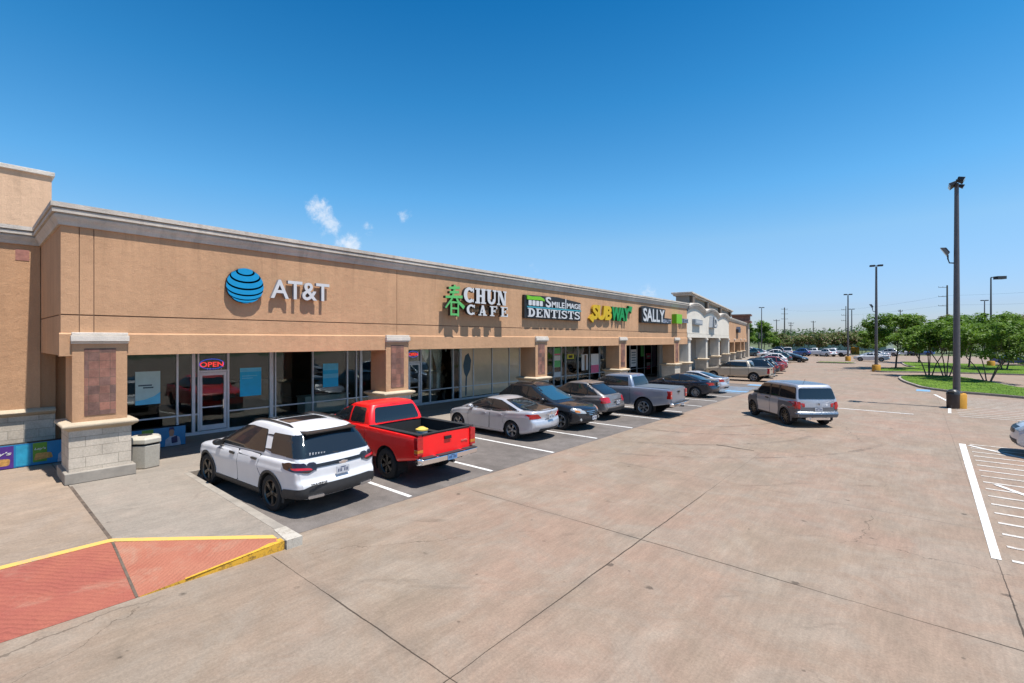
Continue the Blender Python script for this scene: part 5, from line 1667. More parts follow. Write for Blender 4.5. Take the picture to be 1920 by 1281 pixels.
# ---- anchor store at the left
anchor = tag(empty('anchor_store', (-19.6, -6, 0)), 'taller tan store wall in shade at the left with stone base and peach tower', 'building')
box_part('wall', TAN, anchor, (-20.2, -19.6, -25, 1.585, 1.5, 6.36))
box_part('wall_end', TANDK, anchor, (-20.2, -19.62, 1.586, 1.915, 0.15, 3.23))
mb = MB(); mb.loft([[Vector((-19.6 + o, y, z)) for o, z in ((0, 1.38), (0.08, 1.40), (0.12, 1.44), (0.18, 1.47), (0.20, 1.51), (0.17, 1.56), (0.0, 1.60))] for y in (-25, 1.90)], closed=False)
mb.build('ledge', LEDGE, anchor, world=True, smooth=50)
box_part('stone_base', STONE, anchor, (-20.2, -19.53, -25, 1.90, 0.149, 1.40))
cornice('cornice', [(-19.6, -25, 0, 1, 0), (-19.6, 1.60, 0, 1, -1)], anchor)
box_part('wall_tile', mat('red clay tile', (0.50, 0.22, 0.17), 0.8, var=0.25, vscale=9), anchor, (-19.62, -19.59, 1.08, 1.36, 5.88, 6.19))
box_part('tower_wall', PINK, anchor, (-34, -21.0, -20, 1.96, 6.2, 8.82))
box_part('tower_coping', CAPW, anchor, (-34.05, -20.93, -20.05, 2.03, 8.80, 8.93), bevel=0.01)
box_part('roof', ROOFM, anchor, (-40, -20.2, -25, 1.58, 6.2, 6.3))

# ---- the centre bends about ten degrees beyond the tan row
A_ = R(9.6)
TX, TY = -math.sin(A_), math.cos(A_)
NX, NY = math.cos(A_), math.sin(A_)


def bend(o, s, z): return (-15.5 + TX * s + NX * o, 42.1 + TY * s + NY * o, z)


def bbox_(mb, o0, o1, s0, s1, z0, z1, mi=0):
    V = [bend(o, s, z) for z in (z0, z1) for o, s in ((o0, s0), (o1, s0), (o1, s1), (o0, s1))]
    return mb.add(V, [(3, 2, 1, 0), (4, 5, 6, 7), (0, 1, 5, 4), (1, 2, 6, 5), (2, 3, 7, 6), (3, 0, 4, 7)], mi)


mb = MB(); mb.prism([(bend(1.1, -0.6, 0)[0], bend(1.1, -0.6, 0)[1]), (bend(1.1, 62, 0)[0], bend(1.1, 62, 0)[1]), (bend(-9, 62, 0)[0], bend(-9, 62, 0)[1]), (bend(-9, 1, 0)[0], bend(-9, 1, 0)[1]), (-19, 41.5), (-14.4, 41.5)], up(0), -0.02, 0.149)
structure('far_sidewalk', mb, WALKC)
white = tag(empty('white_shop_building', bend(0, 15, 0)), 'white stucco shop front with three scalloped humps along its cornice', 'building')
cus = [0.0, 9.4, 20.0, 31.0]


def hump(s):
    for a, b in zip(cus[:-1], cus[1:]):
        if a <= s <= b: return 0.50 * math.sin(math.pi * (s - a) / (b - a)) ** 0.85
    return 0.0


ss = [31.0 * i / 93 for i in range(94)]
mb = MB()
for a, b in zip(ss[:-1], ss[1:]):
    za, zb_ = 6.15 + hump(a), 6.15 + hump(b)
    mb.add([bend(0, a, 3.8), bend(0, b, 3.8), bend(0, b, zb_), bend(0, a, za), bend(-0.4, a, 3.8), bend(-0.4, b, 3.8), bend(-0.4, b, zb_), bend(-0.4, a, za)], [(0, 1, 2, 3), (5, 4, 7, 6), (3, 2, 6, 7), (1, 0, 4, 5)])
bbox_(mb, 0.003, 0.05, 0, 31, 3.8, 4.15); bbox_(mb, 0.003, 0.03, 0, 31, 4.19, 4.28)
mb.build('sign_wall', CREAM, white, world=True)
pr = [(p, z - 6.34 + 6.12) for p, z in CP]
mb = MB(); mb.loft([[Vector(bend(p * 1.25, s, z + hump(s))) for p, z in pr] for s in ss], closed=False, caps=False)
mb.build('cornice', CORN, white, world=True, smooth=35)
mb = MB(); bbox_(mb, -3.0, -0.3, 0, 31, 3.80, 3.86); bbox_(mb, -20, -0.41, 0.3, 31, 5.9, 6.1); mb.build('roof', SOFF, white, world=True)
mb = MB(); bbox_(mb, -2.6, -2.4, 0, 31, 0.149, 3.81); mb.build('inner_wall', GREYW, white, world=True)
DARKG = mat('dark shop glass', (0.02, 0.022, 0.024), 0.05, spec=0.8, var=0.2, vscale=1)
for a, b in ((1.6, 7.2), (12.2, 15.0), (22.6, 25.8)):
    mb = MB(); bbox_(mb, -2.41, -2.36, a, b, 0.2, 3.2); w_ = mb.build('shop_window', DARKG, white, world=True)
    for s in (a, (a + b) / 2, b):
        mb = MB(); bbox_(mb, -2.37, -2.30, s - 0.04, s + 0.04, 0.2, 3.2); mb.build('frame', ALU, w_, world=True)
for s in (0.35, 10.0, 19.7, 29.8):
    pillar(s, white, 1.0, CREAM, CAPW, LEDGE, STONE, False, fr=lambda o, a, z: bend(o, a, z))
# tall parapet behind, with corbels under its cornice
bp = MB(); bbox_(bp, -2.3, -1.05, 6.5, 42.6, 6.0, 8.10); bp.build('upper_wall', GREYW, white, world=True)
bp = MB(); bbox_(bp, -2.55, -0.80, 6.25, 42.9, 8.103, 8.28); bbox_(bp, -2.7, -0.62, 6.1, 43.05, 8.283, 8.45); bp.build('upper_cornice', CORN, white, world=True, bevel=0.02)
CORB = mat('corbel paint', (0.20, 0.155, 0.12), 0.85, var=0.15)
for s in (7.0, 16.5, 28.0, 40.0):
    bp = MB(); bbox_(bp, -1.05, -0.72, s, s + 1.1, 7.35, 8.10); bp.build('corbel', CORB, white, world=True, bevel=0.03)

third = tag(empty('end_shop_building', bend(0, 46, 0)), 'farther tan shop building with brown bays and a small stone corner turret', 'building')
mb = MB(); bbox_(mb, -0.4, 0, 31.02, 61, 3.75, 6.4); bbox_(mb, 0.003, 0.06, 31.02, 61, 3.2, 3.75); mb.build('sign_wall', TAN, third, world=True)
mb = MB(); mb.loft([[Vector(bend(p, s, z)) for p, z in CP] for s in (31.02, 61.2)], closed=False, caps=False); mb.build('cornice', CORN, third, world=True, smooth=35)
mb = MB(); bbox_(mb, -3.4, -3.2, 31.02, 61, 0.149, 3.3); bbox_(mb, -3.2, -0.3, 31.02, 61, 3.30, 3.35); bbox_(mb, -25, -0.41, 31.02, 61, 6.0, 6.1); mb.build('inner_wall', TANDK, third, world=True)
mb = MB()
for s in (32.3, 38.3, 48.4, 54.4): bbox_(mb, -3.21, -3.15, s, s + 4.2, 0.3, 3.0)
mb.build('shop_window', DARKG, third, world=True)
for s in (37.2, 47.3, 54.0): pillar(s, third, 1.0, TAN, CAPW, LEDGE, STONE, False, fr=lambda o, a, z: bend(o, a, z))
mb = MB(); bbox_(mb, -2.5, 0.35, 59.6, 62.2, 0.149, 6.9); mb.build('corner_pier', STONE, third, world=True)
mb = MB(); bbox_(mb, -2.9, 0.8, 59.0, 62.7, 6.91, 7.3); bbox_(mb, -2.6, 0.5, 59.4, 62.4, 7.303, 8.3); bbox_(mb, -2.9, 0.8, 59.1, 62.7, 8.303, 8.6); mb.build('turret', bricky('turret tile', (0.36, 0.2, 0.15), (0.26, 0.15, 0.12), (0.2, 0.14, 0.1), 0.5, 0.3, 0.01), third, world=True)
# ================================================================ signs on the wall
WHITEL = mat('white sign face', (0.80, 0.80, 0.80), 0.4, var=0.04, vscale=4)
BLUEL = mat('sky blue sign face', (0.0, 0.36, 0.72), 0.4, var=0.05, vscale=4)
GREENL = mat('leaf green sign face', (0.16, 0.62, 0.17), 0.4, var=0.06, vscale=4)
LIMEL = mat('lime sign face', (0.22, 0.66, 0.01), 0.4, var=0.06, vscale=4)
TEALL = mat('teal sign face', (0.07, 0.42, 0.52), 0.4, var=0.06, vscale=4)
YELLOWL = mat('yellow sign face', (0.86, 0.55, 0.0), 0.4, var=0.05, vscale=4)
DGREENL = mat('deep green sign face', (0.0, 0.36, 0.08), 0.4, var=0.05, vscale=4)
RETBLK = mat('black letter return', (0.02, 0.02, 0.022), 0.5, var=0.1)
RETGRY = mat('grey letter return', (0.30, 0.31, 0.34), 0.5, var=0.1)
SLATE = mat('sign grey', (0.33, 0.36, 0.40), 0.5, var=0.1)
F0 = facade(FX)


def sign(name, label, a0, group='shop signs mounted on the wall', z=5.3):
    return tag(empty(name, (FX, a0, z)), label, 'sign', group)


# blue striped globe and four white letters
sg = sign('letter_sign', 'blue striped globe beside white letters, the nearest sign on the tan wall', 6.6)
mb = MB(); cy, cz, rad, tau = 5.63, 5.22, 0.525, R(27)
bands = [(66, 90), (41, 60), (18, 35), (-4, 12), (-25, -10), (-46, -31), (-62, -51)]


def globe_curve(phi, n=26):
    ph = R(phi)
    q = -math.tan(ph) * math.tan(tau)
    lm = math.pi if q <= -1 else (0.0 if q >= 1 else math.acos(q))
    return [(math.cos(ph) * math.sin(l), math.sin(ph) * math.cos(tau) - math.cos(ph) * math.cos(l) * math.sin(tau)) for l in [(-lm + 2 * lm * k / n) for k in range(n + 1)]]


for lo, hi_ in bands:
    if hi_ == 90:
        poly = globe_curve(lo)[:-1]
    else:
        a = globe_curve(lo); b = globe_curve(hi_)
        poly = a + list(reversed(b))
    poly = [(cy + rad * p[0], cz + rad * p[1]) for p in poly]
    clean = []
    for p in poly:
        if not clean or math.hypot(p[0] - clean[-1][0], p[1] - clean[-1][1]) > 0.004: clean.append(p)
    mb.prism(clean, F0, 0.04, 0.15, 1, 1)
    # lit face laid as a strip of quads, so the crescent stays clean
    if hi_ == 90: mb.prism(clean, F0, 0.151, 0.156, 0, 0)
    else:
        m_ = len(a)
        mb.add([F0(cy + rad * p[0], cz + rad * p[1], 0.156) for p in a + b], [(k, k + 1, m_ + k + 1, m_ + k) for k in range(m_ - 1)], 0)
mb.build('globe_logo', [BLUEL, mat('dark blue return', (0.01, 0.03, 0.06), 0.5, var=0.1)], sg, world=True)
mb = MB()
put_text(mb, 'AT&T', 6.36, 4.90, 8.30, 5.50, F0, 0.05, 0.17, 0, 1, bold=0.014, space=0.96)
mb.build('lettering', [WHITEL, RETGRY], sg, world=True)


# chunky slab-serif letters drawn from strokes; x and y run 0..1
def arc_poly(cx, cy, rx, ry, t, a0, a1, n=18):
    o = [(cx + rx * math.cos(R(a0 + (a1 - a0) * k / n)), cy + ry * math.sin(R(a0 + (a1 - a0) * k / n))) for k in range(n + 1)]
    i = [(cx + (rx - t) * math.cos(R(a1 + (a0 - a1) * k / n)), cy + (ry - t * 0.62) * math.sin(R(a1 + (a0 - a1) * k / n))) for k in range(n + 1)]
    return o + i


def rc(x0, y0, x1, y1): return [(x0, y0), (x1, y0), (x1, y1), (x0, y1)]


def serif_letter(c, t=0.26):
    s = 0.11
    if c == 'C': return [arc_poly(0.52, 0.5, 0.5, 0.5, t, 42, 318), rc(0.82, 0.68, 0.93, 0.98), rc(0.82, 0.05, 0.91, 0.26)]
    if c == 'H': return [rc(0.10, 0, 0.10 + t, 1), rc(0.90 - t, 0, 0.90, 1), rc(0.3, 0.43, 0.7, 0.58), rc(0, 0, 0.46, s), rc(0, 1 - s, 0.46, 1), rc(0.54, 0, 1, s), rc(0.54, 1 - s, 1, 1)]
    if c == 'U': return [rc(0.10, 0.35, 0.10 + t, 1), rc(0.74, 0.35, 0.90, 1), arc_poly(0.5, 0.38, 0.40, 0.38, t * 0.85, 180, 360), rc(0, 1 - s, 0.46, 1), rc(0.62, 1 - s, 1, 1)]
    if c == 'N': return [rc(0.10, 0, 0.24, 1), rc(0.76, 0, 0.90, 1), [(0.08, 1), (0.40, 1), (0.90, 0), (0.60, 0)], rc(0, 0, 0.34, s), rc(0, 1 - s, 0.30, 1), rc(0.64, 1 - s, 1, 1)]
    if c == 'A': return [[(0.10, 0), (0.24, 0), (0.54, 1), (0.40, 1)], [(0.58, 0), (0.90, 0), (0.62, 1), (0.36, 1)], rc(0.26, 0.26, 0.70, 0.38), rc(0, 0, 0.36, s), rc(0.50, 0, 1, s)]
    if c == 'F': return [rc(0.14, 0, 0.14 + t, 1), rc(0, 0, 0.56, s), rc(0, 1 - s, 0.92, 1), rc(0.3, 0.45, 0.66, 0.58), rc(0.80, 0.72, 0.92, 1), rc(0.60, 0.36, 0.70, 0.67)]
    if c == 'E': return [rc(0.12, 0, 0.12 + t, 1), rc(0, 0, 0.92, s), rc(0, 1 - s, 0.90, 1), rc(0.3, 0.45, 0.64, 0.57), rc(0.80, 0, 0.94, 0.30), rc(0.79, 0.72, 0.91, 1), rc(0.59, 0.36, 0.68, 0.67)]
    if c == 'D': return [rc(0.12, 0, 0.12 + t, 1), arc_poly(0.42, 0.5, 0.54, 0.5, t, -90, 90), rc(0, 0, 0.5, s), rc(0, 1 - s, 0.5, 1)]
    if c == 'T': return [rc(0.5 - t / 2, 0, 0.5 + t / 2, 1), rc(0.2, 0, 0.8, s), rc(0, 1 - s, 1, 1), rc(0, 0.68, 0.12, 1), rc(0.88, 0.68, 1, 1)]
    if c == 'I': return [rc(0.5 - t * 0.75, 0, 0.5 + t * 0.75, 1), rc(0.05, 0, 0.95, s), rc(0.05, 1 - s, 0.95, 1)]
    if c == 'S': return [arc_poly(0.5, 0.73, 0.44, 0.27, 0.22, 20, 250), arc_poly(0.5, 0.28, 0.46, 0.28, 0.22, 200, 430), rc(0.80, 0.68, 0.90, 1.0), rc(0.06, 0, 0.16, 0.32), [(0.14, 0.60), (0.42, 0.48), (0.86, 0.34), (0.62, 0.58), (0.3, 0.70)]]
    return []


def serif_word(mb, word, a0, b0, a1, b1, d0, d1, mi=0, side=1, t=0.26, gap=0.10, wide=None):
    ws = [(wide or {}).get(c, 0.45 if c == 'I' else 1.0) for c in word]
    tot = sum(ws) + gap * (len(word) - 1); u = (a1 - a0) / tot; x = a0
    for c, w in zip(word, ws):
        for j, poly in enumerate(serif_letter(c, t)):
            mb.prism([(x + p[0] * w * u, b0 + p[1] * (b1 - b0)) for p in poly], F0, d0 - j * 0.0008, d1 - j * 0.0016, mi, side)
        x += (w + gap) * u


sg = sign('cafe_sign', 'green brush-stroke character beside two lines of white slab letters', 15.2)
mb = MB()
serif_word(mb, 'CHUN', 14.42, 5.24, 17.30, 5.93, 0.24, 0.40, 0, 1, t=0.30, gap=0.05)
serif_word(mb, 'CAFE', 14.60, 4.70, 17.42, 5.17, 0.24, 0.40, 0, 1, t=0.27, gap=0.36)
mb.build('lettering', [WHITEL, RETBLK], sg, world=True)
mb = MB()
X0, Z0, SW, SH = 13.36, 4.66, 1.02, 1.30


def strokes(mb, lst, d0, d1, mi):
    for j, (pts, w0, w1) in enumerate(lst):
        P0 = [(X0 + p[0] * SW, Z0 + p[1] * SH) for p in pts]
        L_, R2 = [], []
        for i, p in enumerate(P0):
            q0, q1 = P0[max(0, i - 1)], P0[min(len(P0) - 1, i + 1)]
            dx, dy = q1[0] - q0[0], q1[1] - q0[1]; l = math.hypot(dx, dy); w = (w0 + (w1 - w0) * i / max(1, len(P0) - 1)) * 0.5
            L_.append((p[0] - dy / l * w, p[1] + dx / l * w)); R2.append((p[0] + dy / l * w, p[1] - dx / l * w))
        mb.prism(L_ + list(reversed(R2)), F0, d0 - j * 0.0008, d1 - j * 0.0016, mi, 1)


strokes(mb, [([(0.20, 0.88), (0.82, 0.92)], 0.10, 0.12), ([(0.24, 0.74), (0.78, 0.77)], 0.10, 0.11), ([(0.02, 0.58), (0.98, 0.62)], 0.10, 0.13),
             ([(0.54, 1.0), (0.50, 0.78), (0.36, 0.52), (0.02, 0.22)], 0.12, 0.07), ([(0.58, 0.62), (0.74, 0.45), (1.08, 0.26)], 0.07, 0.17),
             ([(0.34, 0.44), (0.34, -0.02)], 0.10, 0.10), ([(0.32, 0.42), (0.74, 0.42), (0.73, -0.04)], 0.10, 0.10), ([(0.34, 0.22), (0.72, 0.22)], 0.08, 0.08), ([(0.34, 0.02), (0.72, 0.02)], 0.09, 0.09)], 0.24, 0.40, 0)
mb.build('character', [GREENL, RETBLK], sg, world=True)
mb = MB(); mb.box(FX + 0.001, FX + 0.24, 13.8, 17.0, 5.30, 5.42); mb.box(FX + 0.001, FX + 0.24, 14.8, 17.2, 4.86, 4.98)
mb.build('raceway', TANDK, sg, world=True)

sg = sign('dentist_sign', 'dark panel sign with toothbrush emblem, teal stripe and white letters', 21.6)
mb = MB()
mb.prism([(18.95, 4.72), (24.30, 4.72), (24.30, 5.80), (21.9, 5.98), (18.95, 5.92)], F0, 0.02, 0.17, 0)
mb.build('backing', RETBLK, sg, world=True)
mb = MB()
serif_word(mb, 'DENTISTS', 19.15, 4.79, 24.15, 5.25, 0.17, 0.24, 0, 1, t=0.27, gap=0.07)
put_text(mb, 'S', 20.72, 5.36, 21.22, 5.93, F0, 0.17, 0.23, 0, 1, bold=0.02)
put_text(mb, 'MILE', 21.27, 5.38, 22.52, 5.70, F0, 0.17, 0.23, 0, 1, bold=0.025)
put_text(mb, 'I', 22.60, 5.33, 22.68, 5.92, F0, 0.17, 0.23, 0, 1, bold=0.02)
put_text(mb, 'MAGE', 22.76, 5.40, 24.22, 5.70, F0, 0.17, 0.23, 0, 1, bold=0.025)
for k in range(4): mb.prism(rpoly([(19.22 + k * 0.32, 5.39), (19.48 + k * 0.32, 5.39), (19.48 + k * 0.32, 5.66), (19.22 + k * 0.32, 5.66)], 0.05), F0, 0.17, 0.23, 0, 1)
mb.build('lettering', [WHITEL, RETGRY], sg, world=True)
mb = MB(); mb.box(FX + 0.171, FX + 0.235, 19.1, 24.28, 5.27, 5.345); mb.build('stripe', TEALL, sg, world=True)
mb = MB(); mb.prism(rpoly([(19.1, 5.68), (20.3, 5.70), (20.62, 5.66), (20.55, 5.80), (20.2, 5.90), (19.5, 5.86), (19.1, 5.90)], 0.06), F0, 0.171, 0.24); mb.build('toothbrush_emblem', LIMEL, sg, world=True)

sg = sign('sandwich_sign', 'slanted yellow and green letters with arrow ends', 28.2)
mb = MB()
put_text(mb, 'SUB', 25.62, 4.86, 28.12, 5.80, F0, 0.03, 0.18, 0, 2, bold=0.045, shear=0.12, space=0.92)
mb.prism([(25.30, 4.92), (25.75, 4.66), (25.86, 4.86), (26.1, 4.88), (25.95, 5.06), (25.70, 5.06), (25.62, 5.18)], F0, 0.028, 0.178, 0, 2)
put_text(mb, 'WAY', 28.16, 4.86, 30.72, 5.80, F0, 0.031, 0.181, 1, 3, bold=0.045, shear=0.12, space=0.90)
mb.prism([(30.45, 5.62), (30.62, 5.86), (30.50, 5.97), (31.12, 5.92), (30.95, 5.45), (30.82, 5.58)], F0, 0.027, 0.177, 1, 3)
mb.build('lettering', [YELLOWL, DGREENL, mat('amber letter return', (0.5, 0.28, 0.01), 0.5, var=0.1), mat('green letter return', (0.0, 0.16, 0.04), 0.5, var=0.1)], sg, world=True)

sg = sign('beauty_sign', 'black boxed sign with tall white letters and a small pale word', 35.0)
mb = MB()
mb.prism([(32.45, 4.86), (37.9, 4.86), (37.9, 5.30), (36.55, 5.32), (36.75, 6.0), (35.9, 6.02), (32.9, 6.10), (32.45, 5.95)], F0, 0.02, 0.26, 0)
mb.build('backing', RETBLK, sg, world=True)
mb = MB()
put_text(mb, 'SALLY', 32.62, 4.95, 36.45, 5.93, F0, 0.26, 0.31, 0, 1, bold=0.02)
put_text(mb, 'BEAUTY', 36.15, 4.93, 37.85, 5.20, F0, 0.261, 0.30, 2, 1, bold=0.01)
mb.build('lettering', [WHITEL, RETGRY, mat('pale blue sign face', (0.42, 0.48, 0.62), 0.4, var=0.05)], sg, world=True)

sg = sign('tax_office_sign', 'lime green square with small blue-grey letters at the tan wall end', 40.2)
mb = MB(); mb.box(FX + 0.02, FX + 0.42, 38.65, 39.85, 4.95, 5.72); mb.build('square_emblem', LIMEL, sg, world=True)
mb = MB(); put_text(mb, 'H&R BLOCK', 40.05, 5.05, 41.95, 5.42, F0, 0.03, 0.2, 0, 1, bold=0.02); mb.build('lettering', [mat('slate blue sign face', (0.26, 0.33, 0.47), 0.45, var=0.06), RETGRY], sg, world=True)


def fb(off): return lambda a, b, d: bend(off + d, a, b)


sg = tag(empty('box_sign', bend(0, 4.4, 5.2)), 'small grey box sign on the white stucco wall', 'sign', 'shop signs mounted on the wall')
mb = MB(); mb.prism(rc(2.4, 5.02, 6.4, 5.52), fb(0), 0.02, 0.3); mb.build('box', SLATE, sg, world=True, bevel=0.02)
mb = MB()
for k in range(6): mb.prism(rc(2.9 + k * 0.55, 5.14, 3.25 + k * 0.55, 5.42), fb(0), 0.30, 0.33)
mb.build('lettering', WHITEL, sg, world=True)
sg = tag(empty('round_sign', bend(0, 14.7, 5.5)), 'tall dark sign with a white ring letter on the white stucco wall', 'sign', 'shop signs mounted on the wall')
mb = MB(); mb.prism([(12.3, 4.95), (15.9, 4.95), (16.3, 5.2), (16.1, 6.1), (15.4, 6.22), (13.0, 6.22)], fb(0), 0.02, 0.35); mb.build('backing', SLATE, sg, world=True)
mb = MB(); put_text(mb, 'D', 13.4, 5.05, 15.6, 6.12, fb(0), 0.35, 0.45, 0, 1, bold=0.03)
for z in (5.2, 5.75): mb.prism(rc(16.0, z, 16.5, z + 0.22), fb(0), 0.1, 0.4)
mb.build('lettering', [WHITEL, RETBLK], sg, world=True)
sg = tag(empty('dark_sign', bend(0, 42, 5.2)), 'small dark blue emblem sign on the farthest tan wall', 'sign', 'shop signs mounted on the wall')
mb = MB(); mb.prism([(40.5, 4.75), (43.6, 4.75), (44.0, 5.3), (43.2, 5.75), (42.2, 5.4), (41.2, 5.7), (40.3, 5.3)], fb(0), 0.02, 0.4); mb.build('emblem', mat('dark navy sign face', (0.03, 0.04, 0.08), 0.5, var=0.1), sg, world=True)

# ================================================================ things in and on the shop windows
GF = facade(GX)
NEONR = mat('red neon tube', (0.8, 0.05, 0.05), 0.4, emit=(1.0, 0.06, 0.05), estr=0.6)
NEONB = mat('blue neon tube', (0.05, 0.1, 0.6), 0.4, emit=(0.05, 0.12, 0.8), estr=0.5)


def neon(label, a, b, w, h, digits):
    o = tag(empty('open_sign', (GX, a, b)), label, 'sign', 'lit open signs in the shop windows')
    mb = MB(); put_text(mb, 'OPEN', a - w * 0.48, b - h * 0.22, a + w * 0.48, b + h * 0.24, GF, 0.012, 0.03, 0, bold=0.012); mb.build('neon_lettering', NEONR, o, world=True)
    mb = MB(); pts = [(GX + 0.022, a + w * 0.5 * math.cos(t), b + 0.02 + h * 0.46 * math.sin(t)) for t in [2 * math.pi * k / 36 for k in range(37)]]
    mb.tube(pts, 0.011, 6, caps=False); mb.build('neon_ring', NEONB, o, world=True, smooth=60)
    if digits:
        mb = MB(); put_text(mb, digits, a - w * 0.18, b - h * 0.52, a + w * 0.40, b - h * 0.34, GF, 0.012, 0.02, 0, bold=0.01); mb.build('street_number', WHITEL, o, world=True)
    return o


neon('red neon OPEN sign over the glass door left of the white SUV', 6.12, 2.68, 0.80, 0.40, '12430-J')
neon('small red neon OPEN sign in the window behind the red pickup', 15.35, 2.83, 0.62, 0.34, None)


def poster(label, a0, a1, b0, b1, m, extras=(), name='window_poster', d=0.014, group='posters in the shop windows'):
    o = tag(empty(name, (GX + d, (a0 + a1) / 2, b0)), label, 'poster', group)
    mb = MB(); mb.box(GX + d - 0.004, GX + d, a0, a1, b0, b1); mb.build('sheet', m, o, world=True)
    for nm, poly, mm in extras:
        mb = MB(); mb.prism([(a0 + (a1 - a0) * x, b0 + (b1 - b0) * y) for x, y in poly], GF, d + 0.001, d + 0.004); mb.build(nm, mm, o, world=True)
    return o


PALEB = mat('pale aqua poster', (0.55, 0.78, 0.80), raw=True, rough=0.5, var=0.08, vscale=3)
MIDB = mat('poster blue', (0.005, 0.52, 0.92), raw=True, rough=0.5, var=0.08, vscale=3)
LTB = mat('poster light blue', (0.15, 0.66, 0.98), raw=True, rough=0.5, var=0.08, vscale=3)
DKTXT = mat('poster dark print', (0.06, 0.16, 0.24), 0.5, var=0.1)
WHT = mat('poster white', (0.85, 0.85, 0.84), raw=True, rough=0.5, var=0.06)
PINKP = mat('poster pink', (0.9, 0.16, 0.3), raw=True, rough=0.5, var=0.15, vscale=6)
YELP = mat('poster yellow', (0.9, 0.8, 0.05), raw=True, rough=0.5, var=0.12, vscale=6)
GRNP = mat('poster green', (0.16, 0.62, 0.2), raw=True, rough=0.5, var=0.12, vscale=6)
CURT = mat('grey curtain', (0.85, 0.85, 0.86), raw=True, rough=0.85, var=0.12, vscale=3)
pz = poster('pale aqua window poster with a blue curve, left of the shop door', 3.86, 4.55, 1.40, 2.52, PALEB,
            [('blue_curve', [(0, 0), (1, 0), (1, 0.36), (0.75, 0.24), (0.4, 0.16), (0, 0.12)], LTB), ('print_line', rc(0.12, 0.56, 0.66, 0.60), DKTXT), ('print_line', rc(0.3, 0.49, 0.72, 0.53), DKTXT)])
poster('blue window poster just right of the shop door', 7.08, 7.86, 1.40, 2.50, MIDB, [('light_band', rc(0, 0.86, 1, 1), LTB), ('print_line', rc(0.1, 0.70, 0.8, 0.73), LTB), ('print_line', rc(0.1, 0.62, 0.6, 0.65), LTB)])
poster('blue banded window poster near the second stone pillar', 10.44, 11.16, 1.50, 2.54, MIDB, [('light_band', rc(0, 0.72, 1, 1), LTB), ('light_band', rc(0, 0.38, 1, 0.56), LTB)])
# dim counters and displays inside the first shop
mb = MB(); mb.box(-23.4, -22.6, 7.6, 9.9, 0.157, 1.75); mb.box(-23.45, -22.55, 7.55, 9.95, 1.753, 1.80)
tag(mb.build('shop_counter', mat('shop wood', (0.20, 0.15, 0.11), 0.6, var=0.2, vscale=2), bevel=0.02), 'brown counter inside the shop behind the door glass', 'counter')
mb = MB(); mb.box(-22.2, -21.4, 10.4, 12.6, 0.157, 0.9); mb.box(-22.25, -21.35, 10.35, 12.65, 0.903, 0.97)
tag(mb.build('display_table', WHT, bevel=0.02), 'white display table inside the shop near the banded poster', 'table')
# drapes of the cafe
def curtain(label, a0, a1, tie, z0=0.9):
    mb = MB(); rings = []
    for q in range(9):
        t = q / 8; z = 3.15 - (3.15 - z0) * t
        wv = 1.0 - 0.78 * sstep(min(1, t / 0.6)) + 0.12 * max(0, t - 0.7)
        c = a0 + (a1 - a0) * (0.5 * (1 - sstep(t / 0.6)) + tie * sstep(t / 0.6))
        hw = (a1 - a0) * 0.5 * wv
        ring = []
        for k in range(25):
            u = k / 24; ring.append(Vector((GX - 0.18 + 0.05 * math.sin(u * 34) * (0.4 + wv * 0.6), c - hw + 2 * hw * u, z)))
        rings.append(ring)
    mb.loft(rings, closed=False, caps=False)
    tag(mb.build('curtain', CURT, smooth=60), label, 'curtain', 'tied grey curtains in the cafe window')


curtain('grey curtain tied back nearest the cafe door', 15.95, 16.75, 0.95, 1.0)
curtain('grey curtain tied in the middle of the cafe window', 16.75, 17.9, 0.42, 0.9)
curtain('wide grey curtain swept left of the blue post in the cafe window', 17.6, 18.9, 0.95, 1.4)
# beige frosted film behind the cafe glass, with a darker print of a cup
FILM = mat('beige window film', (0.72, 0.58, 0.40), raw=True, rough=0.10, spec=0.5, coat=0.45, var=0.10, vscale=1.5)
for i, (a, b, lab) in enumerate(((18.80, 19.69, 'beige window film with a dark tree print, beside the blue post'), (19.76, 21.29, 'plain beige window film left of the widest cafe pane'), (21.37, 22.90, 'beige window film behind the roof of the black SUV'), (22.98, 24.3, 'beige window film next to the third stone pillar'))):
    ex = []
    if i == 0: ex = [('tree_print', [(0.30, 0.02), (0.42, 0.02), (0.46, 0.40), (0.75, 0.55), (0.85, 0.75), (0.6, 0.9), (0.3, 0.85), (0.12, 0.65), (0.2, 0.5), (0.34, 0.42)], DKTXT)]
    o = poster(lab, a, b, 0.3, 3.1, FILM, ex, name='window_film', d=0.012, group='beige films in the cafe window')
    o['category'] = 'window film'
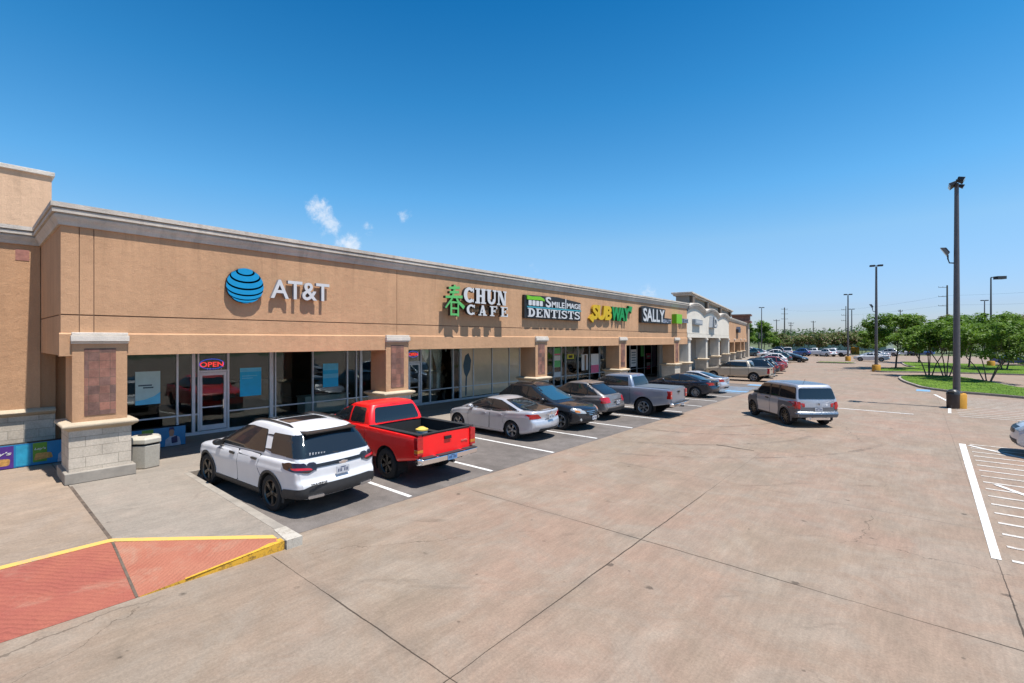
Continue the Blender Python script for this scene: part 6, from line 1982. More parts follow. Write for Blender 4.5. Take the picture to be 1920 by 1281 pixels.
# posters of the farther shops
for lab, a0, a1, b0, b1, m, ex in (
        ('green and white window poster right of the third stone pillar', 27.95, 28.7, 1.6, 3.0, GRNP, [('white_band', rc(0, 0.35, 1, 0.6), WHT), ('red_band', rc(0, 0.62, 1, 0.7), PINKP)]),
        ('small white notice low in the window right of the third stone pillar', 27.95, 28.75, 0.9, 1.25, WHT, []),
        ('yellow lettered window decal behind the bronze SUV roof', 29.6, 30.5, 2.15, 2.5, YELP, [('print_line', rc(0.2, 0.2, 0.8, 0.8), mat('decal dark', (0.06, 0.05, 0.03), 0.6))]),
        ('white and brown window poster above the silver pickup hood', 31.6, 32.5, 1.2, 2.45, WHT, [('brown_band', rc(0.45, 0, 0.75, 0.95), mat('poster brown', (0.35, 0.18, 0.08), 0.5, var=0.2))]),
        ('white window poster with a pink lower half above the silver pickup', 33.0, 34.2, 0.9, 2.45, WHT, [('pink_panel', rc(0, 0, 1, 0.42), PINKP)]),
        ('tall white price list in the window right of the fourth stone pillar', 39.95, 41.1, 1.1, 2.7, WHT, [('print_line', rc(0.15, y, 0.85, y + 0.05), DKTXT) for y in (0.2, 0.35, 0.5, 0.65, 0.8)]),
        ('tall green window poster in the beauty shop', 42.0, 42.7, 2.0, 3.1, GRNP, []),
        ('black and red window poster in the beauty shop', 43.2, 44.2, 1.7, 2.3, PINKP, [('print_line', rc(0.2, 0.3, 0.8, 0.6), WHT)]),
        ('white and pink lipstick poster low in the beauty shop window', 43.3, 44.1, 0.7, 1.4, WHT, [('pink_panel', rc(0, 0, 1, 0.5), PINKP)]),
        ('tall lilac window poster at the beauty shop door', 44.6, 45.5, 0.9, 3.0, mat('poster lilac', (0.65, 0.55, 0.72), raw=True, rough=0.5, var=0.15, vscale=3), []),
        ('red topped window poster nearest the fifth stone pillar', 46.2, 47.5, 2.3, 3.1, PINKP, [('print_line', rc(0.2, 0.3, 0.8, 0.6), WHT)])):
    poster(lab, a0, a1, b0, b1, m, ex)

# ================================================================ walk furniture
BEIGEC = mat('beige exposed aggregate', (0.56, 0.51, 0.42), 0.8, var=0.12, vscale=30, bump=0.4, bscale=80)
BEIGEP = mat('beige plastic lid', (0.66, 0.61, 0.50), 0.5, var=0.06, vscale=6)
bn = tag(empty('litter_bin', (-15.95, 3.32, 0.15), R(18)), 'beige hexagonal litter bin standing by the nearest stone pillar', 'litter bin')


def hexring(r, z, sx=1.0): return [Vector((r * math.cos(R(60 * k + 30)) * sx, r * math.sin(R(60 * k + 30)), z)) for k in range(6)]


mb = MB(); mb.loft([hexring(0.34, 0.0), hexring(0.355, 0.03), hexring(0.375, 0.60), hexring(0.36, 0.62)]); mb.build('bin_body', BEIGEC, bn, bevel=0.012)
mb = MB(); mb.loft([hexring(0.345, 0.60), hexring(0.345, 0.665)]); mb.build('shadow_gap', DARKIN, bn)
mb = MB(); mb.loft([hexring(0.385, 0.665), hexring(0.40, 0.68), hexring(0.40, 0.78), hexring(0.34, 0.83), hexring(0.22, 0.86)]); ld = mb.build('lid', BEIGEP, bn, bevel=0.012)
mb = MB(); mb.lathe([(0.17, 0.855), (0.165, 0.868), (0.12, 0.872), (0.001, 0.862)], n=20); mb.build('opening', DARKIN, ld, smooth=40)


def banner(label, y0, y1, x, parts, ztop=0.78):
    o = tag(empty('banner_display', (x, (y0 + y1) / 2, 0.15)), label, 'banner', 'snack banners along the shop walk')
    mb = MB(); mb.box(x - 0.5, x - 0.02, y0 + 0.02, y1 - 0.02, 0.16, ztop - 0.03); mb.build('display_crate', DARKIN, o, world=True)
    bf = facade(x)
    mb = MB(); mb.box(x - 0.02, x, y0, y1, 0.17, ztop); sh = mb.build('banner_sheet', mat('banner blue', (0.01, 0.26, 0.55), 0.45, var=0.15, vscale=2.5), o, world=True)
    return o


PURP = mat('banner purple', (0.10, 0.03, 0.28), 0.45, var=0.15, vscale=6)
LIMEB = mat('banner lime', (0.14, 0.38, 0.03), 0.45, var=0.2, vscale=6)
SKIN = mat('banner skin print', (0.50, 0.26, 0.16), 0.5, var=0.15, vscale=9)
CHIP = mat('banner snack print', (0.72, 0.38, 0.10), 0.5, var=0.35, vscale=14)
SHIRT = mat('banner shirt print', (0.52, 0.54, 0.62), 0.5, var=0.2, vscale=9)
NAVYP = mat('banner navy print', (0.03, 0.03, 0.12), 0.5, var=0.2, vscale=9)
AQUA = mat('banner aqua print', (0.03, 0.42, 0.66), 0.45, var=0.2, vscale=5)


def man(a, s=1.0, w=0.62):
    return [('shirt_print', [(a - 0.30 * w, 0), (a + 0.42 * w, 0), (a + 0.34 * w, 0.42), (a + 0.12 * w, 0.55), (a - 0.08 * w, 0.52), (a - 0.26 * w, 0.36)], SHIRT),
            ('jacket_print', [(a + 0.0 * w, 0.12), (a + 0.26 * w, 0.16), (a + 0.24 * w, 0.52), (a - 0.02 * w, 0.44)], NAVYP),
            ('head_print', [(a - 0.09 * w, 0.52), (a + 0.07 * w, 0.52), (a + 0.11 * w, 0.74), (a + 0.06 * w, 0.90), (a - 0.08 * w, 0.90), (a - 0.12 * w, 0.74)], SKIN),
            ('hair_print', [(a - 0.13 * w, 0.76), (a - 0.10 * w, 0.98), (a + 0.08 * w, 0.99), (a + 0.13 * w, 0.80), (a + 0.06 * w, 0.86), (a - 0.08 * w, 0.86)], NAVYP)]


def put_print(o, items, x, ztop=0.78):
    sh = o.children[1]
    for j, (nm, poly, mm) in enumerate(items):
        mb = MB(); mb.prism([(a, 0.17 + b * (ztop - 0.17)) for a, b in poly], facade(x), 0.001, 0.0022 + j * 0.0012); mb.build(nm, mm, sh, world=True)


o = banner('blue snack banner with a green bag and a man, behind the litter bin', 3.05, 4.88, -18.3, [])
put_print(o, [('green_bag_print', rc(3.72, 0.22, 4.02, 0.98), LIMEB), ('snack_print', rpoly([(3.70, 0.2), (4.1, 0.25), (4.06, 0.5), (3.75, 0.45)], 0.05), CHIP)] + man(4.50), -18.3)
o = banner('snack banner with purple and green bags in the corner left of the stone pillar', 0.05, 2.95, -18.35, [])
put_print(o, [('purple_bag_print', rc(0.35, 0.0, 0.98, 0.97), PURP), ('snack_print', rpoly([(0.45, 0.15), (0.9, 0.12), (0.92, 0.42), (0.5, 0.46)], 0.08), CHIP), ('aqua_print', rc(1.02, 0.05, 1.30, 0.95), AQUA),
              ('green_bag_print', rc(1.34, 0.12, 1.62, 0.98), LIMEB), ('snack_print', rpoly([(1.36, 0.2), (1.74, 0.25), (1.70, 0.5), (1.4, 0.52)], 0.05), CHIP)] + man(1.98, w=0.5), -18.35)
mb = MB(); put_text(mb, "Lay's", 0.48, 0.50, 0.94, 0.62, facade(-18.35), 0.001, 0.012, 0, bold=0.02, shear=0.2)
put_text(mb, "Lay's", 1.37, 0.56, 1.60, 0.64, facade(-18.35), 0.001, 0.012, 0, bold=0.02, shear=0.2)
mb.build('lettering', WHITEL, o.children[1], world=True)
# ================================================================ vehicles in place
FPX, HX, HY = 888.0, 960.0, 637.0


def at(px, py, z=0.0):
    """ground point seen at a pixel of the 1920-wide photograph"""
    u = (px - HX) / FPX; d = FPX * (CAM_H - z) / (py - HY)
    c, s = math.cos(YAW), math.sin(YAW)
    return (d * (-s + c * u), d * (c + s * u))


WHITE = paint('white', (0.92, 0.92, 0.94))
REDP = mat('paint bright red', (0.80, 0.004, 0.006), 0.4, raw=True, coat=0.45, var=0.04, vscale=3)
SILVER = paint('silver', (0.84, 0.84, 0.88), metal=0.55, rough=0.36)
NAVY = paint('black navy', (0.010, 0.012, 0.018), rough=0.3)
BRONZEP = paint('bronze grey', (0.34, 0.305, 0.29), metal=0.5, rough=0.38)
BLUEGREY = paint('blue grey', (0.40, 0.45, 0.54), metal=0.55, rough=0.36)
DKBLUE = paint('dark blue', (0.010, 0.016, 0.032), rough=0.28)
GOLD = paint('champagne beige', (0.72, 0.61, 0.47), metal=0.4, rough=0.38)
GREYSIL = paint('grey silver', (0.66, 0.67, 0.72), metal=0.5, rough=0.38)
GREYPL = mat('grey fender plastic', (0.15, 0.152, 0.165), 0.5, var=0.1, vscale=5)
TEAL = paint('deep teal', (0.02, 0.10, 0.13))
MIDBLUE = paint('mid blue', (0.03, 0.12, 0.36))
WINE = paint('wine red', (0.28, 0.02, 0.03))
BLACK = paint('black', (0.012, 0.012, 0.013), rough=0.3)
TXBLUE = mat('plate pale blue', (0.16, 0.34, 0.62), 0.45, var=0.15, vscale=20)

jug = tag(empty('cargo_bucket', (-9.62, 7.72, 0.775)), 'yellow topped white bucket standing in the bed of the red pickup', 'bucket')
mb = MB(); mb.lathe([(0.13, 0.0), (0.15, 0.50), (0.155, 0.51), (0.001, 0.51)], n=18); mb.build('bucket_body', mat('white bucket', (0.85, 0.85, 0.82), 0.5, var=0.1), jug, smooth=40)
mb = MB(); mb.lathe([(0.16, 0.511), (0.16, 0.545), (0.12, 0.56), (0.05, 0.60), (0.001, 0.60)], n=18); mb.build('bucket_lid', mat('yellow lid', (0.9, 0.62, 0.12), 0.5, var=0.15), jug, smooth=40)

G1 = 'vehicles parked along the shops'
make_car(spec_crossover(WHITE), 'parked_car', 'white three-row crossover with black roof rails, parked nearest, beside the kerb corner', 'car', (-11.85, 5.10), 184.6, G1)
make_car(spec_pickup(REDP, amber=True, H=1.88, rail=1.26, low=0.55, R_=0.40, plate_mat=TXBLUE, tg_text='GMC', liner=mat('black bed liner', (0.02, 0.02, 0.021), 0.75, var=0.2, vscale=9)), 'pickup_truck', 'bright red pickup truck with an open black-lined bed', 'pickup truck', (-12.04, 8.15), 180.0, G1)
make_car(spec_sedan(SILVER), 'parked_car', 'silver sedan in the stall just beyond the red pickup', 'car', (-12.45, 13.86), 180.0, G1)
make_car(spec_suv(NAVY, frontplate=True, side_glass=GLASS, ws_glass=mat('blue tinted windshield', (0.03, 0.10, 0.16), 0.04, spec=0.9, rvar=0.02)), 'parked_car', 'black SUV backed in with its headlights and chrome grille facing the lane', 'car', (-12.15, 16.5), 0.0, G1)
make_car(spec_suv(BRONZEP, L=4.80, H=1.69, belt=1.04, rake=0.62, rails=False, wheels=(0.98, 3.82), rim=(ALLOY, 5, 0.74)), 'parked_car', 'bronze grey crossover between the black SUV and the blue grey pickup', 'car', (-12.67, 19.35), 180.0, G1)
make_car(spec_pickup(BLUEGREY, L=5.9, W=1.0, H=1.95, wheels=(1.30, 4.98), cab=(1.85, 4.25), rail=1.32, crew=True, cover=mat('tonneau cover', (0.16, 0.19, 0.22), 0.45, var=0.1), rim=(ALLOY, 6, 0.64), R_=0.42, low=0.52, tlz=(0.88, 1.24)), 'pickup_truck', 'blue grey crew-cab pickup with a covered bed', 'pickup truck', (-11.45, 22.0), 180.0, G1)
make_car(spec_sedan(DKBLUE, rim=(ALLOY, 10, 0.72)), 'parked_car', 'dark navy sedan hiding most of a silver sedan', 'car', (-11.75, 30.55), 180.0, G1)
make_car(spec_sedan(SILVER, L=4.8), 'parked_car', 'silver sedan whose tail shows behind the dark navy sedan', 'car', (-12.0, 33.5), 180.0, G1)
make_car(spec_pickup(GOLD, L=5.35, W=0.93, H=1.82, wheels=(1.20, 4.50), cab=(1.45, 4.10), rail=1.20, crew=True, R_=0.385, low=0.48, rim=(ALLOY, 5, 0.66), bumper=GOLD, cover=PLASTIC), 'pickup_truck', 'champagne beige short-bed pickup parked in front of the white shop columns', 'pickup truck', (-12.06, 45.0), 181.0, G1)
make_car(spec_boxy(GREYSIL, GREYPL), 'moving_car', 'boxy silver wagon with grey plastic fenders turning across the lane', 'car', (-4.46, 24.36), 131.4)
make_car(spec_suv(paint('pale silver', (0.84, 0.86, 0.92), metal=0.4), L=4.5, H=1.82, belt=1.13, nose=1.06, wheels=(0.95, 3.74), R_=0.39, clad=PLASTIC, bowf=0.12), 'parked_car', 'silver SUV cut off by the right edge, its front wheel over the hatch lines', 'car', (4.55, 21.75), 178.0)


def bcar(S, name, label, cat, s, o=4.6, hi=False):
    p = bend(o, s, 0)
    make_car(S, name, label, cat, (p[0], p[1]), 189.6, G1, hi)


bcar(spec_suv(DKBLUE, L=4.9, H=1.80, rake=0.25), 'parked_car', 'dark blue SUV right behind the champagne pickup', 'car', 6.4, 4.2)
bcar(spec_suv(NAVY, L=4.8, H=1.78, rake=0.3), 'parked_car', 'black SUV with tall red tail lights, second beyond the champagne pickup', 'car', 10.0, 4.5)
bcar(spec_sedan(WINE), 'parked_car', 'wine red sedan showing its tail past the black SUV', 'car', 14.0, 4.9)
bcar(spec_suv(WINE, L=4.6), 'parked_car', 'wine red hatchback farther along the shop row', 'car', 18.0, 5.2)
bcar(spec_sedan(WHITE), 'parked_car', 'white sedan near the far end of the shop row', 'car', 24.0, 5.0)
bcar(spec_suv(WHITE), 'parked_car', 'white SUV near the stone corner pier of the end shop', 'car', 32.0, 5.0)
bcar(spec_suv(TEAL), 'parked_car', 'teal SUV beside the stone corner pier of the end shop', 'car', 41.0, 5.5)
bcar(spec_sedan(DKBLUE), 'parked_car', 'dark sedan at the very end of the shop row', 'car', 50.0, 5.5)


def far(S, label, px, py, hd, cat='car', name='parked_car', grp='vehicles in the far rows of the lot'):
    p = at(px, py); make_car(S, name, label, cat, p, hd, grp, False)


far(spec_sedan(BLACK), 'black sedan crossing the lane in front of the far pickups', 1484, 679, -12, name='moving_car', grp='cars moving in the lanes')
far(spec_suv(WHITE, L=4.9, rim=(ALLOY, 5, 0.7)), 'white SUV parked left of the white van', 1445, 671, 190)
far(spec_van(WHITE), 'tall white van standing among the far cars', 1477, 667, 100, cat='van', name='parked_van')
far(spec_suv(MIDBLUE), 'blue SUV between the white van and the far pickups', 1500, 667.5, 165)
far(spec_pickup(WHITE, cover=PLASTIC), 'leftmost white pickup of the far row', 1527, 668, 178, cat='pickup truck', name='pickup_truck')
far(spec_suv(WHITE), 'white SUV between two far white pickups', 1547, 668.5, 140)
far(spec_pickup(WHITE, cover=PLASTIC), 'rightmost white pickup of the far row', 1562, 668.5, 172, cat='pickup truck', name='pickup_truck')
far(spec_sedan(WHITE), 'white sedan parked behind the second lamp post', 1634, 677.5, 179)
far(spec_sedan(SILVER), 'silver sedan half hidden by the white sedan near the second lamp post', 1640, 672, 178)
far(spec_suv(SILVER), 'silver SUV parked under the round tree by the second lamp post', 1662, 668, 172)
far(spec_suv(WHITE), 'white SUV glimpsed under the bronze-leaved tree', 1697, 667, 185)
far(spec_suv(DKBLUE), 'dark SUV glimpsed under the bronze-leaved tree', 1708, 667, 100)
far(spec_sedan(MIDBLUE), 'blue sedan glimpsed between the trunks of the nearer trees', 1726, 667, 175)
far(spec_sedan(MIDBLUE), 'blue sedan beyond the grass at the right edge', 1902, 683, -3)
far(spec_suv(TEAL), 'dark teal car far beyond the end of the shops', 1412, 668, 150)
far(spec_suv(WHITE), 'white car far beyond the end of the shops', 1402, 663, 160)
far(spec_sedan(WHITE), 'white sedan behind the white SUV of the far row', 1425, 668, 185)
far(spec_suv(DKBLUE), 'dark blue SUV far left of the tall white van', 1455, 662, 170)

# ================================================================ lamp posts and poles
POLEM = mat('bronze pole paint', (0.17, 0.15, 0.15), 0.45, metal=0.3, var=0.1)
POLED = mat('dark pole paint', (0.035, 0.035, 0.042), 0.5, var=0.1)
YBASE = mat('yellow concrete base', (0.74, 0.36, 0.03), 0.7, var=0.14, vscale=4, bump=0.2)
LAMPG = mat('lamp glass', (0.45, 0.45, 0.42), 0.15, var=0.1)


def flood(mb, c, yaw, tilt, w=0.34, h=0.26, d=0.16):
    m_ = Matrix.Translation(c) @ Matrix.Rotation(yaw, 4, 'Z') @ Matrix.Rotation(tilt, 4, 'Y')
    ax, ay, az = (m_.to_3x3() @ Vector(v) for v in ((1, 0, 0), (0, 1, 0), (0, 0, 1)))
    V = []
    for x, k in ((-d, 0.55), (d, 1.0)):
        for sy, sz in ((-1, -1), (1, -1), (1, 1), (-1, 1)):
            V.append(m_ @ Vector((x, sy * w * k, sz * h * k)))
    mb.add(V, [(3, 2, 1, 0), (4, 5, 6, 7), (0, 1, 5, 4), (1, 2, 6, 5), (2, 3, 7, 6), (3, 0, 4, 7)], 0)
    V = [m_ @ Vector((d + 0.004, sy * w * 0.9, sz * h * 0.9)) for sy, sz in ((-1, -1), (1, -1), (1, 1), (-1, 1))]
    mb.add(V, [(0, 1, 2, 3)], 1)


def lamp_post(label, x, y, h, r=0.15, head='flood', mid=None, base=True, yaw=0.0, n=14):
    o = tag(empty('lamp_post', (x, y, 0)), label, 'lamp post', 'lamp posts in the car park')
    if base:
        mb = MB(); mb.lathe([(0.40, 0.0), (0.405, 0.70), (0.36, 0.78), (0.001, 0.79)], n=28); mb.build('base', YBASE, o, smooth=40)
        mb = MB(); mb.box(-0.22, 0.22, -0.22, 0.22, 0.791, 0.83); mb.build('base_plate', POLEM, o, bevel=0.01)
    mb = MB(); mb.tube([(0, 0, 0.8 if base else 0.0), (0, 0, h * 0.5), (0, 0, h - 0.1)], [r, r * 0.82, r * 0.58], n); mb.build('pole', POLEM, o, smooth=50)
    hd = MB(); cy, sy = math.cos(yaw), math.sin(yaw)
    if head == 'flood':
        hd.obox((0, 0, h), (0.04, 0, 0), (0, 0.34, 0), (0, 0, 0.035)); hd.obox((0, 0, h - 0.22), (0.04, 0, 0), (0, 0.42, 0), (0, 0, 0.035))
        for k in (-0.30, 0.0, 0.30): flood(hd, Vector((0.16, k, h + 0.05)), 0.2 * k, R(28), 0.13, 0.09, 0.14)
        for k in (-0.36, 0.0, 0.36): flood(hd, Vector((-0.16, k, h - 0.17)), math.pi + 0.2 * k, R(28), 0.13, 0.09, 0.14)
        flood(hd, Vector((0.16, 0.2, h - 0.22)), 0, R(28), 0.13, 0.09, 0.14)
    elif head == 'tee':
        hd.obox((0, 0, h), (0.34 * cy, 0.34 * sy, 0), (-0.04 * sy, 0.04 * cy, 0), (0, 0, 0.04))
        for s in (-1, 1): hd.obox((s * 0.36 * cy, s * 0.36 * sy, h + 0.02), (0.24 * cy, 0.24 * sy, 0), (-0.2 * sy, 0.2 * cy, 0), (0, 0, 0.09))
    else:
        hd.obox((0.4 * cy, 0.4 * sy, h - 0.05), (0.4 * cy, 0.4 * sy, 0), (-0.04 * sy, 0.04 * cy, 0), (0, 0, 0.05))
        hd.obox((1.25 * cy, 1.25 * sy, h - 0.1), (0.62 * cy, 0.62 * sy, 0.02), (-0.30 * sy, 0.30 * cy, 0), (0, 0, 0.2))
    hd.build('lamp_head', [POLED, LAMPG], o, bevel=0.01)
    if mid:
        m_ = MB(); m_.tube([(-0.1, 0, mid - 0.55), (-0.28, 0, mid - 0.52), (-0.34, 0, mid - 0.3), (-0.34, 0, mid - 0.1)], 0.035, 8)
        flood(m_, Vector((-0.42, 0.0, mid + 0.12)), math.pi, R(30), 0.2, 0.27, 0.10)
        m_.build('floodlight', [POLED, LAMPG], o)
    return o


MX, MY = 1.62, 34.25
lamp_post('nearest tall bronze lamp post with a cluster of floodlights on a yellow base', MX, MY, 11.95, 0.155, 'flood', 8.2, n=20)
tb = tag(empty('litter_bin', (1.47, 33.92, 0)), 'dark brown domed litter bin against the yellow lamp post base', 'litter bin')
mb = MB(); mb.lathe([(0.25, 0.0), (0.265, 0.02), (0.27, 0.70), (0.001, 0.70)], n=26); mb.build('bin_body', mat('dark brown bin', (0.045, 0.03, 0.028), 0.5, var=0.15, vscale=5), tb, smooth=40)
mb = MB(); mb.lathe([(0.28, 0.70), (0.285, 0.74), (0.25, 0.88), (0.15, 0.985), (0.001, 1.01)], n=26); ld = mb.build('dome_lid', mat('dark grey lid', (0.04, 0.04, 0.042), 0.4, var=0.1), tb, smooth=50)
mb = MB(); mb.obox((-0.08, -0.21, 0.84), (0.12, -0.045, 0), (0.02, 0.04, 0.03), (-0.01, -0.02, 0.055)); mb.build('opening', DARKIN, ld)
x, y = at(1643, 697); lamp_post('dark lamp post on a yellow base at the tip of the second island', x, y, 11.9, 0.16, 'tee', 7.3, yaw=0.2)
x, y = at(1590, 677); lamp_post('slim lamp post with a small T head left of the white sedans', x, y, 11.2, 0.15, 'tee', None, yaw=0.2)
x, y = at(1597, 663); lamp_post('distant lamp post just right of the slim T head post', x, y, 11.5, 0.17, 'tee', None, base=False, yaw=0.3)
x, y = at(1858, 688); lamp_post('lamp post with a single box head reaching right above the trees', x, y, 11.9, 0.13, 'arm', None, yaw=0.75)
x, y = at(1846, 670); lamp_post('distant T-headed lamp post behind the trees at the right', x, y, 11.6, 0.14, 'tee', None, base=False, yaw=0.4)
x, y = at(1428, 664); lamp_post('T-headed lamp post rising beyond the end of the shops', x, y, 11.6, 0.14, 'tee', None, base=False, yaw=0.6)
for px_, py_, lab in ((1603, 664, 'yellow painted concrete block beside the slim lamp post'),):
    x, y = at(px_, py_); mb = MB(); mb.loft([[Vector((x + a * k, y + b * k, z)) for a, b in ((-0.9, -0.4), (0.9, -0.4), (0.9, 0.4), (-0.9, 0.4))] for z, k in ((0, 1), (1.6, 0.95), (1.75, 0.85))])
    tag(mb.build('concrete_block', YBASE, bevel=0.03), lab, 'concrete block')

WOODP = mat('weathered pole wood', (0.16, 0.14, 0.125), 0.9, var=0.15)


def utility(label, px, dist, ztop, arms, r=0.28, side=0):
    u = (px - HX) / FPX; c, s = math.cos(YAW), math.sin(YAW)
    x, y = dist * (-s + c * u), dist * (c + s * u)
    o = tag(empty('utility_pole', (x, y, 0)), label, 'utility pole', 'utility poles on the skyline')
    mb = MB(); mb.tube([(0, 0, 0), (0, 0, ztop)], [r, r * 0.6], 8); mb.build('pole', WOODP, o, smooth=50)
    for dz, w in arms:
        mb = MB()
        a0, a1 = (-w, w) if side == 0 else ((-w, 0.1) if side < 0 else (-0.1, w))
        mb.obox((c * (a0 + a1) / 2, s * (a0 + a1) / 2, ztop - dz), (c * (a1 - a0) / 2, s * (a1 - a0) / 2, 0), (-s * 0.1, c * 0.1, 0), (0, 0, 0.10))
        for q in (a0, a1, a0 * 0.5): mb.tube([(c * q, s * q, ztop - dz), (c * q, s * q, ztop - dz + 0.5)], 0.07, 5)
        mb.build('crossarm', WOODP, o)
    return o


utility('tall transmission pole with three arms above the trees near the nearest lamp post', 1776, 230, 30.0, [(1.0, 4.2), (5.5, 4.2), (10.0, 4.2)], 0.5, -1)
utility('tall lattice-topped transmission pole left of centre on the skyline', 1471, 330, 26.0, [(1.2, 2.2), (4.5, 2.2), (8.0, 2.2)], 0.5)
utility('transmission pole right behind the slim lamp post', 1586, 260, 22.0, [(2.0, 2.4), (5.0, 2.4), (8, 2.4)], 0.3, -1)
utility('short utility pole left of the tall lattice-topped pole', 1456, 220, 13.0, [(0.6, 1.3)], 0.25)
utility('utility pole beside the bright green trees at the end of the shops', 1442, 230, 11.5, [(0.6, 1.2)], 0.25)
utility('utility pole with transformer arms in front of the bright green trees', 1423, 160, 9.5, [(0.9, 1.5)], 0.25)
utility('utility pole in the middle of the skyline above the myrtles', 1483, 240, 12.5, [(0.6, 1.4), (1.8, 1.0)], 0.25)
utility('lone utility pole right of centre above the pink myrtles', 1525, 250, 13.5, [(0.6, 1.2)], 0.3)
utility('small utility pole above the pink myrtles', 1545, 330, 12.0, [(0.6, 1.2)], 0.3)
utility('short pole showing above the round green tree', 1688, 180, 15.0, [(0.6, 0.8)], 0.22)
# conductors between the skyline poles
WIRE = mat('wire', (0.25, 0.28, 0.32), 0.7)
c_, s_ = math.cos(YAW), math.sin(YAW)


def skyp(px, dist, z):
    u = (px - HX) / FPX; return (dist * (-s_ + c_ * u), dist * (c_ + s_ * u), z)


for (a, b, za, zb_, lab) in ((skyp(1586, 260, 0), skyp(1773, 230, 0), 20, 25, 'top power line between the two transmission poles'), (skyp(1586, 260, 0), skyp(1773, 230, 0), 17, 20.5, 'lower power line between the two transmission poles'),
                             (skyp(1773, 230, 0), skyp(2080, 180, 0), 25, 24, 'upper power line running off to the right'), (skyp(1773, 230, 0), skyp(2080, 180, 0), 20.5, 19, 'lower power line running off to the right'),
                             (skyp(1471, 330, 0), skyp(1586, 260, 0), 24, 20, 'upper power line over the far trees')):
    pts = []
    for k in range(13):
        t = k / 12; pts.append((a[0] + (b[0] - a[0]) * t, a[1] + (b[1] - a[1]) * t, za + (zb_ - za) * t - 1.6 * 4 * t * (1 - t) * 0.4))
    mb = MB(); mb.tube(pts, 0.03, 4); tag(mb.build('power_line', WIRE), lab, 'power line', 'power lines on the skyline')
# ================================================================ islands and planting
def grassmat():
    g = NG('lawn')
    f = g.ramp(g.noise(0.35, 5, 0.65), 0.3, 0.7)
    col = g.mix(f, (0.10, 0.21, 0.018), (0.21, 0.33, 0.035))
    v = g.math('MULTIPLY', g.ramp(g.noise(5, 6, 0.8), 0.25, 0.75, 0.7, 1.25), g.ramp(g.noise(45, 4, 0.8), 0.3, 0.7, 0.7, 1.25))
    vm = g.new('ShaderNodeVectorMath'); vm.operation = 'SCALE'
    g.link(col, vm.inputs[0]); g.link(v, vm.inputs['Scale'])
    g.bump(g.noise(40, 4, 0.8), 0.9, 0.05)
    return g.out(vm.outputs[0], 0.9, 0.15)


LAWN = grassmat()
BLADE = mat('grass blades', (0.18, 0.30, 0.035), 0.7, var=0.35, vscale=1.2)


def island(poly, seed):
    """concrete kerb ring, turf inside it and a fringe of real blades"""
    n = len(poly); cx = sum(p[0] for p in poly) / n; cy = sum(p[1] for p in poly) / n
    sm = rpoly(poly, 2.5, 6)
    # offset inward by 0.18 m for the turf
    m = len(sm); inn = []
    for i in range(m):
        a, b = Vector(sm[i - 1]), Vector(sm[(i + 1) % m]); t = (b - a).normalized(); nn = Vector((-t.y, t.x)); p = Vector(sm[i])
        q = p + nn * 0.18
        if not inside((q.x, q.y), sm): q = p - nn * 0.18
        inn.append((q.x, q.y))
    mb = MB(); mb.prism(sm, up(0), -0.02, 0.14)
    structure('island_kerb', mb, KERBC, bevel=0.02)
    mb = MB()
    vs, es, fs, *_ = delaunay_2d_cdt([Vector(p) for p in inn], [], [list(range(m))], 1, 1e-5)
    mb.add([(v[0], v[1], 0.155) for v in vs], [tuple(f) for f in fs])
    structure('island_lawn', mb, LAWN)
    rnd = random.Random(seed); mb = MB()
    x0, x1 = min(p[0] for p in inn), max(p[0] for p in inn); y0, y1 = min(p[1] for p in inn), max(p[1] for p in inn)
    cnt = min(14000, int((x1 - x0) * (y1 - y0) * 45))
    for _ in range(cnt):
        x, y = rnd.uniform(x0, x1), rnd.uniform(y0, y1)
        if not inside((x, y), inn): continue
        a = rnd.uniform(0, 6.28); w = rnd.uniform(0.012, 0.03); h = rnd.uniform(0.02, 0.055); l = rnd.uniform(-0.05, 0.05)
        mb.add([(x - w * math.cos(a), y - w * math.sin(a), 0.153), (x + w * math.cos(a), y + w * math.sin(a), 0.153), (x + l, y + l, 0.155 + h)], [(0, 1, 2)])
    o = mb.build('grass', BLADE); tag(o, 'short mown grass on a kerbed planting island', 'grass', None, 'stuff')


island([(-1.35, 57.2), (-0.9, 52.0), (0.3, 46.0), (2.0, 43.6), (3.8, 42.9), (5.6, 41.6), (9.0, 40.5), (9.4, 44.5), (6.0, 49.5), (5.2, 53.0), (4.4, 57.5), (2.9, 61.5), (0.6, 62.0), (-0.8, 60.4)], 1)
island([(-4.1, 71.0), (-3.6, 65.6), (0.1, 67.8), (4.5, 69.0), (22, 71.2), (34, 70), (34, 90), (11.3, 93.5), (4.5, 94.5), (0.9, 96.0), (-2.0, 97.0), (-1.2, 84.0), (0.0, 78.5), (-2.2, 76.5)], 2)
for px_, py_, w_ in ((1567, 681, 2.5), (1500, 661, 4)):
    x, y = at(px_, py_)
    island([(x - w_, y - 1.2), (x + w_, y - 1.2), (x + w_, y + 1.2), (x - w_, y + 1.2)], 3 + px_)

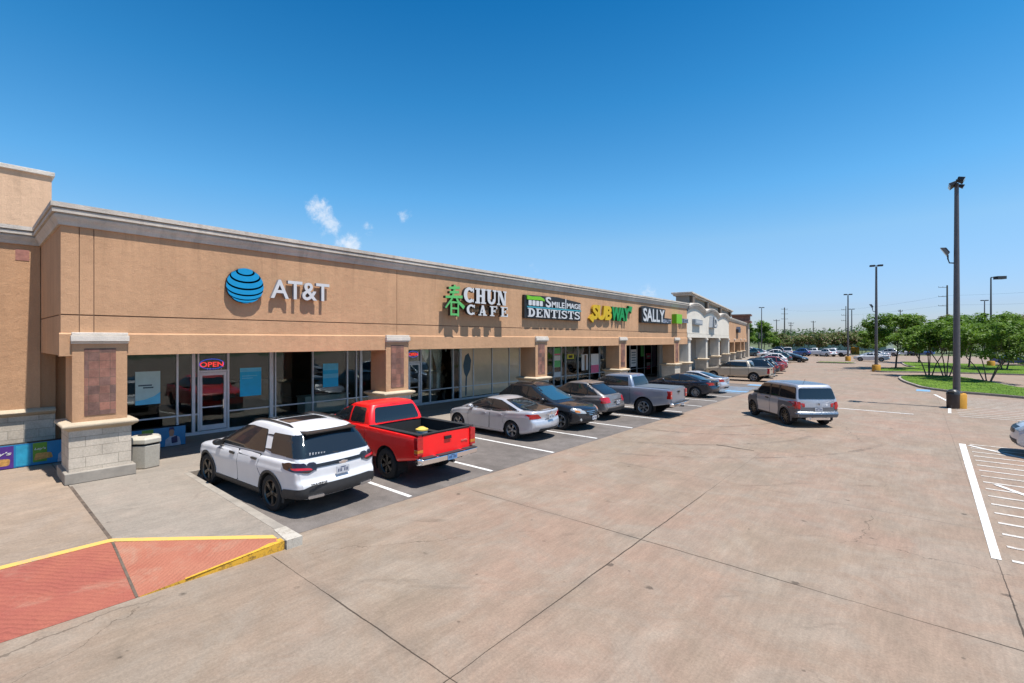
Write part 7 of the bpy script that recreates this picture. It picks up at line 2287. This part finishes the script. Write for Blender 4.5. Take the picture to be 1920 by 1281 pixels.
LEAFB = leafmat('bright myrtle leaves', (0.13, 0.29, 0.018), (0.30, 0.50, 0.045))
LEAFG = leafmat('green leaves', (0.10, 0.25, 0.018), (0.22, 0.42, 0.035))
LEAFD = leafmat('dark leaves', (0.033, 0.098, 0.021), (0.075, 0.180, 0.030))
LEAFO = leafmat('bronze leaves', (0.16, 0.17, 0.04), (0.30, 0.26, 0.07))
LEAFP = leafmat('pink flowering leaves', (0.12, 0.19, 0.04), (0.22, 0.28, 0.06), (0.85, 0.50, 0.42), 0.42)
LEAFY = leafmat('yellow green leaves', (0.165, 0.300, 0.030), (0.285, 0.420, 0.045))
BARK = mat('grey brown bark', (0.17, 0.13, 0.105), 0.9, var=0.3, vscale=5, bump=0.5)
BARKD = mat('dark bark', (0.09, 0.07, 0.06), 0.9, var=0.3, vscale=5, bump=0.5)


def tree_mesh(seed, h, w, leaf, bark, trunks=1, clear=0.42, n=3800, ls=0.13, flat=1.0, cone=False, r0=None):
    """trunk with real limbs; crown of leaf cards in uneven clumps that follow the limb ends"""
    rnd = random.Random(seed); tb = MB(); ends = []
    r0 = r0 or h * 0.016
    zc = h * clear
    for k in range(trunks):
        a = 2 * math.pi * k / trunks + rnd.uniform(-0.4, 0.4)
        sp = w * (0.20 if trunks > 1 else 0.03); bs = 0.22 if trunks > 1 else 0
        p0 = Vector((math.cos(a) * bs, math.sin(a) * bs, 0)); p1 = Vector((math.cos(a) * (bs + sp * 0.35), math.sin(a) * (bs + sp * 0.35), zc * 0.5)); p2 = Vector((math.cos(a) * (bs + sp), math.sin(a) * (bs + sp), zc))
        rr = r0 if trunks == 1 else r0 * 0.62
        tb.tube([p0, p0.lerp(p1, 0.12), p1, p2], [rr * 1.35, rr, rr * 0.85, rr * 0.68], 8)
        nb = 6 if trunks > 1 else 12
        for j in range(nb):
            b = a + rnd.uniform(-1.2, 1.2) if trunks > 1 else 2 * math.pi * j / nb + rnd.uniform(-0.3, 0.3)
            rad = w * 0.5 * rnd.uniform(0.35, 0.92); z = zc + (h - zc) * rnd.uniform(0.12, 0.86)
            if cone: rad *= max(0.15, 1 - (z - zc) / (h - zc))
            else: rad *= math.sqrt(max(0.08, 1 - ((z - zc) / (h - zc) - 0.35) ** 2 * 1.8))
            e = Vector((math.cos(b) * rad, math.sin(b) * rad, z)); st = p2 if trunks > 1 else p1.lerp(p2, rnd.uniform(0.6, 1.0)) + Vector((0, 0, max(0, (z - zc) * 0.4)))
            if trunks == 1: tb.tube([p2, st], [rr * 0.6, rr * 0.4], 6)
            mid = st.lerp(e, 0.5) + Vector((0, 0, -0.06 * rad)); tb.tube([st, mid, e], [rr * 0.45, rr * 0.3, rr * 0.1], 6)
            ends.append(e)
            for q in range(2):
                e2 = e + Vector((rnd.uniform(-1, 1), rnd.uniform(-1, 1), rnd.uniform(-0.4, 0.7))) * w * 0.16
                tb.tube([mid, e2], [rr * 0.2, rr * 0.06], 5); ends.append(e2)
    ends.append(Vector((0, 0, h * 0.93)))
    cb = MB(); clumps = []
    for e in ends:
        for q in range(2):
            c = e + Vector((rnd.gauss(0, 1), rnd.gauss(0, 1), rnd.gauss(0, 0.6))) * w * 0.06
            clumps.append((c, w * rnd.uniform(0.06, 0.15)))
    for i in range(n):
        c, r = clumps[rnd.randrange(len(clumps))]
        d = Vector((rnd.gauss(0, 1), rnd.gauss(0, 1), rnd.gauss(0, 1))); d = d.normalized() * (rnd.random() ** 0.45)
        p = c + Vector((d.x * r, d.y * r, d.z * r * 0.62 * flat))
        if p.z > h * 1.03 or p.z < zc * 0.75: continue
        s = ls * rnd.uniform(0.6, 1.35)
        nrm = (d * 0.7 + Vector((rnd.gauss(0, 0.5), rnd.gauss(0, 0.5), 0.75))).normalized()
        ax = nrm.orthogonal().normalized(); ax = (Matrix.Rotation(rnd.uniform(0, 6.28), 3, nrm) @ ax); ay = nrm.cross(ax)
        cb.add([p - ax * s, p - ay * s * 0.45, p + ax * s, p + ay * s * 0.45], [(0, 1, 2, 3)])
    return tb, cb


TREES = {}


def tree(kind, seed, label, x, y, h, w, leaf, bark, group, z=0.15, rot=0.0, scale=1.0, **k):
    o = tag(empty('tree', (x, y, z), rot), label, 'tree', group)
    o.scale = (scale, scale, scale)
    key = (kind, seed)
    if key not in TREES:
        tb, cb = tree_mesh(seed, h, w, leaf, bark, **k)
        t = tb.build('trunk', bark, smooth=50); c = cb.build('crown', leaf)
        TREES[key] = (t.data, c.data); t.parent = o; c.parent = o
    else:
        for nm, me in zip(('trunk', 'crown'), TREES[key]):
            c = bpy.data.objects.new(nm, me); COL.objects.link(c); c.parent = o
    return o


GT = 'multi-stemmed trees on the nearest island'
tree('my', 1, 'multi-stemmed bright green tree at the left end of the nearest island', 0.95, 61.3, 5.1, 4.6, LEAFB, BARK, GT, trunks=4, clear=0.45, n=11000, ls=0.12)
tree('my', 2, 'multi-stemmed bright green tree leaning right behind the nearest lamp post', 2.15, 60.4, 5.3, 5.0, LEAFB, BARK, GT, trunks=4, clear=0.45, n=5200, ls=0.15, rot=1.0)
tree('my', 3, 'wide low multi-stemmed tree right of the nearest lamp post', 4.5, 55.6, 4.7, 5.4, LEAFB, BARK, GT, trunks=4, clear=0.42, n=12000, ls=0.115, rot=2.0)
GT2 = 'trees on the second island'
tree('rd', 4, 'round bright green single-trunk tree beside the second lamp post', -1.9, 74.2, 6.4, 7.2, LEAFB, BARKD, GT2, trunks=1, clear=0.36, n=12000, ls=0.16)
tree('bz', 5, 'bronze-leaved tree with pale blossom between the green trees', 0.3, 95.5, 6.9, 6.6, LEAFO, BARKD, GT2, trunks=1, clear=0.36, n=5200, ls=0.2)
x, y = at(1790, 690)
tree('rd', 6, 'full green tree standing behind the nearest lamp post', 5.0, 82, 6.4, 8.0, LEAFG, BARKD, GT2, trunks=1, clear=0.34, n=6000, ls=0.2)
tree('my', 2, 'multi-stemmed green tree behind the wide low tree', 7.8, 79, 5.3, 5.0, LEAFB, BARK, GT2, rot=0.4, scale=1.25)
tree('bz', 7, 'bronze-leaved tree at the right edge above the blue sedan', 12.5, 92, 6.6, 7.4, LEAFO, BARKD, GT2, trunks=1, clear=0.30, n=5200, ls=0.2)
tree('bz', 7, 'second bronze-leaved tree farther right above the blue sedan', 16.5, 99, 6.6, 7.4, LEAFO, BARKD, GT2, rot=2.1, scale=1.05)
tree('cn', 8, 'dark conical tree poking up at the right edge', 18.2, 140, 12.0, 7.5, LEAFD, BARKD, GT2, trunks=1, clear=0.15, n=5200, ls=0.3, cone=True)
GT3 = 'trees between the lot and the road'
rnd = random.Random(11)
row = [(1738, 120), (1757, 128), (1775, 118), (1806, 122), (1822, 130), (1842, 118), (1864, 126), (1888, 120), (1716, 136), (1905, 132)]
labs = ['green tree crown in the far hedge row above the nearest island, first from the left', 'green tree crown in the far hedge row, second from the left', 'green tree crown just left of the nearest lamp post in the far hedge row', 'green tree crown just right of the nearest lamp post in the far hedge row',
        'green tree crown in the far hedge row left of the distant T-headed lamp post', 'green tree crown in the far hedge row under the distant T-headed lamp post', 'green tree crown in the far hedge row right of the single box lamp head', 'green tree crown in the far hedge row near the dark conical tree', 'green tree crown behind the bronze-leaved tree', 'green tree crown at the far right of the hedge row']
for i, ((px_, d), lab) in enumerate(zip(row, labs)):
    x, y, _ = skyp(px_, d, 0)
    tree('hr', 20 + i % 3, lab, x, y, 7.6, 8.2, (LEAFG, LEAFB, LEAFO)[i % 3], BARKD, GT3, 0.0, rnd.uniform(0, 6), rnd.uniform(0.9, 1.06), trunks=1, clear=0.36, n=5200, ls=0.22)
GT4 = 'pink-flowering myrtles along the far wall'
px_l = [(1487, 112), (1507, 118), (1528, 110), (1552, 115), (1566, 122), (1584, 112), (1601, 118), (1618, 112)]
labs = ['leftmost pink-flowering myrtle by the far wall', 'second pink-flowering myrtle from the left by the far wall', 'pink-flowering myrtle above the leftmost white pickup', 'pink-flowering myrtle above the two white pickups', 'pink-flowering myrtle just left of the slim lamp post', 'pink-flowering myrtle at the slim lamp post', 'pink-flowering myrtle just right of the slim lamp post', 'pink-flowering myrtle above the nose of the white sedan']
for i, ((px_, d), lab) in enumerate(zip(px_l, labs)):
    x, y, _ = skyp(px_, d, 0)
    tree('pk', 30 + i % 3, lab, x, y, 5.2, 6.0, LEAFP, BARKD, GT4, 0.0, rnd.uniform(0, 6), rnd.uniform(0.92, 1.1), trunks=3, clear=0.40, n=2600, ls=0.24)
x, y, _ = skyp(1634, 100, 0)
tree('yg', 33, 'yellow-green bushy tree left of the round tree by the second lamp post', x, y, 4.6, 4.6, LEAFY, BARKD, GT4, 0.0, trunks=2, clear=0.3, n=2600, ls=0.2)
GT5 = 'bright trees beyond the end of the shops'
for i, (px_, d, h, w, lab) in enumerate(((1404, 150, 9.0, 7.0, 'bright green tree touching the end of the shops'), (1432, 140, 9.2, 7.5, 'bright green tree around the distant T-headed lamp post'), (1449, 150, 6.2, 6, 'yellow-green tree right of the bright green pair'), (1463, 160, 5.5, 7, 'olive tree left of the myrtle row'))):
    x, y, _ = skyp(px_, d, 0)
    tree('br', 40 + i, lab, x, y, h, w, (LEAFB, LEAFB, LEAFY, LEAFP)[i], BARKD, GT5, 0.0, trunks=1, clear=0.2, n=4200, ls=0.27, cone=(i < 2))

# pale green warehouse wall behind the myrtles
bw = tag(empty('warehouse', skyp(1560, 150, 0)), 'long pale green metal warehouse behind the pink-flowering myrtles', 'building')
a, b = Vector(skyp(1462, 172, 0)), Vector(skyp(1662, 150, 0)); t = (b - a).normalized(); nn = Vector((-t.y, t.x, 0))
PG = mat('pale green metal wall', (0.46, 0.52, 0.43), 0.6, var=0.06, vscale=0.3)
mb = MB(); mb.prism([(a.x, a.y), (b.x, b.y), (b.x + nn.x * 14, b.y + nn.y * 14), (a.x + nn.x * 14, a.y + nn.y * 14)], up(0), 0, 3.9)
mb.build('wall', PG, bw, world=True)
mb = MB(); mb.prism([(a.x - nn.x * 0.3, a.y - nn.y * 0.3), (b.x - nn.x * 0.3, b.y - nn.y * 0.3), (b.x + nn.x * 14.2, b.y + nn.y * 14.2), (a.x + nn.x * 14.2, a.y + nn.y * 14.2)], up(3.9), 0.003, 0.35)
mb.build('roof', mat('metal roof grey', (0.40, 0.43, 0.40), 0.5, var=0.06), bw, world=True)

# far-off wood that reads as one mass
rnd = random.Random(5); mb = MB()
for i in range(330):
    px_ = rnd.uniform(1360, 2150); d = rnd.uniform(330, 560)
    x, y, _ = skyp(px_, d, 0); h = rnd.uniform(8, 15) * (1.25 if px_ > 1600 else 1.0) * d / 430; w = rnd.uniform(9, 15)
    for k in range(90):
        v = Vector((rnd.gauss(0, 1), rnd.gauss(0, 1), rnd.gauss(0, 1))).normalized() * rnd.random() ** 0.35
        p = Vector((x + v.x * w * 0.5, y + v.y * w * 0.5, h * 0.52 + v.z * h * 0.5)); s = rnd.uniform(0.6, 1.5)
        ax = Vector((rnd.gauss(0, 1), rnd.gauss(0, 1), rnd.gauss(0, 0.5))).normalized(); ay = ax.cross(Vector((rnd.gauss(0, .3), rnd.gauss(0, .3), 1))).normalized()
        mb.add([p - ax * s, p - ay * s * 0.6, p + ax * s, p + ay * s * 0.6], [(0, 1, 2, 3)])
tag(mb.build('far_wood', leafmat('far leaves', (0.045, 0.12, 0.03), (0.08, 0.18, 0.045))), 'distant green wood along the skyline', 'wood', None, 'stuff')
